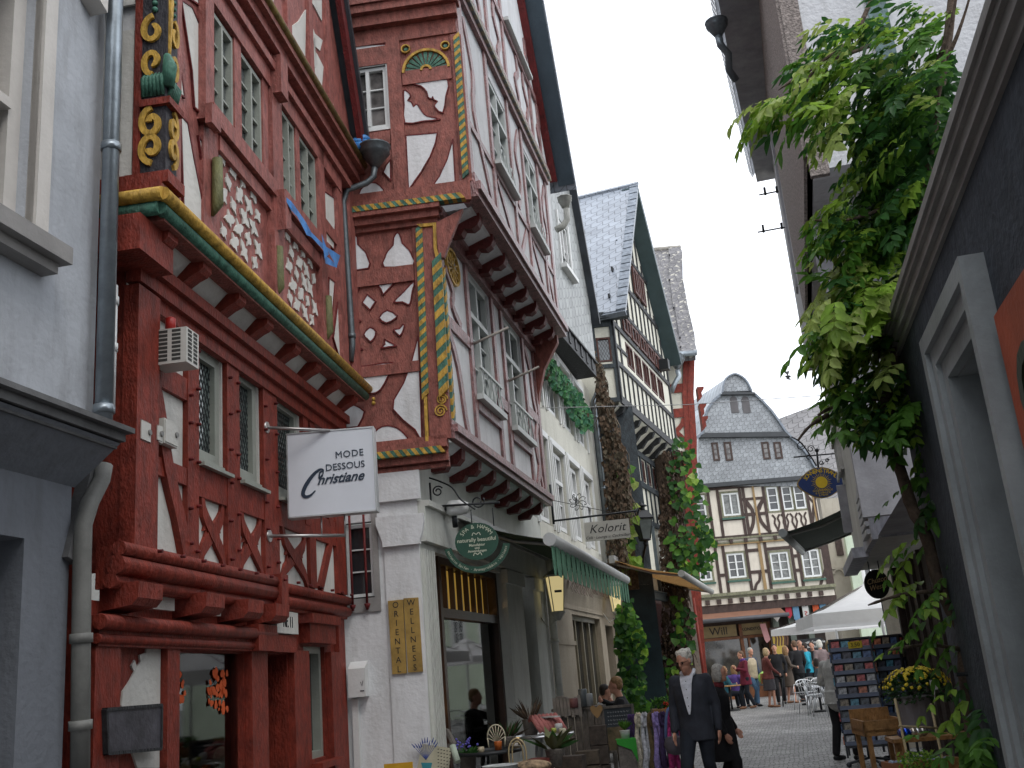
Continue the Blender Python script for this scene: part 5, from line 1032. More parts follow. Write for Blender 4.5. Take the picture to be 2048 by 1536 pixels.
# ================================================================== RED AND CREAM HOUSE with the old mossy slate roof
F5 = Fac(4.7, 31, 90, 1)
def far_red_house():
    f = F5; h = thing('far_red_house', 'narrow red and cream timbered house with a mossy old slate roof', 'house', f.P(.5, 0, -2))
    tr = f.uz(1388, 735)[0]; zt = f.uz(1388, 725)[1]
    RE = [f.uz(*q) for q in ((1389, 718), (1387, 790), (1393, 880), (1393, 1000), (1399, 1150), (1406, 1254), (1416, 1390))]; RE.append((RE[-1][0], 0)); LE = [(u-.36, z) for u, z in RE]
    m = MB(f); m.prism([(-2, 0), (-2, RE[0][1])]+[(u-.02, z) for u, z in RE], -7, 0); m.build('wall', CREAMB, h)
    m = MB(f); m.prism([(-2, 0), (-2, 7.2), (LE[2][0], 7.2)]+LE[3:], .0, .03); m.build('lower_wall', BROWN, h)
    t = MB(f); a = LE[0][0]
    for k in range(len(RE)-1): t.prism([LE[k], RE[k], RE[k+1], LE[k+1]], -.02, .06)
    t.strip([((p[0]+q[0])/2, p[1]) for p, q in zip(LE, RE)], .03, .06, .075)
    for y in (450, 640): z = f.uz(*c('J', 1130, y))[1]; t.box(-1, a, z-.14, z+.14, .001, .05)
    t.strip(smooth([f.uz(*c('J', *q)) for q in ((1180, 680), (1165, 730), (1125, 780), (1150, 810), (1185, 850), (1200, 900))], 3, False), .14, .001, .05)
    t.box(-1, a, 7.2, f.uz(*c('J', 1180, 960))[1], .001, .05)
    t.build('timber_frame', RED, h)
    br = MB(f)
    for y in (490, 620, 720): z = f.uz(*c('J', 1260, y))[1]; br.prism([(tr, z+.2), (tr+.22, z+.2), (tr+.2, z+.12), (tr+.12, z+.06), (tr+.12, z-.12), (tr, z-.22)], -.3, .05)
    each(br, 'console', RED, h)
    # drooping eaves: curved roof facing this way
    P = [(30.4, f.uz(1372, 718)[1]), (30.9, f.uz(1372, 718)[1]+.35), (31.6, 11.6), (32.6, 13.0), (33.6, 14.4), (34.6, 15.75), (35.0, 16.2)]
    xr = [5.78, 5.85, 6.0, 6.1, 6.25, 6.55, 6.6]
    r = MB()
    for i in range(len(P)-1):
        (y0, z0), (y1, z1) = P[i], P[i+1]; fr = frame((2, y0, z0), (1, 0, 0), (0, y1-y0, z1-z0)); q = MB(fr); L = math.hypot(y1-y0, z1-z0); q.prism([(0, 0), (xr[i]-2, 0), (xr[i+1]-2, L+.01), (0, L+.01)], -.25, 0); q.build('roof', SLATEO, h)
        q = MB(fr); q.prism([(xr[i]-2-.45, 0), (xr[i]-2+.05, 0), (xr[i+1]-2+.05, L), (xr[i+1]-2-.4, L)], .0, .07); q.build('verge_slates', SLATEO, h)
    q = MB(); q.tube([(3, P[-1][0], P[-1][1]), (xr[-1]+.05, P[-1][0], P[-1][1])], .1, 8); q.build('ridge', mat('mossy_mortar', (.38, .36, .32), .9, .3, 6.), h)
    q = MB(); q.tube([(3, 30.35, P[0][1]-.02), (5.8, 30.35, P[0][1]-.02)], .09, 8); q.build('gutter', ZINC, h)
    g = [aty(1343, 700, 30.2), aty(1345, 720, 30.2)]; drainpipe('hopper_drainpipe', 'square zinc rain hopper under the mossy roof of the far red house', [aty(1355, 740, 30.2), aty(1358, 752, 30.2), aty(1348, 770, 30.2), aty(1343, 785, 30.2)], .08, ZINC, (), (aty(1355, 738, 30.2), .3, 4))
    c_ = MB(f)
    c_.box(-.2, .2, 0, 3.3, .06, .2); 
    for k in range(4): c_.tube([(-.3+.13*k, .1, .3), (-.32+.13*k, 3.3, .3)], .035, 6)
    c_.build('red_panel', RED, h)
far_red_house()
# ================================================================== BACKGROUND across the little square
B4 = Fac(6.2, 40, 88, 1); CREAMG = plaster('blush_cream_plaster', (.68, .63, .55), .05); OLV = wood('olive_grey_frame', (.20, .20, .13)); BRB = wood('dark_brown_beam', (.06, .038, .032))
SLATEG = slate('grey_scale_slate', (.26, .28, .30), .22, .16, .3); SLATEM = slate('smooth_grey_slate', (.30, .33, .36), .3, .9, .1)
def square_house():
    f = B4; N_ = lambda *p: f.q(c('N', *p)); h = thing('square_corner_house', 'half-timbered house with curved slate gable facing down the street behind the square', 'house', f.P(2.7, 0, -3))
    W2 = [(.52, .96, 6.85, 7.75), (1.62, 2.3, 6.85, 7.75), (3.42, 3.86, 6.9, 7.85), (4.0, 4.42, 6.9, 7.85), (4.48, 4.92, 6.9, 7.85)]
    W1 = [(.35, .85, 4.45, 5.4), (1.5, 2.18, 4.45, 5.4), (3.18, 3.9, 4.25, 5.3), (4.4, 5.1, 4.25, 5.3)]
    m = MB(f); m.wall(-.6, 5.35, 5.95, 8.1, .05, W2, .1); m.wall(-.6, 5.5, 3.75, 5.95, 0, W1, .1); m.face([(5.5, 0, 0), (5.5, 8, 0), (5.5, 8, -7), (5.5, 0, -7)]); m.build('wall', CREAMG, h)
    m = MB(f); m.box(-.6, 5.1, 0, 3.75, -.9, -.85); m.build('ground_wall', mat('dark_brown_shopfront', (.035, .022, .016), .6, .3), h)
    t = MB(f); d0, d1 = .051, .085
    for u in (1.1, 1.48, 2.36, 2.5, 3.3, 3.95, 5.0, 5.25): t.box(u-.055, u+.055, 5.98, 8.0, d0, d1)
    t.box(-.6, 5.35, 7.9, 8.08, d0, d1); t.box(-.6, 5.35, 5.98, 6.08, d0, d1)
    for a, b in ((.4, 1.1), (1.48, 2.4), (2.4, 3.3)): t.box(a, b, 6.66 if a < 2.3 else 6.78, 6.78 if a < 2.3 else 6.9, d0, d1-.003)
    t.box(2.4, 3.3, 7.4, 7.5, d0, d1-.003)
    t.strip(smooth([(2.55, 7.4), (2.75, 7.0), (2.72, 6.5), (2.5, 6.08)], 3, False), .13, d0, d1-.006); t.strip(smooth([(3.25, 7.4), (2.98, 7.0), (3.05, 6.5), (3.35, 6.08)], 3, False), .13, d0, d1-.006)
    t.strip(smooth([(2.5, 7.4), (2.62, 7.15), (2.8, 7.0)], 3, False), .08, d0, d1-.008); t.strip(smooth([(3.3, 7.4), (3.15, 7.2), (3.05, 7.0)], 3, False), .08, d0, d1-.008)
    t.strip(smooth([(4.95, 7.8), (5.02, 7.4), (5.2, 7.1)], 3, False), .08, d0, d1-.008); t.strip(smooth([(5.3, 7.3), (5.15, 6.8), (5.0, 6.1)], 3, False), .11, d0, d1-.006)
    for u in (3.5, 3.85, 4.2, 4.55):
        t.strip(smooth([(u, 6.75), (u+.1, 6.6), (u+.05, 6.42), (u+.17, 6.1)], 2, False), .07, d0, d1-.01); t.strip(smooth([(u+.3, 6.75), (u+.2, 6.6), (u+.25, 6.42), (u+.13, 6.1)], 2, False), .07, d0, d1-.013)
    d0, d1 = .001, .04
    for u in (1.1, 1.4, 2.3, 3.05, 4.05, 4.3): t.box(u-.055, u+.055, 3.9, 5.75, d0, d1)
    t.prism([(5.2, 3.9), (5.5, 3.9), (5.5, 5.75), (5.22, 5.75)], d0, d1); t.beam((4.95, 3.9), (5.3, 4.6), .1, d0, d1-.003)
    for a, b, z in ((1.1, 1.4, 4.6), (2.3, 2.8, 4.62), (2.8, 3.05, 4.62), (4.05, 4.3, 4.55), (4.05, 4.3, 5.1), (2.3, 2.8, 5.45), (3.05, 4.05, 5.45), (5.1, 5.3, 5.35)): t.box(a, b, z-.06, z+.06, d0, d1-.003)
    t.strip(smooth([(2.4, 3.9), (2.5, 4.15), (2.65, 4.3), (2.7, 4.6)], 3, False), .1, d0, d1-.005)
    t.build('timber_frame', BRB, h)
    o = MB(f); o.box(2.86, 2.94, 6.0, 8.0, .085, .1); o.box(2.76, 2.88, 3.9, 5.75, .04, .06); o.box(5.18, 5.24, 6.2, 7.6, .085, .1); o.box(-.6, 5.4, 5.72, 5.77, .0, .1); o.build('ochre_strip', mat('ochre_strip_paint', (.30, .20, .09), .6), h)
    for i, q in enumerate(W2+W1):
        dd = .05 if i < 5 else 0
        rows = (3, 1, 3, 3, 3, 3, 3, 3, 3)[i]; cols = (1, 2, 1, 1, 1, 2, 2, 2, 2)[i]
        window(f, h, *q, dd-.07, mat('bright_window_paint', (.72, .74, .74), .4, .04), PANE if i not in (1, 7, 8) else PANE2, cols, rows, .07, .03, depth=.06, mull=.06, casing=OLV, cw=.07)
        if i not in (2, 3, 4): s_ = MB(f); s_.box(q[0]-.1, q[1]+.1, q[2]-.15, q[2]-.08, dd, dd+.1); s_.build('window_sill', mat('dark_green_sill', (.05, .12, .09), .6), h)
    m = MB(f)
    for z0, z1, d in ((5.78, 5.84, .1), (5.93, 6.0, .16), (3.72, 3.78, .06), (3.8, 3.92, .16)): m.box(-.6, 5.5, z0, z1, -.02, d)
    m.build('cornice', OLV, h)
    m = MB(f); m.box(-.6, 5.5, 5.84, 5.93, .0, .06); m.box(-.6, 5.45, 3.5, 3.72, -.9, .02); m.build('cove', CREAMG, h)
    for k in range(6): j = MB(f); j.box(1.1+k*.58, 1.22+k*.58, 5.78, 5.94, .05, .16); j.build('joist_end', BRB, h)
    for k in range(12): j = MB(f); j.box(.0+k*.44, .16+k*.44, 3.52, 3.7, .0, .1); j.build('joist_end', BRB, h)
    m = MB(f); m.box(-.6, 5.52, 3.2, 3.5, -.88, -.02); m.build('shadow_beam', BRB, h)
    # slate mansard: the lower tier, a black cornice, the curved gable and the little pediment
    m = MB(f); m.prism(f.q(c('M', (285,1400),(285,900),(1220,890),(1290,960),(1380,1060),(1500,1250),(1560,1400))), -5.5, .12); m.build('slate_wall', SLATEG, h)
    pts = c('M', (310,880),(345,830),(365,700),(400,600),(450,530),(530,460),(870,460),(950,540),(1040,640),(1110,740),(1170,830),(1215,870)); m = MB(f); m.prism(f.q(pts), -6, .16); m.build('curved_gable', SLATEG, h)
    m = MB(f); m.prism(f.q(c('M', (540,440),(545,370),(570,300),(640,255),(700,265),(760,310),(800,370),(825,430))), -6, .2); m.build('pediment', SLATEG, h)
    k = MB(f); k.prism(f.q(c('M', (300,900),(350,855),(1170,840),(1225,890)), .2), -.3, .3); k.prism(f.q(c('M', (515,465),(545,432),(860,440),(868,462)), .2), -.3, .34); k.box(-.4, 5.0, 8.0, 8.16, .0, .3); k.build('slate_cornice', mat('dark_lead', (.04, .045, .05), .5), h)
    e = MB(f)
    P = f.q(c('M', (265,905),(330,850),(352,700),(385,600),(440,525),(520,455)), .2); e.strip(P, .1, .16, .26); P = f.q(c('M', (535,440),(540,370),(566,298),(642,250),(702,260),(768,305),(808,368),(835,432)), .2); e.strip(smooth(P, 2, False), .06, .2, .3)
    P = f.q(c('M', (868,452),(955,535),(1045,635),(1118,735),(1178,828),(1225,880),(1300,950),(1390,1050),(1510,1240),(1565,1400)), .2); e.strip(P, .08, .12, .28); e.build('roof_edge', MATS['slate_edge'], h)
    # side slope going back at the left
    a, b = f.uz(*c('M', 520, 470)), f.uz(*c('M', 300, 900)); r = MB(f)
    L = [f.uz(*c('M', *q)) for q in ((300,900),(345,830),(360,700),(395,600),(445,530),(530,460),(545,370),(570,300),(640,255))]
    for (p, q) in zip(L, L[1:]): r.face([(q[0], q[1], .15), (p[0], p[1], .15), (p[0]-2.2, p[1]+.0, -9), (q[0]-2.2, q[1]+.0, -9)])
    r.build('side_roof', SLATEM, h)
    S = [('M', (410,950), (520,1130)), ('M', (535,945), (655,1130)), ('M', (920,945), (1040,1115)), ('M', (1045,945), (1165,1110))]
    for k_, p, q in S:
        a, b = f.uz(*c(k_, *p), .14), f.uz(*c(k_, *q), .14); window(f, h, a[0]+.04, b[0]-.02, b[1], a[1], .125, BRB, PANEC, 1, 3, .07, .02, depth=.03)
    for x in (595, 715):
        a, b = f.uz(*c('M', x, 480), .18), f.uz(*c('M', x+100, 640), .18); m = MB(f); w_ = (b[0]-a[0])/2; cx = a[0]+w_+.05; P = [(cx-w_, b[1]), (cx+w_, b[1])]+[(cx+w_*math.cos(t_), a[1]-w_+w_*math.sin(t_)*1.1) for t_ in [math.pi*i/8 for i in range(9)]]; m.prism(P, .16, .185); m.build('louvre', mat('grey_louvre', (.10, .095, .10), .6), h)
    # shopfront of the bakery
    fr = mat('orange_brown_wood', (.16, .055, .015), .45, .3); m = MB(f)
    for u in (.1, 1.75, 2.85): m.box(u, u+.12, 0, 2.75, -.85, -.7)
    m.box(-.4, 2.95, 2.2, 2.3, -.85, -.7); m.box(-.4, 2.95, 0, .4, -.85, -.7); m.box(2.05, 2.12, 0, 2.2, -.85, -.72); m.build('shop_frame', fr, h)
    m = MB(f); m.box(-.4, 1.75, .4, 2.2, -.84, -.8); m.box(1.87, 2.85, .4, 2.2, -.84, -.8); m.build('shop_window', glassy('brown_glass', (.06, .055, .045), .08, .8, .6, 2.), h)
    m = MB(f); m.box(-.3, 1.65, 2.32, 2.75, -.84, -.72); m.box(1.8, 2.85, 2.32, 2.75, -.84, -.72); m.build('fascia', mat('ochre_fascia', (.22, .17, .08), .6), h)
    text('Will', f.M @ Matrix.Translation((.95, 2.53, -.71)), .42, INK, h, 'lettering', .002); text('KONDITOREI', f.M @ Matrix.Translation((2.32, 2.53, -.71)), .16, INK, h, 'lettering', .002, bold=.004)
    for u in (3.0, 3.6, 4.3): q = MB(f); q.box(u, u+.22, 0, 3.2, -.5, -.3); q.build('pier', mat('grey_green_pier', (.10, .12, .10), .7), h)
square_house()
awning('tan_awning', 'pinkish tan awning over the bakery window on the square', Fac(*B4.P(0, 0, -.7).xy, 88, 1), -.35, 3.3, 3.5, 1.6, 2.9, mat('tan_canvas', (.42, .22, .15), .85, .08, trans=.5), mat('dark_bar', (.08, .08, .09), .5))
def shield_banner(x, y, hpx, col, label, k):
    f = Fac(*B4.P(0, 0, -.1).xy, 88, 1); a = f.uz(*c('O', x, y)); h_ = hpx*.0105; w_ = .24
    t = thing('pennant', label, 'pennant', f.P(a[0], a[1]-h_, 0), group='little pennants hanging under the jetty'); m = MB(f)
    m.prism([(a[0]-w_/2, a[1]), (a[0]-w_/2, a[1]-h_*.75), (a[0], a[1]-h_), (a[0]+w_/2, a[1]-h_*.75), (a[0]+w_/2, a[1]), (a[0]+w_/4, a[1]), (a[0]+w_/4, a[1]-.07), (a[0]+.02, a[1]-.07), (a[0]+.02, a[1]), (a[0]-.05, a[1]), (a[0]-.05, a[1]-.07), (a[0]-w_/3, a[1]-.07), (a[0]-w_/3, a[1])], 0, .01); m.build('cloth', col, t)
    if k: q = MB(f); q.strip(smooth([(a[0]-.05, a[1]-h_*.4), (a[0]+.05, a[1]-h_*.45), (a[0]-.04, a[1]-h_*.55), (a[0]+.04, a[1]-h_*.65)], 3, False), .03, .01, .014); q.build('emblem', mat('red_emblem', (.35, .03, .03), .7), t)
    q = MB(f); q.tube([(a[0], a[1]-.01, .0), (a[0], 3.5, -.1)], .008, 4); q.build('cord', IRON, t)
PW, PB, PR = mat('white_cloth', (.5, .5, .48), .9), mat('pale_blue_cloth', (.12, .24, .36), .9), mat('crimson_cloth', (.35, .03, .05), .9)
for x, y, hp_, m_, lb, k in ((1072, 150, 62, PW, 'white crenellated pennant nearest the tan awning', 0), (1205, 150, 50, PR, 'crimson pennant beside the pale blue one', 0), (1280, 150, 66, PB, 'long pale blue pennant in the middle of the row', 0), (1378, 148, 62, PW, 'white pennant with a red emblem near the white parasol', 1), (1485, 140, 45, mat('orange_red_cloth', (.42, .08, .03), .9), 'orange-red pennant above the parasol', 0), (1558, 130, 50, PB, 'short pale blue pennant at the end of the row', 0)): shield_banner(x, y, hp_, m_, lb, k)
def flag_low():
    f = Fac(*B4.P(0, 0, .3).xy, 88, 1); a = f.uz(*c('O', 950, 345)); t = thing('pennant', 'white and pink pennant hung low beside the bakery door', 'pennant', f.P(a[0], 2.2, 0), group='little pennants hanging under the jetty'); m = MB(f); m.prism([(a[0]-.12, a[1]), (a[0]+.1, a[1]), (a[0]+.2, a[1]-.6), (a[0]+.05, a[1]-.72), (a[0]-.02, a[1]-.6)], 0, .01); m.build('cloth', mat('pink_cloth', (.42, .22, .22), .9), t); q = MB(f); q.tube([(a[0], a[1], 0), (a[0], 3.2, -.1)], .01, 4); q.build('cord', IRON, t)
flag_low()
def square_far():
    # long slate roof behind and the stone wall with its arched frieze, the pale green house
    f = Fac(10.5, 45, 88, 1); h = thing('long_slate_roof_house', 'plain house with a long grey slate roof slope behind the curved gable', 'house', f.P(3, 0, -3))
    P = [f.uz(*c('M', *q)) for q in ((1090,712),(1540,545),(2040,380),(2040,1300),(1650,1300),(1300,1000))]
    m = MB(f); m.prism([(-3, 3), (P[0][0], P[0][1]), (P[1][0], P[1][1]), (P[2][0], P[2][1]+.2), (8, 3)], -.2, 0); m.build('roof', slate('courses_slate', (.25, .245, .25), .5, .22, .2), h)
    m = MB(f); m.box(-3, 8, 0, 3.02, -5, -.1); m.build('wall', CREAMB, h)
    f = Fac(*aty(1690, 1180, 42.5).xy, 88, 1); h = thing('stone_tower_wall', 'beige stone wall with a round-arched frieze and a dark shuttered window', 'wall', f.P(1, 0, -1))
    P = [f.uz(*c('N', *q)) for q in ((1610,190),(1860,230))]
    m = MB(f); m.box(-1.5, 3.5, 0, P[0][1], -3, 0); m.build('wall', plaster('warm_stone', (.40, .37, .31)), h)
    z = f.uz(*c('N', 1750, 960))[1]; m = MB(f)
    for k in range(12): u = -1.2+k*.42; m.strip([(u+.21+.2*math.cos(a), z+.2*math.sin(a)) for a in [math.pi*i/8 for i in range(9)]], .06, .0, .09)
    m.box(-1.4, 3.4, z+.2, z+.3, 0, .1); m.build('arched_frieze', MATS['warm_stone'], h)
    a, b = f.uz(*c('N', 1680, 590)), f.uz(*c('N', 1780, 770)); m = MB(f); m.box(a[0], b[0], b[1], a[1], 0, .05); m.build('shutter', BRB, h)
    f = Fac(*aty(1694, 1100, 41.2).xy, 88, 1); h = thing('pale_green_house', 'pale green rendered house corner with white windows behind the parasol', 'house', f.P(1, 0, -1))
    zt = f.uz(*c('N', 1770, 575))[1]; W = [(.5, 1.1, 3.0, 4.6), (.5, 1.1, 5.6, 6.2), (1.9, 2.5, 3.0, 4.6)]
    m = MB(f); m.wall(0, 6, 0, zt, 0, W, .12); m.face([(0, 0, 0), (0, zt, 0), (0, zt, -.2), (0, 0, -.2)]); m.build('wall', plaster('pale_green_render', (.50, .58, .46)), h)
    for q in W: window(f, h, *q, -.08, MATS['bright_window_paint'], PANE, 2, 3, .07, .03, depth=.06, mull=.05, casing=WPAINT, cw=.09)
    # yellowish house corner with a drooping slate eave behind the blue shop sign
    a = aty(1664, 880, 46); f = Fac(a.x, a.y, 90, 1); h = thing('yellow_eaves_house', 'pale yellow house corner with a dark slate eave beyond the blue sun sign', 'house', f.P(1, 0, -1))
    m = MB(f); m.box(0, 4, 0, a.z-.2, -3, 0); m.build('wall', CREAM, h); m = MB(f); m.prism([(-.35, a.z-.75), (-.3, a.z-.5), (.25, a.z-.1), (4, a.z+.3), (4, a.z-.9)], -3, .3); m.build('roof', BLACKS, h)
square_far()
# ================================================================== RIGHT SIDE
RA = Fac(2.73, 7.5, 193, 1); RB = Fac(4.54, 15.1, 194.4, 1)
DKW = plaster('anthracite_render', (.075, .085, .10), .25, .6, amt=.8); PALEG = mat('pale_grey_gloss', (.30, .32, .32), .45, .16, 2.5)
def dark_shop():
    f = RA; h = thing('anthracite_shop', 'dark anthracite shop wall with pale deep-set window and moulded cornice at the right edge', 'shop', f.P(4, 0, -2))
    m = MB(f); m.wall(1.15, 22, 0, 3.3, 0, [(3.02, 3.74, .5, 2.66)], .42); m.face([(1.15, 0, 0), (1.15, 3.4, 0), (1.15, 3.4, -6), (1.15, 0, -6)]); m.face([(1.15, 3.35, 0), (22, 3.35, 0), (22, 3.35, -6), (1.15, 3.35, -6)]); m.box(7, 22, 3.35, 9.5, -6, -.1); m.build('wall', DKW, h)  # unseen far stretch and upper storey added to darken the lower street
    m = MB(f); m.box(3.019, 3.023, .5, 2.66, -.42, -.0); m.box(3.02, 3.74, 2.655, 2.661, -.42, 0); m.build('window_reveal', PALEG, h)
    m = MB(f)
    for k, (a, b) in enumerate(((0, .09), (.09, .17), (.17, .25))):
        d = .045+.025*k; z = 2.66
        m.box(3.02-b, 3.02-a, .4, z+b, .0, d); m.box(3.74+a*.8, 3.74+b*.8, .4, z+b, .0, d); m.box(3.02-a, 3.74+a*.8, z+a, z+b, .0, d-.001)
    m.build('casing', PALEG, h)
    window(f, h, 3.03, 3.73, .5, 2.65, -.42, PALEG, PANE, 1, 4, .16, .07, depth=.1)
    m = MB(f)
    for z0, z1, d in ((3.2, 3.24, .02), (3.24, 3.29, .045), (3.29, 3.32, .065), (3.32, 3.36, .08)): m.box(1.1, 22, z0, z1, .0, d)
    m.build('cornice', mat('grey_cornice', (.27, .26, .24), .7, .15), h)
    o = thing('orange_shop_board', 'orange-red signboard with a dark green letter C cut off by the frame edge', 'sign', f.P(4.4, 2.1, .0)); m = MB(f); m.box(4.04, 5.7, 1.93, 2.62, .001, .04); m.build('board', mat('orange_red_paint', (.36, .065, .022), .55, .2, 2.5), o)
    text('Cosi', f.M @ Matrix.Translation((4.2, 2.25, .045)), .42, mat('dark_green_letter', (.01, .025, .012), .4), o, 'lettering', .012, align='LEFT', bold=.008)
    return h
dark_shop()
def plaster_house():
    f = RB; h = thing('overhanging_house', 'old roughcast house with a deep slate eave and grey boarded bay on the right', 'house', f.P(3, 0, -3))
    ROUGH = mat('brown_roughcast', (.30, .26, .24), .95, .4, 30., 1.0, 60.); SOFG = mat('grey_soffit_board', (.33, .33, .35), .8, .2); LB = mat('weathered_grey_board', (.44, .45, .49), .7, .3, 4., .3, 20., streak=(3, 1, 3))
    zb = 5.62
    m = MB(f); m.wall(0, 2.6, zb, 9, 0); m.face([(0, zb-.0, 0), (0, 9, 0), (0, 9, -6), (0, zb, -6)]); m.face([(0, zb, 0), (7.3, zb, 0), (7.3, zb, -3), (0, zb, -3)]); m.build('street_wall', plaster('smooth_grey_render', (.50, .50, .51)), h)
    m = MB(f); m.prism([(2.6, zb), (7.3, zb), (7.3, 9), (2.2, 9)], -.05, .03); m.build('roughcast_wall', ROUGH, h)
    m = MB(f); m.box(2.0, 2.3, 6.2, 8.6, .03, .06); m.build('shutter', SOFG, h)
    # lower storey, with the weathered boards and folded shutter
    m = MB(f); m.wall(0, 4.6, 2.6, zb, -.22); m.face([(0, 2.6, -.22), (0, zb, -.22), (0, zb, -5), (0, 2.6, -5)]); m.box(-.0, 4.6, 2.56, 2.6, -5, -.22); m.build('jetty_wall', plaster('worn_cream_render', (.56, .545, .50), amt=.5), h)
    m = MB(f)
    for k in range(5): m.box(.15+k*.17, .29+k*.17, 3.9, 5.2, -.22, -.17)
    m.box(.1, 1.05, 4.35, 4.42, -.17, -.14); m.box(.1, 1.05, 3.85, 3.92, -.17, -.14); m.build('shutter', mat('pale_weathered_wood', (.42, .41, .38), .8, .3), h)
    m = MB(f); m.strip([(.5, 3.75), (.4, 3.3), (.32, 3.1)], .09, -.22, -.1); m.build('iron_stay', SOFG, h)
    # grey boarded bay end facing down the street
    e = f.sub(4.6, -.22, 104.4); m = MB(e); m.box(0, 3.2, 2.56, 4.9, -.02, .02); m.prism([(-.12, 3.15), (0, 3.1), (.0, 4.0), (.3, 4.9), (-.12, 4.9)], -.05, .06); m.build('bay_boarding', LB, h)
    m = MB(f); m.prism([(3.0, 2.55), (4.6, 2.55), (4.6, 3.3), (3.6, 3.25), (3.2, 3.1)], -.219, -.16); m.build('bay_boarding', LB, h)
    m = MB(f)
    for k in range(6): m.box(3.7, 4.5, 2.62+k*.085, 2.67+k*.085, -.16, -.12)
    m.build('vent_louvre', mat('galvanised_louvre', (.45, .46, .47), .5, .2), h)
    m = MB(f); m.box(-.03, 3.1, 2.5, 2.62, -.2, -.02); m.build('sill_board', LB, h)
    # dark ground storey set back
    m = MB(f); m.wall(.6, 8, 0, 2.5, -.72); m.face([(.6, 0, -.72), (.6, 2.5, -.72), (.6, 2.5, -4), (.6, 0, -4)]); m.box(.6, .8, 0, 2.5, -.72, -.6); m.box(4.9, 5.05, 0, 2.5, -.72, -.6)
    for k in range(9): m.box(.9+k*.8, .96+k*.8, 0, 2.5, -.72, -.68)
    m.build('ground_wall', wood('dark_brown_boards', (.055, .042, .036)), h)
    m = MB(f); m.face([(4.6, 2.58, -.22), (4.6, 2.58, -5), (8, 2.58, -5), (8, 2.58, -.22)]); m.build('soffit', SOFG, h)
    # side wall facing the camera, upper: white panels between teal posts
    s = f.sub(7.3, 0, 104.4); m = MB(s); m.box(.03, 6, zb-.15, 9.5, -.2, 0); m.build('side_wall', plaster('bright_white_plaster', (.60, .61, .63), bump=.6), h)
    m = MB(s); m.box(.72, .88, zb-.16, 9.5, .0, .03); m.box(1.75, 1.95, zb-.16, 9.5, .0, .03); m.box(2.1, 2.28, zb-.16, 9.5, .0, .03); m.box(0.9, 1.75, 7.4, 7.5, 0, .02); m.build('timber_frame', TEAL, h)
    m = MB(s); m.box(.0, .16, zb-.2, 9.5, -.05, .012); m.build('roughcast_wall', ROUGH, h)
    m = MB(s); m.box(0, 6, 2.6, zb-.16, -1.2, -1.1); m.build('side_wall', SOFG, h)
    m = MB(s); m.tube([(.95, zb-.1, .08), (.95, 3.2, .08)], .05, 8); m.build('drainpipe', TEAL, h)
    # eave
    b = MB(f.M @ Matrix.Rotation(-math.pi/2, 4, 'X'))      # x along u, local y = -d... footprint polygon extruded upwards
    q = MB(); z = 9.0
    for (u0, d0, u1, d1) in ((-.22, .28, 3.8, .46), (3.8, .46, 8.5, .6)):
        A, B_, C_, D_ = f.P(u0, z, d0), f.P(u1, z, d1), f.P(u1, z, -.1), f.P(u0, z, -.1)
        q.face([A, B_, C_, D_]); up = Vector((0, 0, .14)); q.face([A, B_, B_+up, A+up]); q.face([A, D_, D_+up, A+up]); 
    q.build('soffit', SOFG, h)
    r = MB()
    for (u0, d0, u1, d1) in ((-.25, .33, 3.8, .51), (3.8, .51, 8.5, .65)):
        A, B_, C_, D_ = f.P(u0, z+.12, d0), f.P(u1, z+.12, d1), f.P(u1, z+5, -3), f.P(u0, z+5, -3); up = Vector((0, 0, .16)); r.face([A, B_, C_, D_]); r.face([A+up, B_+up, C_+up, D_+up]); r.face([A, B_, B_+up, A+up]); r.face([A, D_, D_+up, A+up])
        n = int((u1-u0)/.14)
        for k in range(n): t_ = k/n; p = f.P(u0+(u1-u0)*t_, z+.08, d0+(d1-d0)*t_+.0); k2 = f.P(u0+(u1-u0)*(t_+.9/n), z+.08, d0+(d1-d0)*(t_+.9/n)); o_ = f.n*.05; r.face([p, k2, k2+o_+up, p+o_+up])
    r.build('roof', SLATE, h)
    for i, (px, py, py2) in enumerate(((1540, 455, 0), (1545, 381, 0))):
        a = f.P(1.0+.5*i, 0, .0); z_ = aty(px+20, py, a.y).z; t = thing('iron_hook', ('lower thin iron wall hook against the sky' if i == 0 else 'upper thin iron wall hook against the sky'), 'hook', f.P(1+.5*i, z_, 0)); k = MB(f); u = 1.0+.5*i; k.tube([(u, z_, 0), (u, z_, .42-.1*i)], .012, 5); k.tube([(u, z_-.02, .33-.1*i), (u, z_+.1, .33-.1*i)], .02, 6); k.tube([(u, z_-.02, .06), (u, z_+.08, .06)], .02, 6); k.build('hook', IRON, t)
plaster_house()
hq = aty(1425, 45, 10.6); drainpipe('hopper_drainpipe', 'dark grey rain hopper with a crooked pipe hanging off the right eave', [aty(1437, 72, 10.6), aty(1441, 90, 10.6), aty(1457, 108, 10.7), aty(1458, 140, 10.8), aty(1472, 160, 10.9)], .045, mat('dark_zinc', (.16, .19, .21), .4, .2, metal=.6), (), (aty(1437, 72, 10.6), .13, 12))
def hidden_shop():
    f = Fac(7.05, 21, 199, 1); h = thing('side_shop', 'shop beyond the roughcast house that carries the dark green awning', 'house', f.P(2, 0, -2)); m = MB(f); m.box(0, 5, 0, 6.5, -4, 0); m.build('wall', CREAM, h); m = MB(f); m.box(.4, 4.6, .3, 2.6, .001, .02); m.build('shop_window', PANE, h)
    awning('green_awning', 'dark grey-green awning with a pale roller jutting from the right before the square', f, .2, 4.1, 3.9, 1.4, 3.48, mat('grey_green_canvas', (.045, .065, .05), .9, .1), PALEG)
hidden_shop()
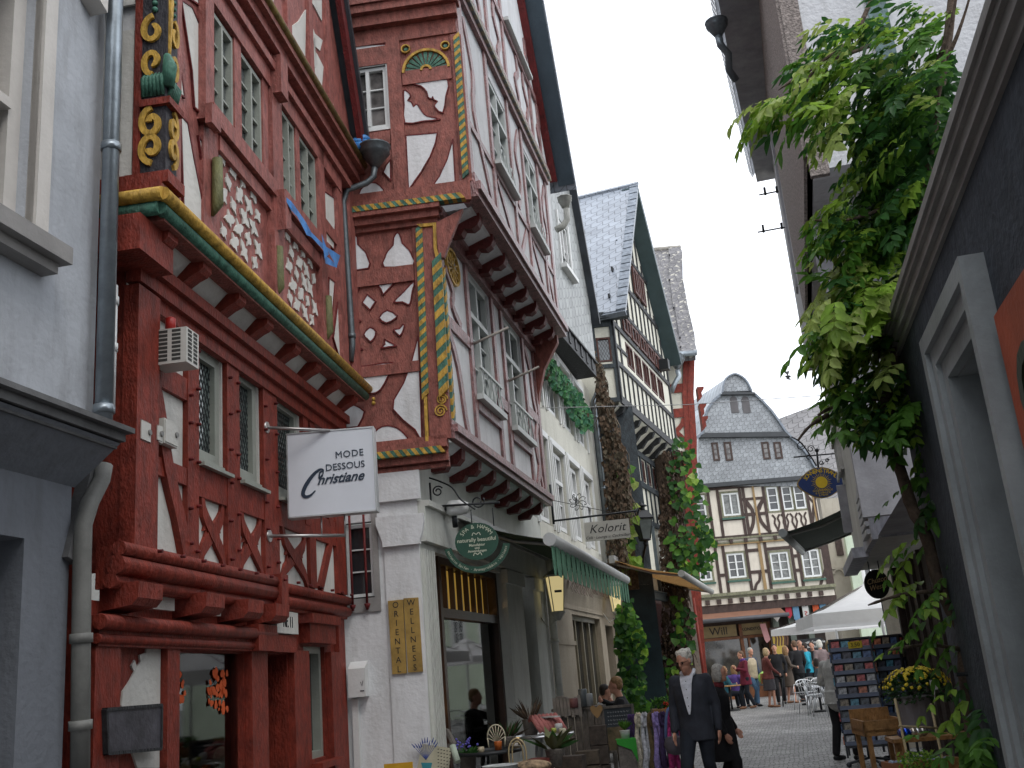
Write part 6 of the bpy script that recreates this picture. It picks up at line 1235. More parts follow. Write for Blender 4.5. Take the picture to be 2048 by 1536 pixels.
def sun_sign():
    Y = 16.4; f = Fac(0, Y, 94, 1); g = lambda x, y: f.uz(*c('W', x, y)); C_ = g(358, 715); hw = g(530, 715)[0]-C_[0]; hh = C_[1]-g(358, 825)[1]
    t = thing('sun_sign', 'blue quatrefoil hanging sign with a yellow sun and the word SONNENSTRAHL', 'sign', f.P(C_[0], C_[1]-hh, 0))
    def outline(k): 
        P = []
        for i in range(48):
            a = 2*math.pi*i/48; r = 1
            x = hw*math.cos(a)*1.0; z = hh*math.sin(a)*(.60+.40*abs(math.sin(a))**2.2); P.append((C_[0]+x*k, C_[1]+z*k))
        return P
    m = MB(f); m.prism(outline(1.0), -.03, .0); m.build('border', mat('gold_trim', (.42, .27, .06), .5), t); m = MB(f); m.prism(outline(.95), .0, .012); m.build('board', mat('deep_blue_paint', (.02, .045, .16), .45), t)
    GL = mat('sun_yellow', (.62, .42, .02), .6, bump=0); m = MB(f); r = hh*.38; m.prism([(C_[0]+r*math.cos(math.pi*i/10), C_[1]+r*math.sin(math.pi*i/10)) for i in range(20)], .012, .022)
    for i in range(28): a = 2*math.pi*i/28; m.beam((C_[0]+r*1.12*math.cos(a), C_[1]+r*1.12*math.sin(a)), (C_[0]+r*(1.5+.25*(i % 2))*math.cos(a), C_[1]+r*(1.5+.25*(i % 2))*math.sin(a)), .008, .012, .018, .003)
    m.build('sun', GL, t)
    w_ = 'SONNENSTRAHL'
    for i, ch in enumerate(w_):
        a = math.radians(152-(124*i/(len(w_)-1))); x, z = C_[0]+hw*.70*math.cos(a), C_[1]-hh*.05+hh*.80*math.sin(a); text(ch, f.M @ Matrix.Translation((x, z, .014)) @ Matrix.Rotation((a-math.pi/2)*.8, 4, 'Z'), hh*.36, GL, t, 'letter', .001, bold=.002)
    for i, (s_, z) in enumerate((('GOLDSCHMIEDE', -.52), ('& SCHMUCK', -.68), ('& MEHR', -.82))): text(s_, f.M @ Matrix.Translation((C_[0], C_[1]+hh*z, .014)), hh*.17, GL, t, 'lettering', .001)
    b = MB(f); top = g(328, 490); b.tube([(g(338, 610)[0], C_[1]+hh*.97, -.01), (top[0], top[1], -.01)], .016, 6); b.ball((top[0], top[1], -.01), .035)
    b.tube([(g(160, 500)[0]+.0, g(330, 500)[1]-.05, -.01), (g(600, 480)[0], g(600, 500)[1], -.01)], .012, 6)
    b.tube(smooth([(*g(150, 395), -.01), (*g(220, 440), -.01), (*g(290, 540), -.01), (*g(325, 600), -.01)], 4, False), .012, 6)
    for (x, y), r, sg in (((215, 455), 32, 1), ((285, 480), 26, -1), ((270, 535), 20, 1), ((360, 575), 18, 1), ((400, 560), 14, -1)):
        P = [(*g(x+r*(1-.65*k/16)*math.cos(sg*k*.5), y+r*(1-.65*k/16)*math.sin(sg*k*.5)), -.01) for k in range(17)]; b.tube(P, .008, 5)
    b.build('iron_bracket', IRON, t)
sun_sign()
def oval_sign():
    Y = 14.0; f = Fac(0, Y, 96, 1); C_ = f.uz(*c('W', 745, 1425)); rx = f.uz(*c('W', 832, 1425))[0]-C_[0]; rz = C_[1]-f.uz(*c('W', 745, 1528))[1]
    t = thing('oval_sign', 'black oval hanging sign with gold script Chuzon Weste under the bay', 'sign', f.P(C_[0], C_[1]-rz, 0)); m = MB(f); m.prism([(C_[0]+rx*math.cos(math.pi*i/16), C_[1]+rz*math.sin(math.pi*i/16)) for i in range(32)], -.02, .02); m.build('board', IRON, t)
    GD = mat('old_gold', (.65, .48, .25), .5, bump=0)
    for s_, z in (('Chuzon', .25), ('Weste', -.2)): text(s_, f.M @ Matrix.Translation((C_[0], C_[1]+rz*z, .023)) @ Matrix.Rotation(.15, 4, 'Z'), rz*.52, GD, t, 'lettering', .001, shear=.35, sx=.85)
    b = MB(f); 
    for s_ in (-.4, .4): b.tube([(C_[0]+rx*s_, C_[1]+rz*.85, 0), (C_[0]+rx*s_, 2.56, 0)], .008, 5)
    b.build('chain', IRON, t)
oval_sign()
def street_lamp():
    a = aty(1290, 1078, 23.3); b = aty(1288, 1004, 23.3); Hh = b.z-a.z; s = Hh/.95; t = thing('street_lamp', 'black four-sided iron street lantern on a wall bracket beside the vines', 'street lamp', a); g = MB(at(a, .3, s)); g.lathe([(.15, 0), (.26, .5)], (0, 0, 0), 4, smooth=False, a0=math.pi/4); g.build('lamp_glass', glassy('dusty_lamp_glass', (.10, .115, .11), .2), t)
    k = MB(at(a, .3, s)); k.lathe([(.29, .5), (.31, .53), (.16, .72), (.1, .74)], (0, 0, 0), 4, smooth=False, a0=math.pi/4); k.lathe([(.1, .72), (.08, .8), (.09, .82), (.16, .84), (.14, .87), (.05, .9), (.02, .97)], (0, 0, 0), 10); k.lathe([(.03, -.2), (.06, -.12), (.05, -.06), (.15, -.04), (.155, 0)], (0, 0, 0), 10)
    for i in range(4): an = math.pi/4+i*math.pi/2; k.tube([(.15*math.cos(an), .15*math.sin(an), 0), (.26*math.cos(an), .26*math.sin(an), .5)], .014, 5)
    k.build('lantern_frame', IRON, t); k = MB(); e = F4.P(1.2, a.z-.25, -.3); k.tube(smooth([tuple(a+Vector((0, 0, -.12))), tuple(a.lerp(e, .5)+Vector((0, 0, -.25))), tuple(e)], 4, False), .03, 6); k.tube(smooth([tuple(a.lerp(e, .3)+Vector((0, 0, -.12))), tuple(a.lerp(e, .6)+Vector((0, 0, -.5))), tuple(e+Vector((0, 0, -.6)))], 4, False), .02, 6); k.build('bracket', IRON, t)
street_lamp()
wire = thing('span_wire', 'thin pale wire stretched across the street between the gables', 'wire', F3.P(0, 6, .5)); m = MB(); a, b = aty(1075, 816, 17.0), aty(1700, 787, 15.5); m.tube([a, (a+b)/2+Vector((0, 0, -.06)), b], .006, 4); m.build('wire', mat('pale_wire', (.5, .5, .5), .5), wire)
# ================================================================== PLANTS
def leafmat(name, col, tr=.45): return mat(name, col, .5, .3, 9., 0, trans=tr, spec=.3)
LG = [leafmat('leaf_yellow_green', (.26, .42, .055), .5), leafmat('leaf_green', (.10, .24, .035), .5), leafmat('leaf_deep_green', (.04, .12, .03)), leafmat('leaf_pale', (.40, .50, .14), .5)]
BARK = mat('vine_bark', (.10, .07, .05), .9, .4, 12., .8, 30.); DRY = mat('dry_leaf', (.10, .065, .04), .9, .5, 14.); DRY2 = mat('dry_twig', (.13, .10, .07), .9, .4, 14.)
class Leaves:
    """a bag of leaf-sized faces, one mesh per tone"""
    def __init__(s, n=4): s.b = [MB() for _ in range(n)]
    def leaf(s, p, d, up, L, W, k, shape='oval'):
        d = d.normalized(); x = d.cross(up)
        if x.length < 1e-4: x = Vector((1, 0, 0))
        x.normalize(); n = x.cross(d); fold = n*W*random.uniform(.05, .22); bend = -n*L*random.uniform(.0, .25)
        if shape == 'oval': a, b_, e = p+d*L*.3, p+d*L*.62, p+d*L+bend; w1, w2 = W*.5, W*.42
        else: a, b_, e = p+d*L*.12, p+d*L*.5, p+d*L+bend; w1, w2 = W*.52, W*.5
        m = s.b[k]; i = len(m.v)
        m.v += [tuple(p), tuple(a-x*w1+fold), tuple(b_-x*w2+fold+bend*.4), tuple(e), tuple(b_+x*w2+fold+bend*.4), tuple(a+x*w1+fold), tuple(p+(e-p)*.5+bend*.3)]
        m.f += [(i, i+1, i+2, i+6), (i+6, i+2, i+3), (i, i+6, i+4, i+5), (i+6, i+3, i+4)]; m.sm += [True]*4
    def pinnate(s, p, d, L, k, leaf=.085, n=5):
        """a feather leaf: drooping stalk with paired leaflets and one at the tip"""
        d = d.normalized(); side = d.cross(Vector((0, 0, 1)))
        side = side.normalized() if side.length > 1e-3 else Vector((1, 0, 0)); up = side.cross(d); q = p.copy(); dd = d.copy()
        for j in range(n):
            dd = (dd+Vector((0, 0, -.12-.05*j))).normalized(); q = q+dd*L/n; up = side.cross(dd)
            for sg in (1, -1):
                ld = (side*sg*.9+dd*.55+Vector((0, 0, -.3))+Vector([random.uniform(-.2, .2) for _ in range(3)])); l = leaf*random.uniform(.7, 1.1)
                s.leaf(q, ld, up, l, l*.46, k)
        s.leaf(q, dd, up, leaf, leaf*.45, k)
    def build(s, name, parent, mats):
        for m, mt in zip(s.b, mats): m.build(name, mt, parent)
def inside(pt, poly):
    x, y = pt; r = False
    for i in range(len(poly)):
        (x0, y0), (x1, y1) = poly[i], poly[i-1]
        if (y0 > y) != (y1 > y) and x < (x1-x0)*(y-y0)/(y1-y0)+x0: r = not r
    return r
def scatter(poly, n):
    xs = [p[0] for p in poly]; ys = [p[1] for p in poly]; out = []
    while len(out) < n:
        p = (random.uniform(min(xs), max(xs)), random.uniform(min(ys), max(ys)))
        if inside(p, poly): out.append(p)
    return out
def wisteria():
    random.seed(21); g = thing('wisteria', 'wisteria climbing the dark shop corner, its bright leaf sprays hanging into the street', 'climbing plant', gnd(1990, 1900))
    tr = MB()
    def stem(pts, Y0, Y1, r0, r1, name='trunk'):
        n = len(pts); P = [aty(x, y, Y0+(Y1-Y0)*i/(n-1)) for i, (x, y) in enumerate(pts)]; P = smooth([tuple(p) for p in P], 3, False); m = len(P); tw = MB()
        tw.tube([Vector(p)+Vector((math.sin(i*.8)*.01, math.cos(i*.8)*.01, 0)) for i, p in enumerate(P)], [r0+(r1-r0)*i/(m-1)+random.uniform(-.003, .004) for i in range(m)], 8); tw.build(name, BARK, g)
    main = [(2000,2000),(1985,1700),(1964,1536),(1937,1434),(1929,1349),(1932,1278),(1900,1222),(1887,1183),(1864,1118),(1844,1058),(1829,1018),(1806,966),(1792,920),(1786,886),(1776,840),(1776,790),(1784,730),(1800,650),(1812,560),(1840,420),(1870,260),(1890,120),(1905,-40)]
    stem(main, 6.0, 6.1, .042, .03); stem([(2040,1900),(2010,1640),(1990,1500),(1972,1395),(1955,1345),(1940,1300),(1915,1262),(1905,1180),(1885,1080),(1878,960)], 6.1, 6.2, .04, .022)
    for pts in ([(1820,560),(1850,380),(1880,200),(1900,60),(1920,-60)], [(1860,150),(1890,80),(1915,0),(1925,-60)], [(1868,140),(1900,100),(1935,20),(1950,-50)], [(1740,90),(1640,130),(1560,180)], [(1750,-20),(1700,80),(1640,130),(1580,210)], [(1800,400),(1700,440),(1620,440)], [(1800,700),(1700,640),(1630,640)], [(1790,800),(1700,800),(1640,830)], [(1890,1180),(1800,1190),(1740,1210)], [(1930,1300),(1850,1290),(1780,1300)], [(1655,830),(1620,850),(1600,880)]): stem(pts, 6.0, 5.8, .016, .005, 'branch')
    lv = Leaves()
    # poly, leaves, depth range, tone weights (lit tips, dim inside as leaf colour), growth direction
    Z = [([(1600,110),(1720,40),(1900,30),(1890,200),(1800,330),(1690,300),(1640,230),(1560,200)], 330, (5.6, 6.6), (2, 5, 3, 1), (-.8, -.3, .1)),
         ([(1530,230),(1620,130),(1700,180),(1690,290),(1600,250)], 60, (5.3, 5.9), (5, 3, 1, 4), (-1, -.2, -.1)),
         ([(1730,120),(1900,100),(1880,330),(1830,480),(1720,440),(1700,280)], 420, (5.9, 6.8), (1, 4, 7, 0), (-.6, -.3, -.5)),
         ([(1700,330),(1850,320),(1850,450),(1780,520),(1690,500),(1660,430)], 230, (5.8, 6.6), (2, 5, 4, 0), (-.8, -.3, -.2)),
         ([(1640,420),(1720,400),(1720,500),(1650,480)], 45, (5.6, 6.0), (4, 4, 1, 1), (-1, -.2, -.1)),
         ([(1690,500),(1800,490),(1810,620),(1700,640),(1670,590)], 170, (5.8, 6.5), (6, 4, 3, 3), (-.8, -.3, 0)),
         ([(1660,580),(1780,600),(1810,760),(1700,760),(1640,700)], 190, (5.7, 6.5), (5, 5, 3, 3), (-.8, -.3, -.1)),
         ([(1640,600),(1700,620),(1680,700),(1630,690)], 60, (5.5, 5.9), (5, 1, 0, 6), (-.8, -.2, -.4)),
         ([(1780,560),(1860,640),(1880,780),(1800,800)], 80, (6.0, 6.5), (1, 3, 6, 0), (-.2, -.5, -.5)),
         ([(1680,760),(1800,740),(1850,860),(1720,850),(1670,830)], 130, (5.7, 6.4), (2, 5, 4, 1), (-.9, -.2, -.1)),
         ([(1800,820),(1880,800),(1900,900),(1840,940)], 20, (6.0, 6.4), (1, 3, 5, 0), (-.3, -.5, -.5)),
         ([(1610,830),(1650,820),(1640,850),(1600,860)], 1, (5.8, 6.0), (3, 3, 0, 1), (-.7, -.2, -.3)),
         ([(1780,870),(1880,880),(1870,1010),(1800,1000)], 18, (5.9, 6.2), (4, 4, 1, 0), (-.5, -.3, -.5)),
         ([(1870,1020),(1920,1030),(1930,1200),(1880,1180)], 22, (6.0, 6.3), (1, 4, 4, 0), (-.2, -.5, -.4)),
         ([(1810,1080),(1850,1090),(1850,1140),(1800,1130)], 6, (5.8, 6.0), (4, 3, 0, 0), (-.9, -.2, -.2)),
         ([(1790,1180),(1910,1140),(1920,1200),(1800,1230)], 11, (5.7, 6.1), (3, 5, 1, 0), (-1, -.2, -.1)),
         ([(1820,1240),(1920,1230),(1930,1290),(1810,1300)], 9, (5.7, 6.1), (3, 5, 1, 0), (-1, -.2, -.15)),
         ([(1790,1290),(1900,1290),(1890,1350),(1790,1300)], 3, (5.7, 6.0), (2, 5, 1, 0), (-1, -.2, -.2)),
         ([(1850,1370),(1960,1380),(1930,1450),(1880,1430)], 4, (5.6, 5.9), (2, 4, 3, 0), (-.8, -.3, -.1)),
         ([(1880,1440),(2010,1420),(2030,1536),(1880,1530)], 20, (5.5, 5.9), (1, 5, 4, 0), (-.5, -.5, -.1)),
         ([(1900,1240),(1960,1300),(1960,1400),(1930,1380)], 8, (6.0, 6.2), (1, 4, 4, 0), (-.3, -.5, -.4))]
    for poly, n, (ya, yb), wts, g_ in Z:
        for p in scatter(poly, int(n*(.62 if ya > 5.5 or n > 100 else .8))):
            k = random.choices(range(4), wts)[0]; d = Vector(g_)+Vector((random.uniform(-.5, .5), random.uniform(-.5, .5), random.uniform(-.45, .35)))
            lv.pinnate(aty(*p, random.uniform(ya, yb))+Vector((.08, 0, .05)), d, random.uniform(.2, .34), k, random.uniform(.07, .135), random.choice((3, 4, 5, 5)))
    for p in ((1500, 215), (1520, 240), (1535, 205), (1545, 250), (1560, 225), (1580, 200), (1515, 260)): lv.pinnate(aty(*p, 5.5)+Vector((.12, 0, .03)), Vector((-1, -.1, -.05)), .3, random.choice((0, 3)), .1, 5)
    lv.build('foliage', g, LG)
wisteria()
def climber(name, label, loc, polys, lmin, lmax, mats=None, stems=(), sr=.02, shape='heart', nrm=(-.2, -1, .3)):
    g = thing(name, label, 'climbing plant', loc); lv = Leaves(); nv = Vector(nrm)
    for poly, n, Y, tw, droop in polys:
        for p in scatter(poly, n):
            y = Y(p) if callable(Y) else Y; L = random.uniform(lmin, lmax); up = nv+Vector([random.uniform(-.6, .6) for _ in range(3)]); d = Vector((random.uniform(-.7, .7), random.uniform(-.4, .2), -droop+random.uniform(-.5, .5)))
            lv.leaf(aty(*p, y+random.uniform(-.25, .1)), d, up, L, L*random.uniform(.75, 1.0), random.choices(range(4), tw)[0], shape)
    lv.build('foliage', g, mats or LG)
    for pts, Y, r in stems:
        t = MB(); P = smooth([tuple(aty(x, y, (Y((x, y)) if callable(Y) else Y))) for x, y in pts], 3, False); t.tube(P, [r*(1-.5*i/len(P)) for i in range(len(P))], 6); t.build('stem', BARK, g)
    return g
random.seed(31)
# green climber at the far corner of the black and white house
YV = lambda p: 28.2
far = [([(1355,860),(1385,880),(1400,960),(1420,1040),(1425,1130),(1400,1170),(1360,1140),(1340,1040),(1335,940)], 190, 28.0, (.3, 3, 8, .1), .5), ([(1330,1060),(1420,1040),(1435,1120),(1410,1165),(1340,1150)], 100, 27.8, (.4, 4, 6, 0), .5),
       ([(1345,1190),(1385,1200),(1392,1290),(1365,1330),(1345,1260)], 60, 27.8, (1, 5, 5, 0), .5), ([(1320,1310),(1365,1330),(1350,1400),(1320,1400)], 25, 27.6, (1, 5, 4, 0), .5)]
cl = climber('green_climber', 'large-leaved green climber on the far corner of the black and white house', F4.P(6.5, 0, .3), far, .1, .25)
random.seed(32); tw = MB(); lf = Leaves(2)
def brown(poly, n, Y, m, leaf=True):
    for p in scatter(poly, n):
        a = aty(*p, Y+random.uniform(-.25, .15)); d = Vector((random.uniform(-.25, .25), random.uniform(-.1, .1), random.uniform(-1, -.4)))*random.uniform(.3, .8); m.tube([a, a+d*.5+Vector((random.uniform(-.08, .08), random.uniform(-.08, .02), 0)), a+d], [.014, .012, .006], 4, cap=False)
    if leaf:
        for p in scatter(poly, n*3):
            L = random.uniform(.07, .15); lf.leaf(aty(*p, Y+random.uniform(-.35, .05)), Vector([random.uniform(-.6, .6), random.uniform(-.6, .2), -1]), Vector((random.uniform(-1, 1), -1, random.uniform(-.5, 1))), L, L*.7, random.choice((0, 0, 1)))
g = thing('withered_climber', 'brown withered climber matted over the corner beside the zinc drainpipe', 'climbing plant', F4.P(-.3, 0, -.6))
core = MB(S4); 
brown([(1190,740),(1225,800),(1240,900),(1245,1010),(1255,1130),(1215,1130),(1210,950)], 210, 22.9, tw); brown([(1190,700),(1212,760),(1210,820),(1194,800)], 60, 23.0, tw); brown([(1225,820),(1250,900),(1262,1010),(1245,1060)], 90, 22.8, tw)
tw.build('stem', DRY2, g); lf.build('foliage', g, (DRY, mat('dry_leaf_grey', (.11, .09, .06), .9, .4, 14.))); core.box(-.36, -.02, 3.2, 6.2, -.5, -.38); core.build('stem', DRY, g)
tw = MB(); lf = Leaves(2); g = thing('brown_vine_trunk', 'thick matted brown vine trunk at the far corner under the green leaves', 'climbing plant', F4.P(6.6, 0, .3))
brown([(1325,900),(1365,900),(1368,1100),(1385,1300),(1370,1420),(1320,1420),(1325,1200),(1318,1050)], 620, 28.3, tw); tw.build('stem', BARK, g); lf.build('foliage', g, (mat('brown_leaf', (.07, .045, .03), .9, .4, 14.), DRY)); core = MB(F4); core.box(5.7, 6.6, 0, 7.3, -.5, -.1); core.build('stem', BARK, g)
random.seed(33)
climber('autumn_climber', 'thin climber with yellowing leaves trailing over the brown windows', F4.P(2, 4, -.4), [([(1222,920),(1268,930),(1272,985),(1225,960)], 9, 23.6, (3, 3, 0, 3), .6), ([(1235,1090),(1262,1040),(1275,1120),(1250,1180)], 30, 23.3, (3, 4, 1, 3), .6), ([(1250,1010),(1272,1000),(1280,1030),(1255,1040)], 8, 23.2, (3, 1, 0, 5), .5), ([(1345,920),(1395,930),(1400,1000),(1370,1000)], 12, 27.4, (3, 4, 2, 1), .5)], .16, .26)
climber('shopfront_climber', 'leafy green climber growing up beside the farther lit lantern', F3.P(6.6, 0, .4), [([(1235,1215),(1262,1195),(1275,1290),(1285,1360),(1290,1420),(1250,1420),(1236,1330),(1230,1260)], 330, 20.6, (.6, 4, 9, 0), .5), ([(1255,1210),(1280,1240),(1300,1310),(1280,1330),(1262,1260)], 60, 20.2, (5, 4, 2, 0), .5), ([(1245,1380),(1285,1370),(1300,1440),(1255,1450)], 120, 19.5, (1, 4, 6, 0), .4)], .08, .17, stems=(([(1262,1460),(1250,1380),(1240,1300),(1245,1200)], 20.6, .03), ([(1290,1460),(1275,1380),(1262,1280)], 20.5, .02)))
random.seed(34); IV = [leafmat('ivy_green', (.08, .24, .09), .3), leafmat('ivy_blue_green', (.06, .20, .11), .3), leafmat('ivy_deep', (.02, .07, .03), .2), DRY]
iy = lambda p: 17.25+(p[0]-1080)*.045
climber('ivy_garland', 'hanging ivy garland in a window box below the upper cream house windows', F3.P(3, 6.6, .2), [([(1082,700),(1100,715),(1130,755),(1160,790),(1182,830),(1184,860),(1165,840),(1140,800),(1105,770),(1084,740)], 1500, iy, (6, 5, 2, .5), .6), ([(1130,790),(1150,800),(1175,845),(1165,865),(1140,830)], 120, iy, (6, 4, 1, .2), .9), ([(1150,835),(1172,840),(1168,862),(1158,866)], 20, iy, (6, 4, 1, .2), 1)], .07, .12, IV, nrm=(.3, -1, .5))
wb = thing('window_box', 'long terracotta-coloured window box behind the ivy garland', 'window box', F3.P(1.3, 6.75, .2)); m = MB(F3); m.box(1.1, 6.2, 6.8, 6.93, .02, .16); m.build('box', mat('dark_planter', (.05, .06, .04), .8), wb)
# ================================================================== PEOPLE
SKIN = mat('skin', (.50, .25, .17), .55, .08, 8., .05); 
def cloth(name, col, rough=.9): return mat(name, col, rough, .22, 6., .4, 14.)
def remesh(o, vs, sm=3):
    r = o.modifiers.new('remesh', 'REMESH'); r.mode = 'VOXEL'; r.voxel_size = vs; r.use_smooth_shade = True
    s = o.modifiers.new('smooth', 'SMOOTH'); s.factor = .6; s.iterations = sm
def limb(m, pts, rs):
    """capsule chain: balls at the joints, tapered tubes between"""
    for i, (p, r) in enumerate(zip(pts, rs)):
        m.ball(p, r, 1, 1, 1, 10, 6)
        if i: m.tube([pts[i-1], p], [rs[i-1], r], 10)
def blob(m, c_, sx, sy, sz): m.ball(c_, 1, sx, sy, sz, 12, 8)
def loft(m, rings, n=18):
    b = len(m.v)
    for z, rx, ry, yo in rings:
        for k in range(n): a = 2*math.pi*k/n; m.v.append((rx*math.cos(a), yo+ry*math.sin(a), z))
    for i in range(len(rings)-1):
        for k in range(n): k2 = (k+1) % n; m.f.append((b+i*n+k, b+i*n+k2, b+(i+1)*n+k2, b+(i+1)*n+k)); m.sm.append(True)
    m.f.append(tuple(b+k for k in range(n))[::-1]); m.f.append(tuple(b+(len(rings)-1)*n+k for k in range(n))); m.sm += [True]*2
def person(label, loc, face, H=1.7, top=None, bottom=None, hair=None, shoe=None, hairstyle='short', legs='trousers', step=(0, 0), arms=((.05, .1, .95), (-.05, .1, .95)), fine=False, coat=0., look=0., lean=0., seated=False, vest=None, group=None, scarf=None, cat='person', skinm=None, girth=1., nod=0., hemdrop=.1):
    """local axes: +y is where the person faces. arms: (hand x beyond shoulder, forward, height) for right(+x) and left(-x)"""
    s = H/1.75; root = thing('person', label, cat, loc, 0, group); Mx = at(loc, face, s); V = Vector; vs = (.011 if fine else .02)
    hz = .93 if not seated else .47; ln = V((0, lean, 0)); up = .0
    hip = V((0, 0, hz)); ch = hip+V((0, .02, .36))+ln*.6; sh = hip+V((0, 0, .5))+ln; nk = sh+V((0, .015, .07)); hd = nk+V((0, .045+nod*.4, .16-nod*.15))
    sk = MB(Mx); cm = MB(Mx); bm = MB(Mx)
    # head with face, neck
    hy = Matrix.Rotation(look, 3, 'Z') @ Matrix.Rotation(-nod*2.2, 3, 'X')
    def hp(x, y, z): return hd + hy @ V((x, y, z))
    b0 = len(sk.v); blob(sk, (0, 0, .02), .074, .092, .105); blob(sk, (0, .028, -.06), .052, .062, .06); blob(sk, (0, .095, -.012), .013, .022, .026); blob(sk, (0, .088, .012), .01, .012, .03)
    blob(sk, (.077, .0, -.005), .012, .02, .032); blob(sk, (-.077, .0, -.005), .012, .02, .032); blob(sk, (0, .078, -.056), .026, .014, .011); blob(sk, (0, .072, -.09), .024, .02, .018); blob(sk, (.03, .075, .028), .024, .012, .01); blob(sk, (-.03, .075, .028), .024, .012, .01)
    for i in range(b0, len(sk.v)): v = hd + hy @ V(sk.v[i]); sk.v[i] = tuple(v)
    limb(sk, [tuple(nk+V((0, -.01, -.06))), tuple(hd+V((0, -.01, -.05)))], [.062, .054])
    # torso
    g = girth
    blob(sk, tuple(ch), .15*g, .10*g, .2); blob(sk, tuple(hip+V((0, 0, .1))), .145*g, .105*g, .14)
    hem = hz-hemdrop if not seated else hz+.02
    R_ = [(hem, .178*g, .135*g, 0), (hz+.06, .172*g, .135*g, .005), (hz+.2, .165*g, .13*g, .012+lean*.3), (hz+.34, .182*g, .132*g, .014+lean*.6), (hz+.44, .19*g, .12*g, .006+lean*.85), (hz+.5, .165*g, .1, lean), (hz+.545, .1, .078, lean), (hz+.575, .07, .068, lean+.005)]
    loft(cm, R_); limb(cm, [tuple(sh+V((-.15, 0, -.015))), tuple(sh+V((.15, 0, -.015)))], [.07, .07])
    if coat: blob(cm, tuple(hip+V((0, 0, -.02))), .18*g, .14*g, .2); cm.lathe([(.16*g, hz+.1), (.185*g, hz-.1), (.2*g, hz-coat), (.19*g, hz-coat-.005)], (0, 0, 0), 16)
    # arms
    for sg, a in ((1, arms[0]), (-1, arms[1])):
        S = sh+V((sg*.185, -.01, -.01)); Hn = sh+V((sg*.185+sg*a[0], a[1], 0)); Hn.z = a[2] if not seated else a[2]; D = Hn-S; L = min(D.length, .56); D = D.normalized()*L; Hn = S+D
        mid = S+D*.5; out = V((sg*.6, -.8, -.35)).normalized(); out = (out-D.normalized()*out.dot(D.normalized())).normalized(); k = math.sqrt(max(.0, .285**2-(L/2)**2)); El = mid+out*k
        limb(sk, [tuple(S), tuple(El), tuple(Hn)], [.045, .036, .026]); limb(cm, [tuple(S), tuple(El), tuple(El+(Hn-El)*.93)], [.072, .055, .043])
        fd = (Hn-El).normalized(); 
        if fine:
            pc = Hn+fd*.05; blob(sk, tuple(pc), .022, .036, .048); pd = (fd+V((0, .25, 0))).normalized(); ax = V((0, 1, 0))-fd*fd.y; ax = ax.normalized() if ax.length > .2 else V((0, 0, 1))
            for i, (o_, l_) in enumerate(((-.026, .06), (-.009, .072), (.009, .068), (.026, .052))):
                q0 = pc+ax*-o_+fd*.035; q1 = q0+fd*l_*.5+V((-sg*.006, .004, 0)); q2 = q1+(fd+V((-sg*.5, .2, 0))).normalized()*l_*.5; limb(sk, [tuple(q0), tuple(q1), tuple(q2)], [.0105, .0095, .008])
            q0 = pc+ax*.03; limb(sk, [tuple(q0-fd*.02), tuple(q0+ax*.02+fd*.02), tuple(q0+ax*.022+fd*.05)], [.013, .011, .009])
        else: blob(sk, tuple(Hn+fd*.05), .03, .03, .06)
    # legs
    for sg, stp in ((1, step[0]), (-1, step[1])):
        hj = hip+V((sg*.09, 0, 0))
        if seated: kn = V((sg*.12, .44, .47)); an = V((sg*.12, .46, .08))
        else:
            an = V((sg*.1, stp, .085+abs(stp)*.12*(stp < 0))); kn = hj.lerp(an, .5)+V((0, .05+.06*(abs(stp) > .1), 0))
        limb(sk, [tuple(hj), tuple(kn), tuple(an)], [.075, .05, .036]); limb(sk, [tuple(an+V((0, -.02, -.04))), tuple(an+V((0, .13, -.055)))], [.034, .026])
        if legs == 'trousers': limb(bm, [tuple(hj), tuple(kn), tuple(an+V((0, 0, .03)))], [.098*g, .073, .06])
        f_ = MB(Mx); limb(f_, [tuple(an+V((0, -.03, -.045))), tuple(an+V((0, .06, -.05))), tuple(an+V((0, .15, -.055)))], [.04, .044, .034]); o = f_.build('shoe', shoe or IRON, root); remesh(o, vs, 2)
    if legs == 'trousers': blob(bm, tuple(hip+V((0, 0, .03))), .16*g, .125*g, .13)
    if legs == 'skirt': bm.lathe([(.15*g, hz+.1), (.185*g, hz-.12), (.2, hz-.42), (.19, hz-.425)], (0, 0, 0), 16)
    if seated and legs != 'skirt': blob(bm, (0, .1, .5), .17, .2, .1)
    o = sk.build('body', skinm or SKIN, root); remesh(o, vs*.8, 2)
    o = cm.build('jacket' if coat < .3 else 'coat', top, root); remesh(o, vs, 4)
    if bm.f: o = bm.build('skirt' if legs == 'skirt' else 'trousers', bottom, root); remesh(o, vs, 4)
    # hair
    hm = MB(Mx); b0 = 0
    blob(hm, (0, -.02, .055), .083, .095, .085)
    if hairstyle == 'short': blob(hm, (0, -.045, .01), .08, .07, .085)
    if hairstyle == 'fluffy':
        for k in range(16): a = k*.41; blob(hm, (.06*math.cos(a), -.03+.07*math.sin(a)*(.9 if math.sin(a) < 0 else .75), .07+.03*math.sin(k*2.1)), .035, .035, .03)
        blob(hm, (0, -.05, .01), .082, .065, .085)
    if hairstyle == 'bob': blob(hm, (0, -.04, -.02), .098, .078, .125); blob(hm, (.07, .0, -.02), .03, .05, .1); blob(hm, (-.07, .0, -.02), .03, .05, .1)
    if hairstyle == 'long': blob(hm, (0, -.045, -.06), .1, .075, .19); blob(hm, (.075, -.01, -.06), .032, .05, .16); blob(hm, (-.075, -.01, -.06), .032, .05, .16)
    for i in range(len(hm.v)): hm.v[i] = tuple(hd + hy @ V(hm.v[i]))
    # keep the face clear
    o = hm.build('hair', hair, root); remesh(o, vs*.7, 1)
    if vest: q = MB(Mx); loft(q, [(z_, rx*1.08, ry*1.14, yo) for z_, rx, ry, yo in R_[:-1]]); o = q.build('vest', vest, root); remesh(o, vs, 3)
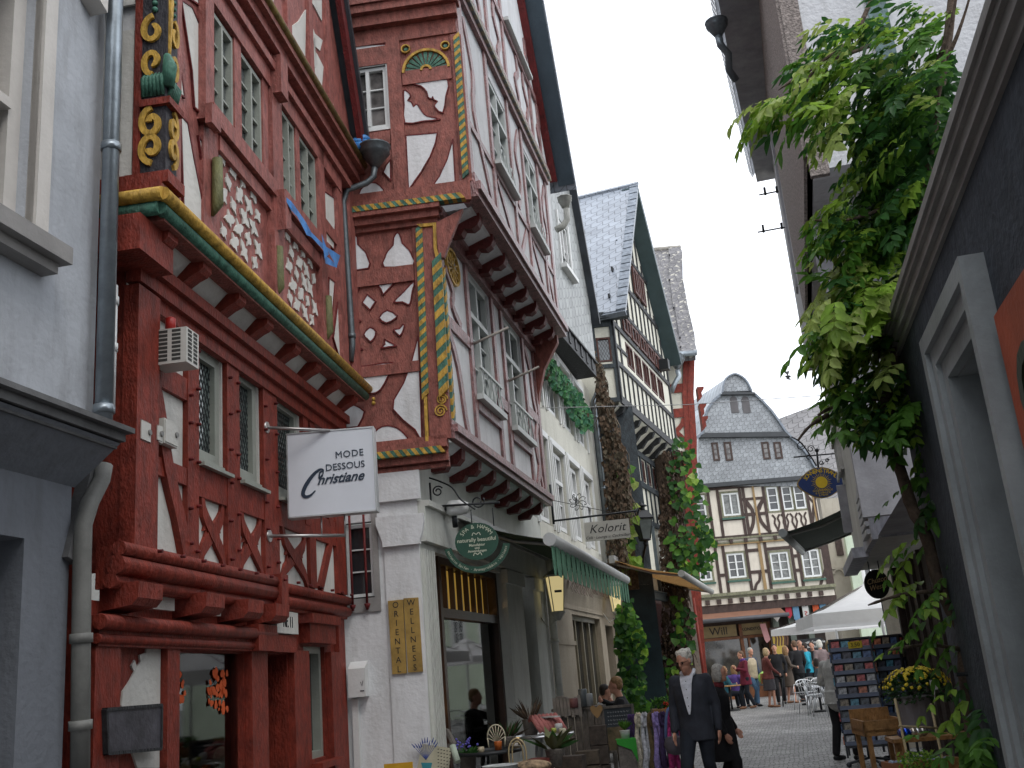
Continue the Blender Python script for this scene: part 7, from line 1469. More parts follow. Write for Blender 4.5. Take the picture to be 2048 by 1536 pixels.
    if scarf: q = MB(Mx); q.lathe([(.07, -.05), (.09, -.02), (.085, .03), (.06, .05)], tuple(nk), 10); o = q.build('scarf', scarf, root)
    return root, Mx, dict(hd=hd, hy=hy, sh=sh, hip=hip, nk=nk, ch=ch)
WHAIR = mat('white_hair', (.62, .60, .54), .7, .25, 40., .8, 90.); GHAIR = mat('grey_hair', (.42, .41, .38), .7, .25, 40., .8, 90.); BHAIR = mat('blonde_hair', (.45, .33, .18), .6, .25, 40., .8, 90.); DHAIR = mat('dark_hair', (.03, .02, .015), .6, .3, 40., .8, 90.); NHAIR = mat('brown_hair', (.14, .08, .045), .6, .3, 40., .8, 90.); RHAIR = mat('sandy_hair', (.28, .16, .07), .6, .3, 40., .8, 90.)
CH_ = cloth('charcoal_knit', (.030, .034, .046)); NAVY = cloth('navy_trousers', (.010, .014, .022)); BLK_ = cloth('black_coat_cloth', (.010, .010, .012)); BURG = cloth('burgundy_wool', (.13, .012, .03)); JEAN = cloth('blue_jeans', (.06, .12, .20)); BEIGE = cloth('beige_quilt', (.48, .40, .28)); BRC = cloth('brown_coat_cloth', (.085, .065, .05)); GSK = cloth('grey_skirt_cloth', (.055, .05, .055)); RBJ = cloth('red_brown_jacket', (.13, .035, .03)); TURQ = cloth('turquoise_jacket', (.02, .30, .42)); LGJ = cloth('light_grey_jacket', (.42, .42, .40)); TAUPE = cloth('taupe_jacket', (.20, .15, .15)); LEATH = mat('tan_shoe', (.20, .09, .04), .4)
def foot(px, py, Y):  # ground point below a pixel column
    p = aty(px, py, Y); return Vector((p.x, p.y, 0))
def old_man():
    p = foot(1393, 1450, 11.4); fc = math.radians(155)
    root, Mx, J = person('white-haired man in a charcoal cardigan over an open white shirt, walking with lowered head', p, fc, 1.62, CH_, NAVY, WHAIR, IRON, 'fluffy', 'trousers', (.26, -.2), ((.06, .04, .86), (.08, -.02, .84)), True, 0., -.35, .04, girth=1.14, nod=.16, hemdrop=.17)
    V = Vector; m = MB(Mx); nk = J['nk']; L = 14; g = 1.14; rows = []
    for i in range(L+1):
        t = i/L; z = 1.475-.42*t; w = .008+.07*(1-t)**.8; rx, ry, yo = (.19*g, .13*g, .035); fl = max(0, (z-1.36)/.115); ry = ry*(1-.42*fl*fl); yo = yo+.012
        rows.append([(w*u, yo+ry*math.sqrt(max(0, 1-(w*u/rx)**2))+.018, z) for u in (-1, -.5, 0, .5, 1)])
    for a, b in zip(rows, rows[1:]):
        for k in range(4): m.face([a[k], a[k+1], b[k+1], b[k]], True)
    m.build('shirt', cloth('white_shirt', (.62, .64, .70)), root); bt = MB(Mx)
    for k in range(4): bt.ball((0, rows[2+3*k][2][1]+.002, rows[2+3*k][2][2]), .006)
    bt.build('button', IRON, root)
    c2 = MB(Mx); c2.tube([nk+V((-.06, -.03, .03)), nk+V((-.075, .05, .0)), nk+V((-.02, .1, -.06))], [.022, .024, .012], 8); c2.tube([nk+V((.06, -.03, .03)), nk+V((.075, .05, .0)), nk+V((.02, .1, -.06))], [.022, .024, .012], 8); c2.build('collar', MATS['white_shirt'], root)
    gl = MB(Mx); hd, hy = J['hd'], J['hy']
    for sg in (1, -1): gl.tube([hd+hy@V((sg*.032+.02*math.cos(a), .098, .01+.016*math.sin(a))) for a in [i*math.pi/5 for i in range(11)]], .0025, 4); gl.tube([hd+hy@V((sg*.05, .095, .015)), hd+hy@V((sg*.08, .0, .01))], .0025, 4)
    gl.build('glasses', IRON, root); e = MB(Mx)
    for sg in (1, -1): e.ball(hd+hy@V((sg*.031, .082, .01)), .011)
    e.build('eye', mat('dark_eye', (.02, .015, .012), .2), root)
old_man()
person('grey-haired woman in a long black raincoat walking behind the man in the cardigan', foot(1440, 1450, 12.2), math.radians(-115), 1.42, BLK_, BLK_, GHAIR, IRON, 'bob', 'trousers', (.18, -.12), ((.05, .1, .85), (.05, .12, .9)), True, .42, 0, .03, scarf=cloth('dark_red_scarf', (.12, .015, .02)), girth=1.12)
person('woman in a light grey jacket and black trousers half hidden behind the postcard rack', foot(1683, 1450, 15.2), math.radians(-60), 1.6, LGJ, BLK_, BHAIR, IRON, 'short', 'trousers', (.12, -.1), ((.02, .2, 1.08), (.0, .22, 1.08)), True, .08, 0, .02, girth=1.1)
person('woman in a burgundy coat with a violet scarf photographing at the square', foot(1497, 1400, 32.5), math.radians(100), 1.66, BURG, NAVY, NHAIR, LEATH, 'short', 'trousers', (.12, -.14), ((-.05, .3, 1.3), (-.05, .3, 1.25)), coat=.2, scarf=cloth('violet_scarf', (.10, .04, .20)))
person('capped man in a beige quilted vest and blue jeans behind the burgundy coat', foot(1512, 1398, 33.6), math.radians(-150), 1.74, cloth('blue_sweater', (.05, .07, .12)), JEAN, GHAIR, IRON, 'short', 'trousers', (.2, -.15), ((.05, .1, .95), (.05, .1, .9)), vest=BEIGE)
r_, Mx_, J_ = person('blonde woman in a red-brown jacket and grey skirt leaning on a cane', foot(1543, 1400, 32.0), math.radians(-85), 1.68, RBJ, GSK, BHAIR, LEATH, 'bob', 'skirt', (.06, -.05), ((.0, .3, .98), (.0, .1, .9)), coat=.05)
def cane():
    t = thing('walking_cane', 'thin black cane held by the blonde woman', 'cane', foot(1565, 1405, 31.9)); m = MB(); a = foot(1565, 1405, 31.9); b = aty(1564, 1358, 31.9); m.tube([a, b, b+Vector((-.05, 0, .03))], .02, 6); m.build('cane', IRON, t)
    t = thing('shoulder_bag', 'tan leather shoulder bag at the blonde woman back', 'bag', aty(1532, 1365, 32.1)); m = MB(); p = aty(1531, 1350, 32.1); m.box(p.x-.16, p.x+.1, p.y-.06, p.y+.06, p.z-.25, p.z+.05); m.tube([p+Vector((-.05, 0, .05)), aty(1541, 1318, 32.0)], .015, 5); m.build('bag', mat('tan_leather', (.32, .15, .05), .5), t)
    t = thing('green_balloon', 'lime green balloon held low between the walkers on the square', 'balloon', aty(1529, 1368, 33)); m = MB(); p = aty(1529, 1356, 33.2); m.ball(p, .2, 1, 1, 1, 14, 10); m.build('balloon', mat('lime_rubber', (.35, .62, .12), .3, .03), t)
cane()
person('man in a black jacket and black trousers facing the blonde woman', foot(1563, 1396, 33.2), math.radians(170), 1.78, BLK_, BLK_, DHAIR, IRON, 'short', 'trousers', (.12, -.12), ((.06, .1, .9), (.06, .05, .9)), coat=.1)
person('woman with long fair hair in a knee-length brown coat and bare calves', foot(1582, 1396, 33.6), math.radians(-80), 1.7, BRC, BRC, RHAIR, LEATH, 'long', 'skirt', (.1, -.05), ((.0, .28, 1.1), (.0, .2, 1.1)), coat=.42)
person('tall man in a black suit seen from behind beside the parasol', foot(1606, 1395, 33.8), math.radians(20), 1.84, BLK_, BLK_, NHAIR, IRON, 'short', 'trousers', (.1, -.12), ((.06, .15, .9), (.06, .1, .9)), coat=.12)
person('person in a bright turquoise jacket under the parasol', foot(1627, 1390, 34.6), math.radians(60), 1.76, TURQ, NAVY, DHAIR, IRON, 'short', 'trousers', (.05, 0), ((.0, .3, 1.2), (.05, .1, 1.0)))
person('bald man facing the turquoise jacket', foot(1613, 1390, 35.6), math.radians(200), 1.84, cloth('dark_blue_shirt', (.03, .04, .08)), NAVY, mat('shaved_hair', (.30, .17, .12), .7), IRON, 'none', 'trousers', (0, 0), ((.0, .3, 1.2), (.05, .1, 1.0)))
person('dark-clothed figure between the turquoise jacket and the white-haired woman', foot(1640, 1390, 35.4), math.radians(150), 1.78, BLK_, BLK_, DHAIR, IRON, 'short', 'trousers', (0, 0), ((.0, .3, 1.3), (.05, .1, 1.0)))
person('white-haired woman in a taupe jacket standing by the cafe tables', foot(1656, 1390, 34.5), math.radians(10), 1.8, TAUPE, BRC, WHAIR, IRON, 'bob', 'trousers', (0, 0), ((.05, .1, .9), (.05, .1, .9)))
person('dark-haired seated guest in a slate jacket at the cafe under the parasol', foot(1645, 1390, 31.5), math.radians(60), 1.7, cloth('slate_jacket', (.06, .08, .09)), NAVY, DHAIR, IRON, 'bob', 'trousers', seated=True, arms=((0, .3, .75), (0, .3, .75)))
person('seated guest with fair hair and a teal jacket outside the bakery', foot(1452, 1390, 33.0), math.radians(-70), 1.7, cloth('teal_jacket', (.02, .10, .14)), NAVY, RHAIR, IRON, 'bob', 'trousers', seated=True, arms=((0, .3, .75), (0, .3, .75)))
person('seated woman in violet outside the bakery beside the burgundy coat', foot(1473, 1390, 33.5), math.radians(-40), 1.7, cloth('violet_jacket', (.09, .05, .22)), NAVY, RHAIR, IRON, 'long', 'trousers', seated=True, arms=((0, .3, .75), (0, .3, .75)))
person('seated man in a white shirt at the cafe before the beige shopfront', foot(1206, 1400, 18.2), math.radians(-80), 1.66, cloth('white_shirt2', (.55, .57, .60)), NAVY, DHAIR, IRON, 'short', 'trousers', seated=True, arms=((0, .35, .75), (0, .3, .75)))
person('dark-haired person leaning in behind the man in the white shirt', foot(1224, 1400, 18.7), math.radians(100), 1.62, BLK_, NAVY, NHAIR, IRON, 'short', 'trousers', seated=True, arms=((0, .35, .75), (0, .3, .75)), nod=.1)
person('sandy-haired man in black seated beside the vine', foot(1242, 1400, 16.4), math.radians(80), 1.82, BLK_, NAVY, RHAIR, IRON, 'short', 'trousers', seated=True, arms=((0, .3, 1.0), (0, .3, .75)), girth=1.1)
# ================================================================== STREET FURNITURE AND GOODS
ALU = mat('brushed_aluminium', (.55, .56, .57), .28, .1, 6., .05, 30., metal=.9); PWOOD = wood('honey_wood', (.32, .17, .06), .5); GWOOD = wood('grey_wood', (.14, .125, .11), .8); UMB = mat('white_parasol_cloth', (.80, .80, .80), .85, .04, 4., .2, 8., trans=.35)
def parasol(label, c_, half, ztop, zed, rot, val=.28):
    t = thing('parasol', label, 'parasol', (c_.x, c_.y, 0), rot, 'white cafe parasols'); Mx = at((c_.x, c_.y, 0), rot); m = MB(Mx)
    cs = [(half, half), (-half, half), (-half, -half), (half, -half)]; N = 6
    for i in range(4):
        a, b = cs[i], cs[(i+1) % 4]
        for h0, h1 in ((0, .5), (.5, 1)):
            p, q = (a[0]+(b[0]-a[0])*h0, a[1]+(b[1]-a[1])*h0), (a[0]+(b[0]-a[0])*h1, a[1]+(b[1]-a[1])*h1)
            for k in range(N):
                t0, t1 = k/N, (k+1)/N; z = lambda t_: ztop+(zed-ztop)*t_-.10*math.sin(math.pi*t_)
                m.face([(p[0]*t0, p[1]*t0, z(t0)), (p[0]*t1, p[1]*t1, z(t1)), (q[0]*t1, q[1]*t1, z(t1)), (q[0]*t0, q[1]*t0, z(t0))])
            sg = .02 if h0 else -.02
            m.face([(p[0], p[1], zed), (q[0], q[1], zed), (q[0]*1.01, q[1]*1.01, zed-val+sg*(h0 > 0)), (p[0]*1.01, p[1]*1.01, zed-val-sg*(h0 == 0))])
    m.build('canopy', UMB, t); k = MB(Mx); k.prism([(.22, .22), (-.22, .22), (-.22, -.22), (.22, -.22)], ztop-.12, ztop-.1); k.lathe([(.32, ztop-.13), (.05, ztop+.03)], (0, 0, 0), 4, smooth=False, a0=math.pi/4); k.build('vent_cap', UMB, t)
    p = MB(Mx); p.tube([(0, 0, .05), (0, 0, ztop)], .035, 10); p.build('pole', WPAINT, t); r = MB(Mx)
    for i in range(8): a = math.pi/4*i; k = half*(1.38 if i % 2 else .98); r.tube([(0, 0, ztop-.08), (k*math.cos(a), k*math.sin(a), zed-.02)], .014, 5)
    r.build('rib', GWOOD, t); b = MB(Mx); b.lathe([(.35, 0), (.35, .08), (.08, .12)], (0, 0, 0), 14); b.build('base', GWOOD, t)
parasol('large white square parasol over the cafe tables', aty(1756, 1200, 24.5), 1.75, 3.08, 2.28, math.radians(-8)); parasol('smaller white parasol half hidden behind the large one', aty(1672, 1260, 30), 1.35, 2.75, 2.2, math.radians(12), .2)
def make_chair():
    t = thing('bistro_chair', 'metal cafe chair', 'chair', (0, 0, 0), 0, 'aluminium cafe chairs'); m = MB(); m.prism([(.22, .2), (-.22, .2), (-.24, -.2), (.24, -.2)], .44, .46); m.build('seat', ALU, t)
    for sx in (1, -1):
        for sy in (1, -1): l = MB(); l.tube([(sx*.21, sy*.18, .45), (sx*.24, sy*.24, 0)], .013, 6); l.build('leg', ALU, t)
    b = MB(); b.tube(smooth([(.25, .12, .66), (.25, -.15, .68), (.2, -.24, .78), (0, -.27, .82), (-.2, -.24, .78), (-.25, -.15, .68), (-.25, .12, .66)], 4, False), .015, 6); b.tube([(.24, .2, .45), (.25, .12, .66)], .013, 6); b.tube([(-.24, .2, .45), (-.25, .12, .66)], .013, 6); b.build('back_frame', ALU, t)
    s = MB()
    for k in range(5): x = -.16+k*.08; s.tube([(x, -.2, .46), (x*1.02, -.26, .8)], .008, 5)
    s.build('back_slats', ALU, t); return t
ch0 = make_chair(); CHS = [(1622, 27.5, 200, 'aluminium chair nearest the walkers at the cafe'), (1634, 26.6, 250, 'aluminium chair in front of the round table'), (1648, 28.3, 170, 'aluminium chair behind the seated guest'), (1652, 25.6, 300, 'aluminium chair closest to the postcard rack'), (1638, 29.6, 80, 'farthest aluminium chair under the parasol edge'), (1612, 29.4, 120, 'outermost aluminium chair facing the square')]
for i, (px, Y, r, lb) in enumerate(CHS):
    o = ch0 if i == 0 else copy_tree(ch0); p = foot(px, 1400, Y); o.matrix_basis = at((p.x, p.y, 0), math.radians(r)); o['label'] = lb
def table(label, p, r=.38, h=.73, m_=None):
    t = thing('cafe_table', label, 'table', p, 0); m = MB(at(p)); m.lathe([(r, h-.03), (r, h)], (0, 0, 0), 20); m.build('tabletop', m_ or ALU, t); k = MB(at(p)); k.tube([(0, 0, .03), (0, 0, h-.03)], .03, 8); k.lathe([(.25, 0), (.24, .03), (.03, .05)], (0, 0, 0), 12); k.build('leg', IRON, t)
table('round metal table among the aluminium chairs', foot(1640, 1400, 27.6)); table('round table in front of the seated guest in the slate jacket', foot(1660, 1400, 31.0)); table('small wooden cafe table outside the bakery', foot(1462, 1400, 32.0), .35, .73, PWOOD)
ww = foot(1440, 1400, 33.8)
def wicker(px, Y, lb):
    p = foot(px, 1400, Y); t = thing('wicker_chair', lb, 'chair', p, 0, 'wicker chairs outside the bakery'); m = MB(at(p, .4)); m.box(-.22, .22, -.2, .2, .42, .46); m.build('seat', PWOOD, t); b = MB(at(p, .4)); b.prism([(-.22, .46), (.22, .46), (.24, .85), (.1, .93), (-.1, .93), (-.24, .85)], -.22, -.19); b.M = at(p, .4) @ Matrix.Rotation(math.pi/2, 4, 'X'); b.build('backrest', PWOOD, t)
    for sx in (1, -1):
        for sy in (1, -1): l = MB(at(p, .4)); l.tube([(sx*.19, sy*.17, .42), (sx*.2, sy*.2, 0)], .018, 5); l.build('leg', PWOOD, t)
wicker(1445, 33.4, 'wicker chair under the guest in the teal jacket'); wicker(1458, 33.9, 'empty wicker chair between the two seated guests'); wicker(1480, 34.1, 'wicker chair beside the burgundy coat')
# ---- postcard rack
random.seed(8)
PC = []
for i, col in enumerate(((.42, .04, .04), (.03, .10, .28), (.04, .22, .32), (.22, .18, .12), (.05, .06, .12), (.38, .40, .42), (.03, .05, .07), (.45, .12, .04), (.03, .03, .06))):
    PC.append(mat('postcard_print_%d' % i, col, .3, .8, 24., 0, col2=[min(1, x*1.7+.10) for x in col], coords='Object'))
def rack(name, label, p, rot, W_=.62, rows=9, zb=.27, dz=.149, lean=.0):
    t = thing('postcard_rack', label, 'postcard rack', p, rot, 'wheeled postcard racks'); Mx = at(p, rot); m = MB(Mx); H = zb+rows*dz
    for sx in (-1, 1):
        for y in (0, .34): m.box(sx*W_/2-.012, sx*W_/2+.012, y-.012, y+.012, .12, H+.02)
    m.box(-W_/2, W_/2, .16, .18, zb, H); m.box(-W_/2, W_/2, -.01, .35, zb-.03, zb-.01); m.box(-W_/2, W_/2, .0, .34, H, H+.02); m.tube([(0, .17, .1), (0, .17, zb)], .025, 8)
    for a in range(4): an = a*math.pi/2+.5; m.tube([(0, .17, .1), (.3*math.cos(an), .17+.3*math.sin(an), .05)], .018, 5); m.ball((.3*math.cos(an), .17+.3*math.sin(an), .035), .035)
    m.build('rack_frame', mat('dark_grey_metal', (.06, .065, .075), .4, .1, metal=.4), t); n = 4
    for r in range(rows):
        z = zb+.01+r*dz; k = MB(Mx); k.box(-W_/2, W_/2, -.03, -.024, z, z+.045); k.box(-W_/2, W_/2, -.03, .02, z-.006, z); k.build('shelf', mat('shelf_metal', (.16, .19, .26), .35, .2, metal=.3), t)
        c2 = random.choice((2, 3, 4)); sty = random.sample(range(9), 3)
        for c_ in range(4):
            x = -W_/2+.008+c_*W_/4; q = MB(Mx @ Matrix.Translation((x+W_/8-.004, -.01, z)) @ Matrix.Rotation(-.14+random.uniform(-.03, .03), 4, 'X')); q.box(-W_/8+.012, W_/8-.012, -.004, .0, .002, .118+random.uniform(0, .012)); q.build('postcard', PC[sty[c_ % 3]], t)
        for sgn in (1, -1):
            q = MB(Mx); q.box(sgn*(W_/2+.014), sgn*(W_/2+.03), .03, .16, z, z+.11); q.build('postcard', PC[random.randrange(9)], t)
    return Mx, t, H
p = foot(1732, 1480, 14.2); Mx, t, H = rack('a', 'tall grey rack full of bright postcards with a yellow price card on top', p, math.radians(-20), .52); k = MB(Mx); k.box(-.02, .16, -.05, -.042, H-.12, H-.03); k.build('price_card', mat('yellow_card', (.55, .42, .03), .7, bump=0), t)
text('3,50', Mx @ Matrix.Translation((.07, -.053, H-.075)) @ Matrix.Rotation(math.pi/2, 4, 'X'), .07, INK, t, 'lettering', .001)
p = foot(1798, 1480, 14.5); rack('b', 'second darker postcard rack turned away beside the first', p, math.radians(-50), .5, 9, .27, .149)
# ---- honey-coloured bin table
def bin_table():
    Y = 9.6; a = aty(1725, 1443, Y); f = Fac(a.x, Y, 90+5, 1); w_ = .36; D = .55; z1 = a.z; z0 = z1-.13; t = thing('display_bin', 'honey-coloured wooden display bin on legs in front of the postcard racks', 'display table', f.P(w_/2, 0, -D/2))
    m = MB(f); m.box(0, w_, z0, z1, -.02, 0); m.box(0, w_, z0, z1+.08, -D, -D+.02); m.prism([(0, z0), (0.02, z0), (.02, z1), (0, z1)], -D, 0); m.box(w_-.02, w_, z0, z1, -D, 0); m.box(0, w_, z0+.03, z0+.05, -D, 0); m.build('bin', PWOOD, t)
    for u in (.02, w_-.06):
        for d in (-.05, -D+.02): l = MB(f); l.box(u, u+.04, 0, z0, d, d+.04); l.build('leg', PWOOD, t)
bin_table()
# ---- chrysanthemums in a grey tub
def mums():
    random.seed(9); Y = 9.4; b = aty(1838, 1450, Y); tp = aty(1838, 1400, Y); t = thing('chrysanthemum_tub', 'round yellow chrysanthemum in a grey zinc tub on the shop ledge', 'potted plant', (b.x, b.y, b.z)); m = MB(at((b.x, b.y, b.z))); h = tp.z-b.z+.02
    m.lathe([(.13, -.12), (.17, h), (.18, h+.01), (.16, h+.015)], (0, 0, 0), 18, smooth=False); m.build('tub', mat('matt_zinc', (.22, .21, .22), .7, .15), t)
    c_ = aty(1832, 1372, Y); lv = Leaves(2)
    for k in range(900):
        a = random.uniform(0, 2*math.pi); e = random.uniform(-.5, 1.5); R_ = .27*random.uniform(.6, 1.0); v = Vector((math.cos(a)*math.cos(e), math.sin(a)*math.cos(e), math.sin(e)*.62)); lv.leaf(c_+v*R_+Vector((0, 0, -.05)), v+Vector([random.uniform(-.6, .6) for _ in range(3)]), Vector((0, 0, 1)), .045, .03, random.choice((0, 0, 1)))
    lv.build('foliage', t, (LG[2], mat('mum_leaf', (.02, .055, .02), .6, .3, 9.)))
    fl = MB()
    for k in range(230):
        a = random.uniform(0, 2*math.pi); e = random.uniform(.12, 1.5)**1.0; v = Vector((math.cos(a)*math.cos(e), math.sin(a)*math.cos(e), math.sin(e)*.66)); p = c_+v*.295*random.uniform(.95, 1.05)+Vector((0, 0, -.04)); r = random.uniform(.013, .02)
        tb = MB(frame(p, v.orthogonal(), v.cross(v.orthogonal()))); q = []
        for i in range(9): an = 2*math.pi*i/9; q.append((r*math.cos(an)*(1 if i % 2 else .78), r*math.sin(an)*(1 if i % 2 else .78)))
        Mf = tb.M; b0 = len(fl.v); fl.v += [tuple(Mf @ Vector((x, y, .004))) for x, y in q]+[tuple(Mf @ Vector((0, 0, .012)))]
        for i in range(9): fl.f.append((b0+i, b0+(i+1) % 9, b0+9)); fl.sm.append(False)
    fl.build('blossoms', mat('yellow_petals', (.62, .48, .02), .6, .25, 30.), t)
mums()
def ledge_goods():
    # low benches with trays, glass balls, pots and bamboo sticks
    Y = 8.8; f = Fac(aty(1790, 1480, Y).x, Y, 98, 1); zt = aty(1800, 1478, Y).z
    t = thing('goods_table', 'light wooden tiered bench holding glass balls and trays by the dark shop', 'display table', f.P(.3, 0, -.2)); m = MB(f); m.box(-.02, .75, zt-.03, zt, -.35, 0); m.build('tabletop', PWOOD, t)
    for u in (0, .68): l = MB(f); l.box(u, u+.05, 0, zt-.03, -.1, -.05); l.build('leg', PWOOD, t)
    m = MB(f); m.box(-.15, .9, zt-.26, zt-.23, -.1, .35); m.build('shelf', PWOOD, t); l = MB(f); l.box(-.13, -.08, 0, zt-.26, .28, .33); l.box(.8, .85, 0, zt-.26, .28, .33); l.build('leg', PWOOD, t)
    for i, (px, col, lb) in enumerate(((1808, (.10, .12, .30), 'dark silver-blue glass ball at the left end of the bench'), (1818, (.01, .08, .6), 'bright blue glass ball'), (1833, (.5, .45, .36), 'champagne glass ball with a matt sheen'), (1842, (.6, .6, .6), 'clear silver glass ball in the middle'), (1852, (.45, .42, .4), 'smoky silver glass ball at the right end'))):
        p = aty(px, 1464, Y); t = thing('glass_ball', lb, 'ball', (p.x, p.y-.0, zt), 0, 'shiny glass balls on the bench'); b = MB(); b.ball((p.x, p.y+.06, zt+.038), .037, 1, 1, 1, 14, 10); b.build('ball', mat('ball_%d' % i, col, .08, .1, metal=.7), t)
    for i, (px, py, s_, lb) in enumerate(((1805, 1500, .3, 'terracotta crate on the lower shelf'), (1872, 1502, .26, 'shallow wooden tray of blue and white trinkets'))):
        p = aty(px, py, Y-.25); t = thing('crate', lb, 'crate', (p.x, p.y, zt-.23), 0); m = MB(at((p.x, p.y, zt-.23), .1)); m.box(-s_/2, s_/2, -.1, -.09, 0, .09); m.box(-s_/2, s_/2, .09, .1, 0, .09); m.box(-s_/2, -s_/2+.01, -.09, .09, 0, .09); m.box(s_/2-.01, s_/2, -.09, .09, 0, .09); m.box(-s_/2, s_/2, -.09, .09, 0, .01); m.build('box', mat('terracotta_wood', (.26, .11, .05), .7) if i == 0 else PWOOD, t)
        q = MB(at((p.x, p.y, zt-.23), .1)); [q.ball((random.uniform(-s_/2+.04, s_/2-.04), random.uniform(-.05, .05), .07), .03) for _ in range(7)]; q.build('trinkets', mat('mixed_trinkets', (.2, .25, .35), .4, .8, 30.), t)
    t = thing('herb_pot', 'dark glazed pot with small-leaved green herb at the bottom edge', 'potted plant', foot(1850, 1530, 8.2)); p = aty(1850, 1545, 8.2); m = MB(at(p)); m.lathe([(.1, -.25), (.13, .0), (.12, .01)], (0, 0, 0), 14); m.build('pot', mat('dark_glaze', (.02, .025, .03), .2, .2), t); lv = Leaves(2)
    for k in range(300): lv.leaf(p+Vector((random.uniform(-.16, .12), random.uniform(-.12, .12), random.uniform(.0, .14))), Vector([random.uniform(-1, 1), random.uniform(-1, 1), .8]), Vector((0, 0, 1)), .03, .022, random.choice((0, 1)))
    lv.build('foliage', t, (LG[1], LG[0]))
    for i, (a, b_, lb) in enumerate((((1790, 1398), (1822, 1545), 'left bamboo stick of the leaning plant ladder'), ((1862, 1408), (1890, 1545), 'right bamboo stick of the leaning plant ladder'))):
        t = thing('bamboo_stick', lb, 'stick', aty(*b_, 8.4), 0); m = MB(); m.tube([aty(*a, 8.6), aty(*b_, 8.3), aty(b_[0]+6, b_[1]+120, 8.2)], .011, 6); m.build('stick', mat('bamboo', (.34, .27, .15), .6), t)
    t = thing('bamboo_rung', 'bamboo cross rung tied between the two sticks', 'stick', aty(1800, 1453, 8.45)); m = MB(); m.tube([aty(1797, 1452, 8.45), aty(1878, 1456, 8.45)], .009, 6); m.build('stick', MATS['bamboo'], t)
    t = thing('plant_label', 'small white plant tag stuck in the chrysanthemum tub', 'tag', aty(1868, 1380, 9.0)); p = aty(1868, 1372, 9.05); m = MB(at(p, .1)); m.box(-.03, .03, -.002, .002, -.03, .05); m.tube([(0, 0, -.03), (0, .05, -.15)], .004, 4); m.build('tag', WPAINT, t)
    t = thing('iron_vine_clamp', 'thin iron bar holding the wisteria stems to the wall', 'bracket', aty(1940, 1348, 6.0)); m = MB(); m.tube([aty(1912, 1349, 5.9), aty(1978, 1346, 5.9)], .012, 5); m.build('bar', IRON, t)
ledge_goods()
# ---- scarves on a rail
def scarf_rail():
    Y = 12.6; random.seed(14); a = aty(1262, 1432, Y); b = aty(1372, 1425, Y-.5); t = thing('scarf_rail', 'low wooden rail stand hung with scarves before the cafe', 'clothes rail', Vector((a.x, a.y, 0))); m = MB(); a2, b2 = Vector((a.x-.02, a.y, a.z)), Vector((b.x, b.y, a.z)); m.tube([a2, b2], .018, 8)
    for p in (a2, b2): m.tube([p, Vector((p.x, p.y, 0))], .018, 8); m.tube([Vector((p.x, p.y-.2, .02)), Vector((p.x, p.y+.2, .02))], .018, 6)
    m.build('rail', PWOOD, t); n = 9
    C9 = (('violet', (.06, .03, .12), .45), ('cream', (.60, .55, .44), .85), ('silver-white', (.55, .56, .60), .9), ('olive-brown', (.12, .085, .04), .9), ('lilac', (.32, .25, .55), .85), ('dark plum', (.05, .03, .09), .8), ('raspberry pink', (.50, .05, .22), .85), ('steel-blue', (.12, .16, .28), .55), ('magenta', (.38, .02, .16), .5))
    for i, (nm, col, L) in enumerate(C9):
        x = .05+(b2-a2).length*i/n*.95; p = a2.lerp(b2, .04+i/n); s = thing('scarf', nm+' scarf looped over the wooden rail', 'scarf', p, 0, 'scarves hanging from the rail'); q = MB(at(p, random.uniform(-.2, .2)))
        if i not in (0, 8): q.tube(smooth([(.0, -.05, .03), (.035, -.05, -.03), (.02, -.055, -.1), (-.02, -.055, -.1), (-.035, -.05, -.03), (0, -.05, .03)], 3, False), .024, 6)
        for j, (ox, l_) in enumerate(((-.022, L*.82), (.018, L))):
            P, rr = [], []
            for k in range(11): v = k/10; P.append((ox*(1+v*1.2)+.008*math.sin(v*9+i), -.045+.012*math.sin(v*7+j*2), .02-l_*v*.9)); rr.append(.022+.016*v+.004*math.sin(k*1.7))
            q.tube(P, rr, 8)
            for k in range(6): e = P[-1]; q.tube([(e[0]-.02+k*.008, e[1], e[2]), (e[0]-.022+k*.009, e[1], e[2]-.05)], .003, 3, cap=False)
        q.build('cloth', mat('scarf_'+nm.replace(' ', '_').replace('-', '_'), col, .95, .35, 30., .9, 60.), s)
scarf_rail()
def bag():
    p = aty(1352, 1492, 11.9); t = thing('knitted_bag', 'blue-grey knitted bag hanging at the end of the scarf rail', 'bag', p); m = MB(at(p, .1)); m.lathe([(.04, -.09), (.11, -.06), (.13, .02), (.11, .09), (.10, .1)], (0, 0, 0), 14); m.build('bag', cloth('grey_knit', (.11, .10, .12)), t); m = MB(); m.tube(smooth([p+Vector((-.1, 0, .08)), p+Vector((-.07, 0, .3)), p+Vector((-.02, 0, .4)), p+Vector((.04, 0, .28)), p+Vector((.1, 0, .08))], 4, False), .018, 6); m.build('handle', cloth('blue_knit', (.10, .15, .30)), t)
bag()
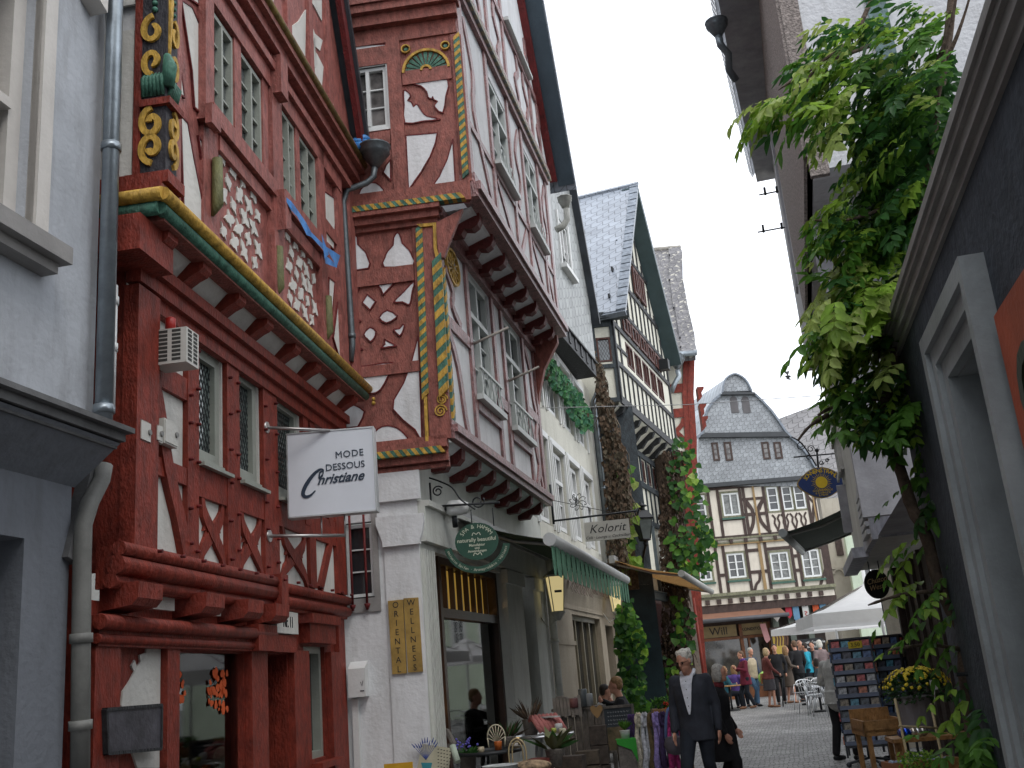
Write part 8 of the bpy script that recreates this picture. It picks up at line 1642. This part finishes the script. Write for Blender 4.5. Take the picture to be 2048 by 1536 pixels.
def flower_trough():
    Y = 13.6; a = aty(1312, 1418, Y); t = thing('wooden_flower_trough', 'wooden trough with small red-flowering plants behind the scarf rail', 'planter', Vector((a.x+.15, a.y, 0))); m = MB(at((a.x, a.y, a.z))); m.box(-.05, .36, -.1, .15, -.12, 0); m.build('trough', PWOOD, t); l = MB(at((a.x, a.y, 0)))
    for x in (-.03, .3): l.box(x, x+.04, 0, .04, 0, a.z-.12)
    l.build('leg', PWOOD, t); lv = Leaves(2); random.seed(3)
    for k in range(200): lv.leaf(Vector((a.x+random.uniform(-.04, .3), a.y+random.uniform(-.08, .1), a.z+random.uniform(-.02, .12))), Vector((random.uniform(-1, 1), random.uniform(-1, 1), 1)), Vector((0, 0, 1)), .05, .03, random.choice((0, 1)))
    lv.build('foliage', t, (LG[2], LG[1])); q = MB(); [q.ball((a.x+random.uniform(.1, .2), a.y-.08, a.z+random.uniform(-.02, .08)), .015, n=6, m=4) for _ in range(10)]; q.build('blossoms', mat('red_flower', (.5, .05, .02), .7), t)
flower_trough()
def blackboard():
    Y = 13.0; f = Fac(0, Y, 92, 1); P = f.q([(1207, 1418), (1262, 1412), (1268, 1500), (1211, 1502)]); t = thing('cafe_blackboard', 'wood-framed chalk blackboard with a painted lower half before the cafe seats', 'blackboard', f.P(P[3][0], 0, 0))
    u0, u1 = P[0][0], P[1][0]; z0, z1 = P[3][1], P[0][1]; m = MB(f); m.box(u0, u1, z0+(z1-z0)*.55, z1, -.02, 0); m.build('chalk_panel', mat('chalkboard', (.045, .055, .065), .8, .4, 5.), t); m = MB(f); m.box(u0, u1, z0, z0+(z1-z0)*.55, -.02, 0); m.build('painted_panel', mat('painted_panel', (.14, .17, .08), .8, .5, 6., col2=(.25, .18, .10)), t)
    m = MB(f)
    for q in ((u0-.03, u0, 0.1, z1+.03), (u1, u1+.03, .1, z1+.03), (u0, u1, z1, z1+.03), (u0, u1, z0-.03, z0)): m.box(*q, -.03, .015)
    m.build('board_frame', GWOOD, t); k = MB(f)
    for i in range(4):
        x = u0+.04
        while x < u1-.06: l = random.uniform(.01, .03); z = z1-.05-i*.045; k.strip([(x, z), (x+l*.3, z+.012), (x+l*.6, z-.004), (x+l, z+.008)], .004, .0, .002); x += l+.012
    k.build('chalk_writing', mat('chalk', (.4, .42, .42), .9, bump=0), t)
    for q, lb in (((1252, 1476), 0),):
        p = aty(1251, 1477, 12.4); w = thing('potted_succulent', 'small green plant in a white pot on the green cloth', 'potted plant', p); m = MB(at(p)); m.lathe([(.045, 0), (.06, .085), (.062, .09), (.05, .09)], (0, 0, 0), 14); m.build('pot', WPAINT, w); lv = Leaves(1)
        for k_ in range(70): a = random.uniform(0, 6.28); lv.leaf(p+Vector((0, 0, .09)), Vector((math.cos(a)*.5, math.sin(a)*.5, random.uniform(.6, 1.6))), Vector((0, 0, 1)), random.uniform(.06, .14), .018, 0)
        lv.build('foliage', w, (LG[1],))
    p = aty(1251, 1477, 12.4); t = thing('green_cloth_stand', 'little stand draped with a bright green cloth under the potted succulent', 'stand', Vector((p.x, p.y, 0))); m = MB(at((p.x, p.y, 0))); m.box(-.1, .1, -.08, .1, 0, p.z-.012); m.build('stand', GWOOD, t); m = MB(at((p.x, p.y, 0))); m.box(-.11, .11, -.09, .11, p.z-.012, p.z); m.prism([(-.11, p.z-.012), (.11, p.z-.012), (.11, p.z-.3), (.06, p.z-.16), (-.02, p.z-.2), (-.11, p.z-.04)], -.1, -.092) if 0 else m.face([(-.11, -.094, p.z), (.11, -.094, p.z), (.11, -.094, p.z-.26), (.05, -.094, p.z-.12), (-.11, -.094, p.z-.05)]); m.build('cloth', mat('bright_green_cloth', (.03, .28, .03), .8, .15), t)
blackboard()
def dresser():
    # grey slatted dresser and crates beside the shop pier
    Y = 13.4; f = Fac(0, Y, 100, 1); u0, z1 = f.uz(1106, 1400); u1, _ = f.uz(1200, 1400); t = thing('slatted_dresser', 'weathered grey slatted dresser loaded with tins beside the white drainpipe', 'dresser', f.P((u0+u1)/2, 0, -.2)); m = MB(f); zm = f.uz(1150, 1420)[1]
    for k in range(7): a = u0+(u1-u0)*k/7; m.box(a, a+(u1-u0)/7-.012, .1, zm+.02, -.02, 0)
    m.build('slats', GWOOD, t); m = MB(f); m.box(u0-.03, u1+.03, zm, zm+.03, -.3, .03); m.box(u0, u1, .45, .48, -.3, .1); m.box(u0, u0+.04, 0, zm, -.3, -.02); m.box(u1-.04, u1, 0, zm, -.3, -.02); m.build('shelf', GWOOD, t)
    t = thing('blanket', 'pale striped blanket folded over the dresser top', 'blanket', f.P(u0+.2, zm+.03, -.1)); m = MB(f)
    for k in range(8): a = u0+k*.045; m.box(a, a+.04, zm-.06-.02*(k % 2), zm+.16+.02*math.sin(k), -.1, .05)
    m.build('cloth', cloth('beige_blanket', (.26, .24, .22)), t)
    for i, (px, py, r, h, col, lb) in enumerate(((1166, 1395, .055, .2, (.12, .14, .15), 'tall dark tin on the slatted dresser'), (1178, 1400, .05, .14, (.3, .32, .33), 'short pale tin on the slatted dresser'), (1150, 1425, .06, .1, (.22, .10, .10), 'reddish bowl on the slatted dresser'))):
        p = aty(px, py, Y-.1); q = thing('tin', lb, 'tin', Vector((p.x, p.y, zm+.03)), 0); m = MB(at((p.x, p.y, zm+.032))); m.lathe([(r, 0), (r, h), (r*.9, h+.01)], (0, 0, 0), 12); m.build('tin', mat('tin_%d' % i, col, .4, .2), q)
    p = aty(1193, 1421, 12.9); q = thing('wooden_heart', 'ochre wooden heart hung on the dresser corner', 'ornament', p); m = MB(at(p) @ Matrix.Rotation(math.pi/2, 4, 'X')); P = [(.0, -.09), (.05, -.03), (.075, .02), (.06, .055), (.03, .06), (0, .03), (-.03, .06), (-.06, .055), (-.075, .02), (-.05, -.03)]; m.prism(smooth(P, 2), -.012, .012); m.build('heart', mat('ochre_heart', (.30, .18, .07), .5), q)
dresser()
def shop_tables():
    random.seed(17)
    for (px, py, Y, r, lb, m_) in ((980, 1500, 10.9, .32, 'dark round iron table with candles before the shop window', IRON), (1085, 1468, 11.9, .34, 'folding metal table with cloths and jars beside the pier', ALU)):
        p = aty(px, py, Y); pt = Vector((p.x, p.y, 0)); t = thing('display_table', lb, 'table', pt); m = MB(at(pt)); m.lathe([(r, p.z-.02), (r, p.z), (r*1.03, p.z+.005), (r*1.03, p.z-.03)], (0, 0, 0), 22); m.build('tabletop', m_, t); l = MB(at(pt))
        for k in range(3): a = k*2.1+.3; l.tube([(.08*math.cos(a), .08*math.sin(a), p.z-.02), (.28*math.cos(a), .28*math.sin(a), 0)], .014, 6)
        l.build('leg', m_, t)
    def tp(px, py, Y): return aty(px, py, Y)
    p = tp(997, 1500, 10.7); t = thing('amber_candle', 'orange-red glass candle on the round iron table', 'candle', p); m = MB(at(p)); m.lathe([(.035, 0), (.04, .08), (.035, .085)], (0, 0, 0), 12); m.build('glass', mat('amber_glass', (.35, .09, .02), .15), t)
    p = tp(994, 1495, 10.95); t = thing('wire_chair_ornament', 'cream wire miniature chair standing behind the amber candle', 'ornament', p); m = MB(at(p)); 
    for k in range(9): a = math.pi*k/8; m.tube([(0, 0, .05), (.09*math.cos(a), 0, .1+.12*math.sin(a))], .004, 4)
    m.tube([(.09*math.cos(math.pi*k/10), 0, .1+.12*math.sin(math.pi*k/10)) for k in range(11)], .007, 5); m.tube([(-.08, 0, 0), (-.09, 0, .1)], .007, 5); m.tube([(.08, 0, 0), (.09, 0, .1)], .007, 5); m.build('wire', mat('cream_wire', (.5, .45, .33), .5), t)
    p = tp(1036, 1520, 10.6); t = thing('wicker_basket', 'pale arched-handle wicker basket beside the round table', 'basket', Vector((p.x, p.y, p.z-.1))); m = MB(at(p)); m.tube(smooth([(-.08, 0, -.1), (-.08, 0, .12), (0, 0, .2), (.08, 0, .12), (.08, 0, -.1)], 4, False), .009, 5); m.tube(smooth([(-.05, .05, -.1), (-.05, .05, .1), (0, .05, .17), (.05, .05, .1), (.05, .05, -.1)], 4, False), .008, 5); m.build('handle', MATS['bamboo'], t); m = MB(at(p)); m.lathe([(.1, -.25), (.15, -.1), (.16, -.1)], (0, 0, 0), 14); m.build('basket', PWOOD, t)
    p = tp(1062, 1528, 10.6); t = thing('red_cushion', 'red and cream patterned cushion in the lower basket', 'cushion', Vector((p.x, p.y, p.z-.1))); m = MB(at(p)); m.ball((0, 0, -.02), .17, 1.2, 1, .35, 14, 8); m.build('cushion', mat('red_pattern', (.32, .05, .03), .9, .8, 18., col2=(.45, .32, .2)), t)
    p = tp(1078, 1448, 11.9); t = thing('pink_towel', 'pink towel draped over the folding table edge', 'towel', p); m = MB(at(p, .2)); 
    for k in range(7): x = -.1+k*.045; m.tube([(x, .1, .0), (x+.02, 0, .08), (x+.05, -.12, .0), (x+.09, -.15, -.08)], .028, 6)
    m.build('cloth', cloth('dusty_pink', (.38, .14, .13)), t); p = tp(1098, 1447, 11.8); t = thing('striped_napkin', 'grey-white striped napkin lying over the pink towel', 'napkin', p); m = MB(at(p, .2)); m.prism([(-.08, .08), (.02, .09), (.12, -.06), (.05, -.1)], .06, .075); m.build('cloth', cloth('pale_napkin', (.45, .44, .43)), t)
    for i, (px, py, Y, r, col, lb) in enumerate(((1118, 1462, 11.7, .045, (.5, .5, .5), 'white china bowl on the folding table'), (1126, 1470, 11.6, .04, (.48, .46, .34), 'cream pot at the folding table edge'), (1108, 1466, 11.5, .03, (.35, .40, .08), 'lime green jar lid on the folding table'), (1030, 1500, 11.2, .04, (.3, .28, .25), 'small silver tealight holder by the window'), (1042, 1490, 11.3, .035, (.12, .08, .06), 'dark little vase between the two tables'), (962, 1508, 11.0, .04, (.42, .36, .25), 'beige tealight on the left of the iron table'))):
        p = tp(px, py, Y); t = thing('small_pot', lb, 'pot', p); m = MB(at(p)); m.lathe([(r*.7, 0), (r, r), (r*.9, r*1.7), (r*.75, r*1.75)], (0, 0, 0), 12); m.build('pot', mat('pot_%d' % i, col, .35, .15), t)
    # chairs with a palm-like leaf in front, calendar board, frame, yellow parcel
    Y = 10.35; f = Fac(0, Y, 94, 1); P = f.q(c('H', (752, 1338), (992, 1375), (960, 1640), (700, 1600))); t = thing('lavender_calendar', 'cream metal calendar board painted with a blue lavender bunch', 'board', f.P(P[3][0], P[3][1], 0)); m = MB(f); m.prism(P, -.01, .005); m.build('board', mat('cream_enamel', (.46, .44, .32), .5, .12, 6.), t); q = MB(f)
    o = Vector(f.uz(*c('H', 785, 1470)))
    for k in range(11): a = math.radians(50+k*8); e = o+Vector((math.cos(a), math.sin(a)))*random.uniform(.12, .17); q.beam(o, e, .004, .005, .007); q.beam(e, e+Vector((math.cos(a), math.sin(a)))*.05, .016, .005, .008, .004)
    q.build('lavender_print', mat('lavender_blue', (.06, .09, .28), .7), t); q = MB(f); q.prism([(o.x-.05, o.y-.02), (o.x+.06, o.y-.03), (o.x+.04, o.y-.09), (o.x-.03, o.y-.1)], .005, .008); q.build('bow_print', mat('turquoise_print', (.04, .25, .30), .7), t)
    q = MB(f)
    for i in range(5):
        for j in range(6): x = f.uz(*c('H', 880+i*24, 1385+i*5+j*28)); q.box(x[0], x[0]+.016, x[1], x[1]+.007, .005, .007)
    q.build('calendar_print', INK, t)
    Y = 10.55; f = Fac(0, Y, 110, 1); P = f.q(c('H', (825, 1262), (945, 1225), (1010, 1345), (850, 1370))); t = thing('wooden_picture_frame', 'empty dark wooden frame leaning against the fluted pier', 'frame', f.P(P[3][0], P[3][1], 0)); m = MB(f)
    for i in range(4): m.beam(P[i], P[(i+1) % 4], .03, -.05, .01)
    m.build('frame', GWOOD, t)
    a, b = aty(905, 1492, 10.3), aty(915, 1524, 10.2); t = thing('rolled_poster', 'pale green paper roll propped beside the calendar', 'roll', b); m = MB(); m.tube([a, b], .032, 10); m.build('roll', mat('pale_green_paper', (.34, .40, .32), .8), t)
    p = aty(797, 1533, 9.8); t = thing('yellow_parcel_sign', 'yellow sign top poking into the bottom edge of the view', 'sign', Vector((p.x, p.y, p.z-.3))); m = MB(at(p)); m.box(-.13, .13, -.01, .01, -.6, .03); m.build('board', mat('yellow_board', (.5, .28, .01), .5), t)
    def plant(name, lb, px, py, Y, n, L, W, mats, up_, pot=None, fl=None):
        p = aty(px, py, Y); t = thing(name, lb, 'potted plant', p); lv = Leaves(len(mats))
        for k in range(n): a = random.uniform(0, 6.28); r = random.uniform(0, .06); lv.leaf(p+Vector((r*math.cos(a), r*math.sin(a), 0)), Vector((math.cos(a), math.sin(a), random.uniform(.2, up_))), Vector((0, 0, 1)), L*random.uniform(.6, 1.1), W, random.randrange(len(mats)))
        lv.build('foliage', t, mats); m = MB(at(p)); m.lathe([(.07, -.16), (.09, 0), (.095, .01)], (0, 0, 0), 12); m.build('pot', pot or GWOOD, t)
        if fl:
            q = MB()
            for k in range(18): a = random.uniform(0, 6.28); r = random.uniform(.02, .13); q.ball((p.x+r*math.cos(a), p.y+r*math.sin(a), p.z+random.uniform(.08, .17)), .012, n=6, m=4)
            q.build('blossoms', fl, t)
    plant('potted_palm', 'dark broad-leaved plant between the round table and the folding table', 1108, 1500, 11.0, 16, .32, .09, (LG[2], mat('khaki_leaf', (.10, .11, .04), .6)), 1.6)
    plant('violet_flowers', 'pot of small violet-blue flowers at the foot of the shop window', 935, 1512, 10.9, 60, .12, .03, (LG[2],), 1.4, fl=mat('violet_petals', (.12, .10, .45), .7))
    plant('grass_pot', 'pot of thin dark grass beside the wicker basket', 1015, 1475, 11.6, 40, .22, .012, (LG[2], DRY), 3)
    plant('twig_bunch', 'bunch of dry twigs standing on the ground by the folding table', 1060, 1440, 12.0, 34, .26, .01, (DRY, DRY2), 3.5)
    for i, (px, py, Y, sx, sy, sz, col, lb) in enumerate(((1000, 1530, 10.4, .3, .2, .16, (.42, .44, .44), 'white enamel tub on the ground below the round iron table'), (1140, 1510, 11.6, .3, .2, .2, (.06, .045, .035), 'dark wicker hamper in front of the slatted dresser'), (1175, 1500, 12.4, .26, .2, .3, (.09, .07, .05), 'brown crate standing below the wooden heart'), (1080, 1515, 11.0, .22, .2, .14, (.20, .05, .04), 'small red crate below the folding table'), (1195, 1450, 12.7, .2, .15, .5, (.07, .055, .045), 'dark wooden cabinet end beside the blackboard'))):
        p = aty(px, py, Y); t = thing('crate' if i else 'enamel_tub', lb, 'crate' if i else 'tub', Vector((p.x, p.y, 0))); m = MB(at((p.x, p.y, 0), random.uniform(-.3, .3)))
        if i == 0: m.lathe([(.14, 0), (.17, p.z), (.18, p.z), (.165, p.z-.01)], (0, 0, 0), 18)
        else:
            for z in range(4): m.box(-sx/2, sx/2, -sy/2, sy/2, p.z*z/4+.01, p.z*(z+1)/4-.006)
        m.build('body', mat('crate_tone_%d' % i, col, .8, .4, 12.), t)
    # bench and tray row in front of the window, lamp light in the window
    l = thing('candle_lantern', 'warm glowing candle lantern inside the shop window', 'lantern', F2.P(.75, 1.0, -.4)); p = F2.P(.62, 1.2, -.12); m = MB(at(p)); m.lathe([(.03, 0), (.035, .1), (.03, .11)], (0, 0, 0), 8); m.build('glow_glass', glow('candle_glow', (1., .5, .12), 3), l)
    lo = thing('hanging_shop_lamp', 'warm lamp glowing behind the amber slats above the shop window', 'lamp', F2.P(2, 2.5, -.6)); p = F2.P(1.9, 2.1, -1.2); m = MB(at(p)); m.ball((0, 0, 0), .09); m.build('bulb', glow('warm_bulb', (1., .62, .22), 5), lo); L_ = bpy.data.lights.new('lamp', 'POINT'); L_.energy = 14; L_.color = (1, .6, .25); L_.shadow_soft_size = .1; q = bpy.data.objects.new('lamp', L_); COL.objects.link(q); q.parent = lo; q.matrix_basis = world(lo).inverted() @ Matrix.Translation(F2.P(1.9, 1.9, -.9))
    # a stocked shelf seen inside the window
    t = thing('window_shelf', 'dim shelf with small figures inside the shop window', 'shelf', F2.P(2, 0, -1.2)); m = MB(F2); m.box(1.0, 3.3, .9, .94, -1.0, -.6); m.box(1.0, 3.3, 1.5, 1.53, -1.2, -.9); m.box(1.05, 1.1, 0, 1.5, -1, -.9); m.box(3.2, 3.25, 0, 1.5, -1, -.9); m.build('shelf', GWOOD, t); q = MB(F2)
    for k in range(26): u = 1.05+random.uniform(0, 2.1); z = random.choice((.94, 1.53, .5)); r = random.uniform(.03, .07); q.lathe([(r*.6, 0), (r, r), (r*.5, r*2.2)], (0, 0, 0), 8) if 0 else q.box(u, u+r, z, z+random.uniform(.06, .22), -.85, -.8)
    q.build('figures', mat('mixed_figures', (.22, .18, .14), .6, .8, 8.), t)
shop_tables()
def seats():
    for i, (px, Y, lb) in enumerate(((1206, 18.25, 'dark chair under the man in the white shirt'), (1224, 18.75, 'dark chair under the dark-haired person'), (1242, 16.45, 'dark chair under the sandy-haired man'))):
        p = foot(px, 1400, Y); t = thing('cafe_chair', lb, 'chair', p, 0, 'dark cafe chairs before the shopfront'); m = MB(at(p)); m.box(-.2, .2, -.2, .2, .36, .4); m.build('seat', GWOOD, t); b = MB(at(p)); b.box(-.2, .2, .18, .21, .4, .82); b.build('backrest', GWOOD, t)
        for sx in (1, -1):
            for sy in (1, -1): l = MB(at(p)); l.box(sx*.18-.02, sx*.18+.02, sy*.18-.02, sy*.18+.02, 0, .36); l.build('leg', GWOOD, t)
seats()
# posters and panels at the far shop, black shop sign
def far_signs():
    f = Fac(*B4.P(0, 0, .2).xy, 88, 1); P = f.q(c('O', (1045, 470), (1165, 455), (1185, 665), (1060, 660))); t = thing('yellow_poster', 'yellow poster with dark figures in an arched dark case by the bakery', 'poster', f.P(P[3][0], P[3][1], 0)); m = MB(f); u0, u1, z0, z1 = P[0][0], P[1][0], P[2][1], P[0][1]; m.box(u0-.06, u1+.06, 0, z1+.3, -.1, 0); m.build('case', BRB, t); m = MB(f); m.box(u0, u1, z0, z1, 0, .02); m.build('poster', mat('yellow_poster_paper', (.42, .30, .05), .6, .1), t); q = MB(f)
    for k in range(5): u = u0+.08+k*.11; q.strip([(u, z0+.35), (u+.05, z0+.6), (u+.02, z0+.85)], .07, .02, .025)
    q.build('figure_print', mat('sepia_print', (.10, .05, .03), .8), t)
    f = Fac(*B4.P(0, 0, .1).xy, 88, 1); P = f.q(c('O', (1280, 510), (1560, 500), (1560, 660), (1280, 660))); t = thing('black_shop_panel', 'black shop panel with two lines of white lettering under the parasols', 'sign', f.P(P[3][0], P[3][1], 0)); m = MB(f); m.box(P[0][0], P[1][0], 0, P[0][1], -.1, 0); m.build('panel', IRON, t)
    for i, (s_, z) in enumerate((('Glockencafé Confiserie', .14), ('und Schokoladen', .3))): text(s_, f.M @ Matrix.Translation(((P[0][0]+P[1][0])/2, P[0][1]-z, .005)), .13, WPAINT, t, 'lettering', .002)
far_signs()
def bird():
    p = aty(1576, 753, 40); t = thing('bird', 'tiny dark bird flying in the white sky above the gables', 'bird', p); m = MB(at(p)); m.ball((0, 0, 0), .08, 1.6, .8, .7, 8, 5); m.face([(0, 0, .02), (.12, .05, .25), (-.12, .05, .22)]); m.face([(0, 0, .02), (.1, -.05, -.18), (-.12, -.05, -.12)]); m.build('body', IRON, t)
bird()
# ================================================================== ground
def cobbles():
    m = bpy.data.materials.new('cobbles'); m.use_nodes = True; nt = m.node_tree; N = nt.nodes; L = nt.links; b = N['Principled BSDF']
    tc = N.new('ShaderNodeTexCoord'); mp = N.new('ShaderNodeMapping'); mp.inputs['Rotation'].default_value = (0, 0, math.radians(14)); L.new(tc.outputs['Object'], mp.inputs[0])
    ns = N.new('ShaderNodeTexNoise'); ns.inputs['Scale'].default_value = 2.2; L.new(mp.outputs[0], ns.inputs[0]); va = N.new('ShaderNodeVectorMath'); va.operation = 'MULTIPLY_ADD'; va.inputs[1].default_value = (.12, .12, 0); L.new(ns.outputs['Color'], va.inputs[0]); L.new(mp.outputs[0], va.inputs[2])
    br = N.new('ShaderNodeTexBrick'); br.inputs['Scale'].default_value = 1; br.inputs['Brick Width'].default_value = .14; br.inputs['Row Height'].default_value = .12; br.inputs['Mortar Size'].default_value = .009; br.inputs['Mortar Smooth'].default_value = .3; br.inputs['Bias'].default_value = 0
    br.inputs['Color1'].default_value = (.19, .188, .185, 1); br.inputs['Color2'].default_value = (.34, .337, .33, 1); br.inputs['Mortar'].default_value = (.04, .038, .035, 1); L.new(va.outputs[0], br.inputs[0])
    n2 = N.new('ShaderNodeTexNoise'); n2.inputs['Scale'].default_value = .7; n2.inputs['Detail'].default_value = 8; L.new(mp.outputs[0], n2.inputs[0]); mx = N.new('ShaderNodeMix'); mx.data_type = 'RGBA'; mx.blend_type = 'OVERLAY'; mx.inputs[0].default_value = .6; L.new(br.outputs[0], mx.inputs[6]); L.new(n2.outputs[0], mx.inputs[7]); L.new(mx.outputs[2], b.inputs['Base Color'])
    b.inputs['Roughness'].default_value = .6; bp = N.new('ShaderNodeBump'); bp.inputs['Strength'].default_value = .8; bp.inputs['Distance'].default_value = .02; bp.invert = True; L.new(br.outputs['Fac'], bp.inputs['Height']); L.new(bp.outputs[0], b.inputs['Normal']); return m
g = MB(); g.face([(-300, -60, 0), (300, -60, 0), (300, 400, 0), (-300, 400, 0)]); o = g.build('street', cobbles()); o['kind'] = 'structure'
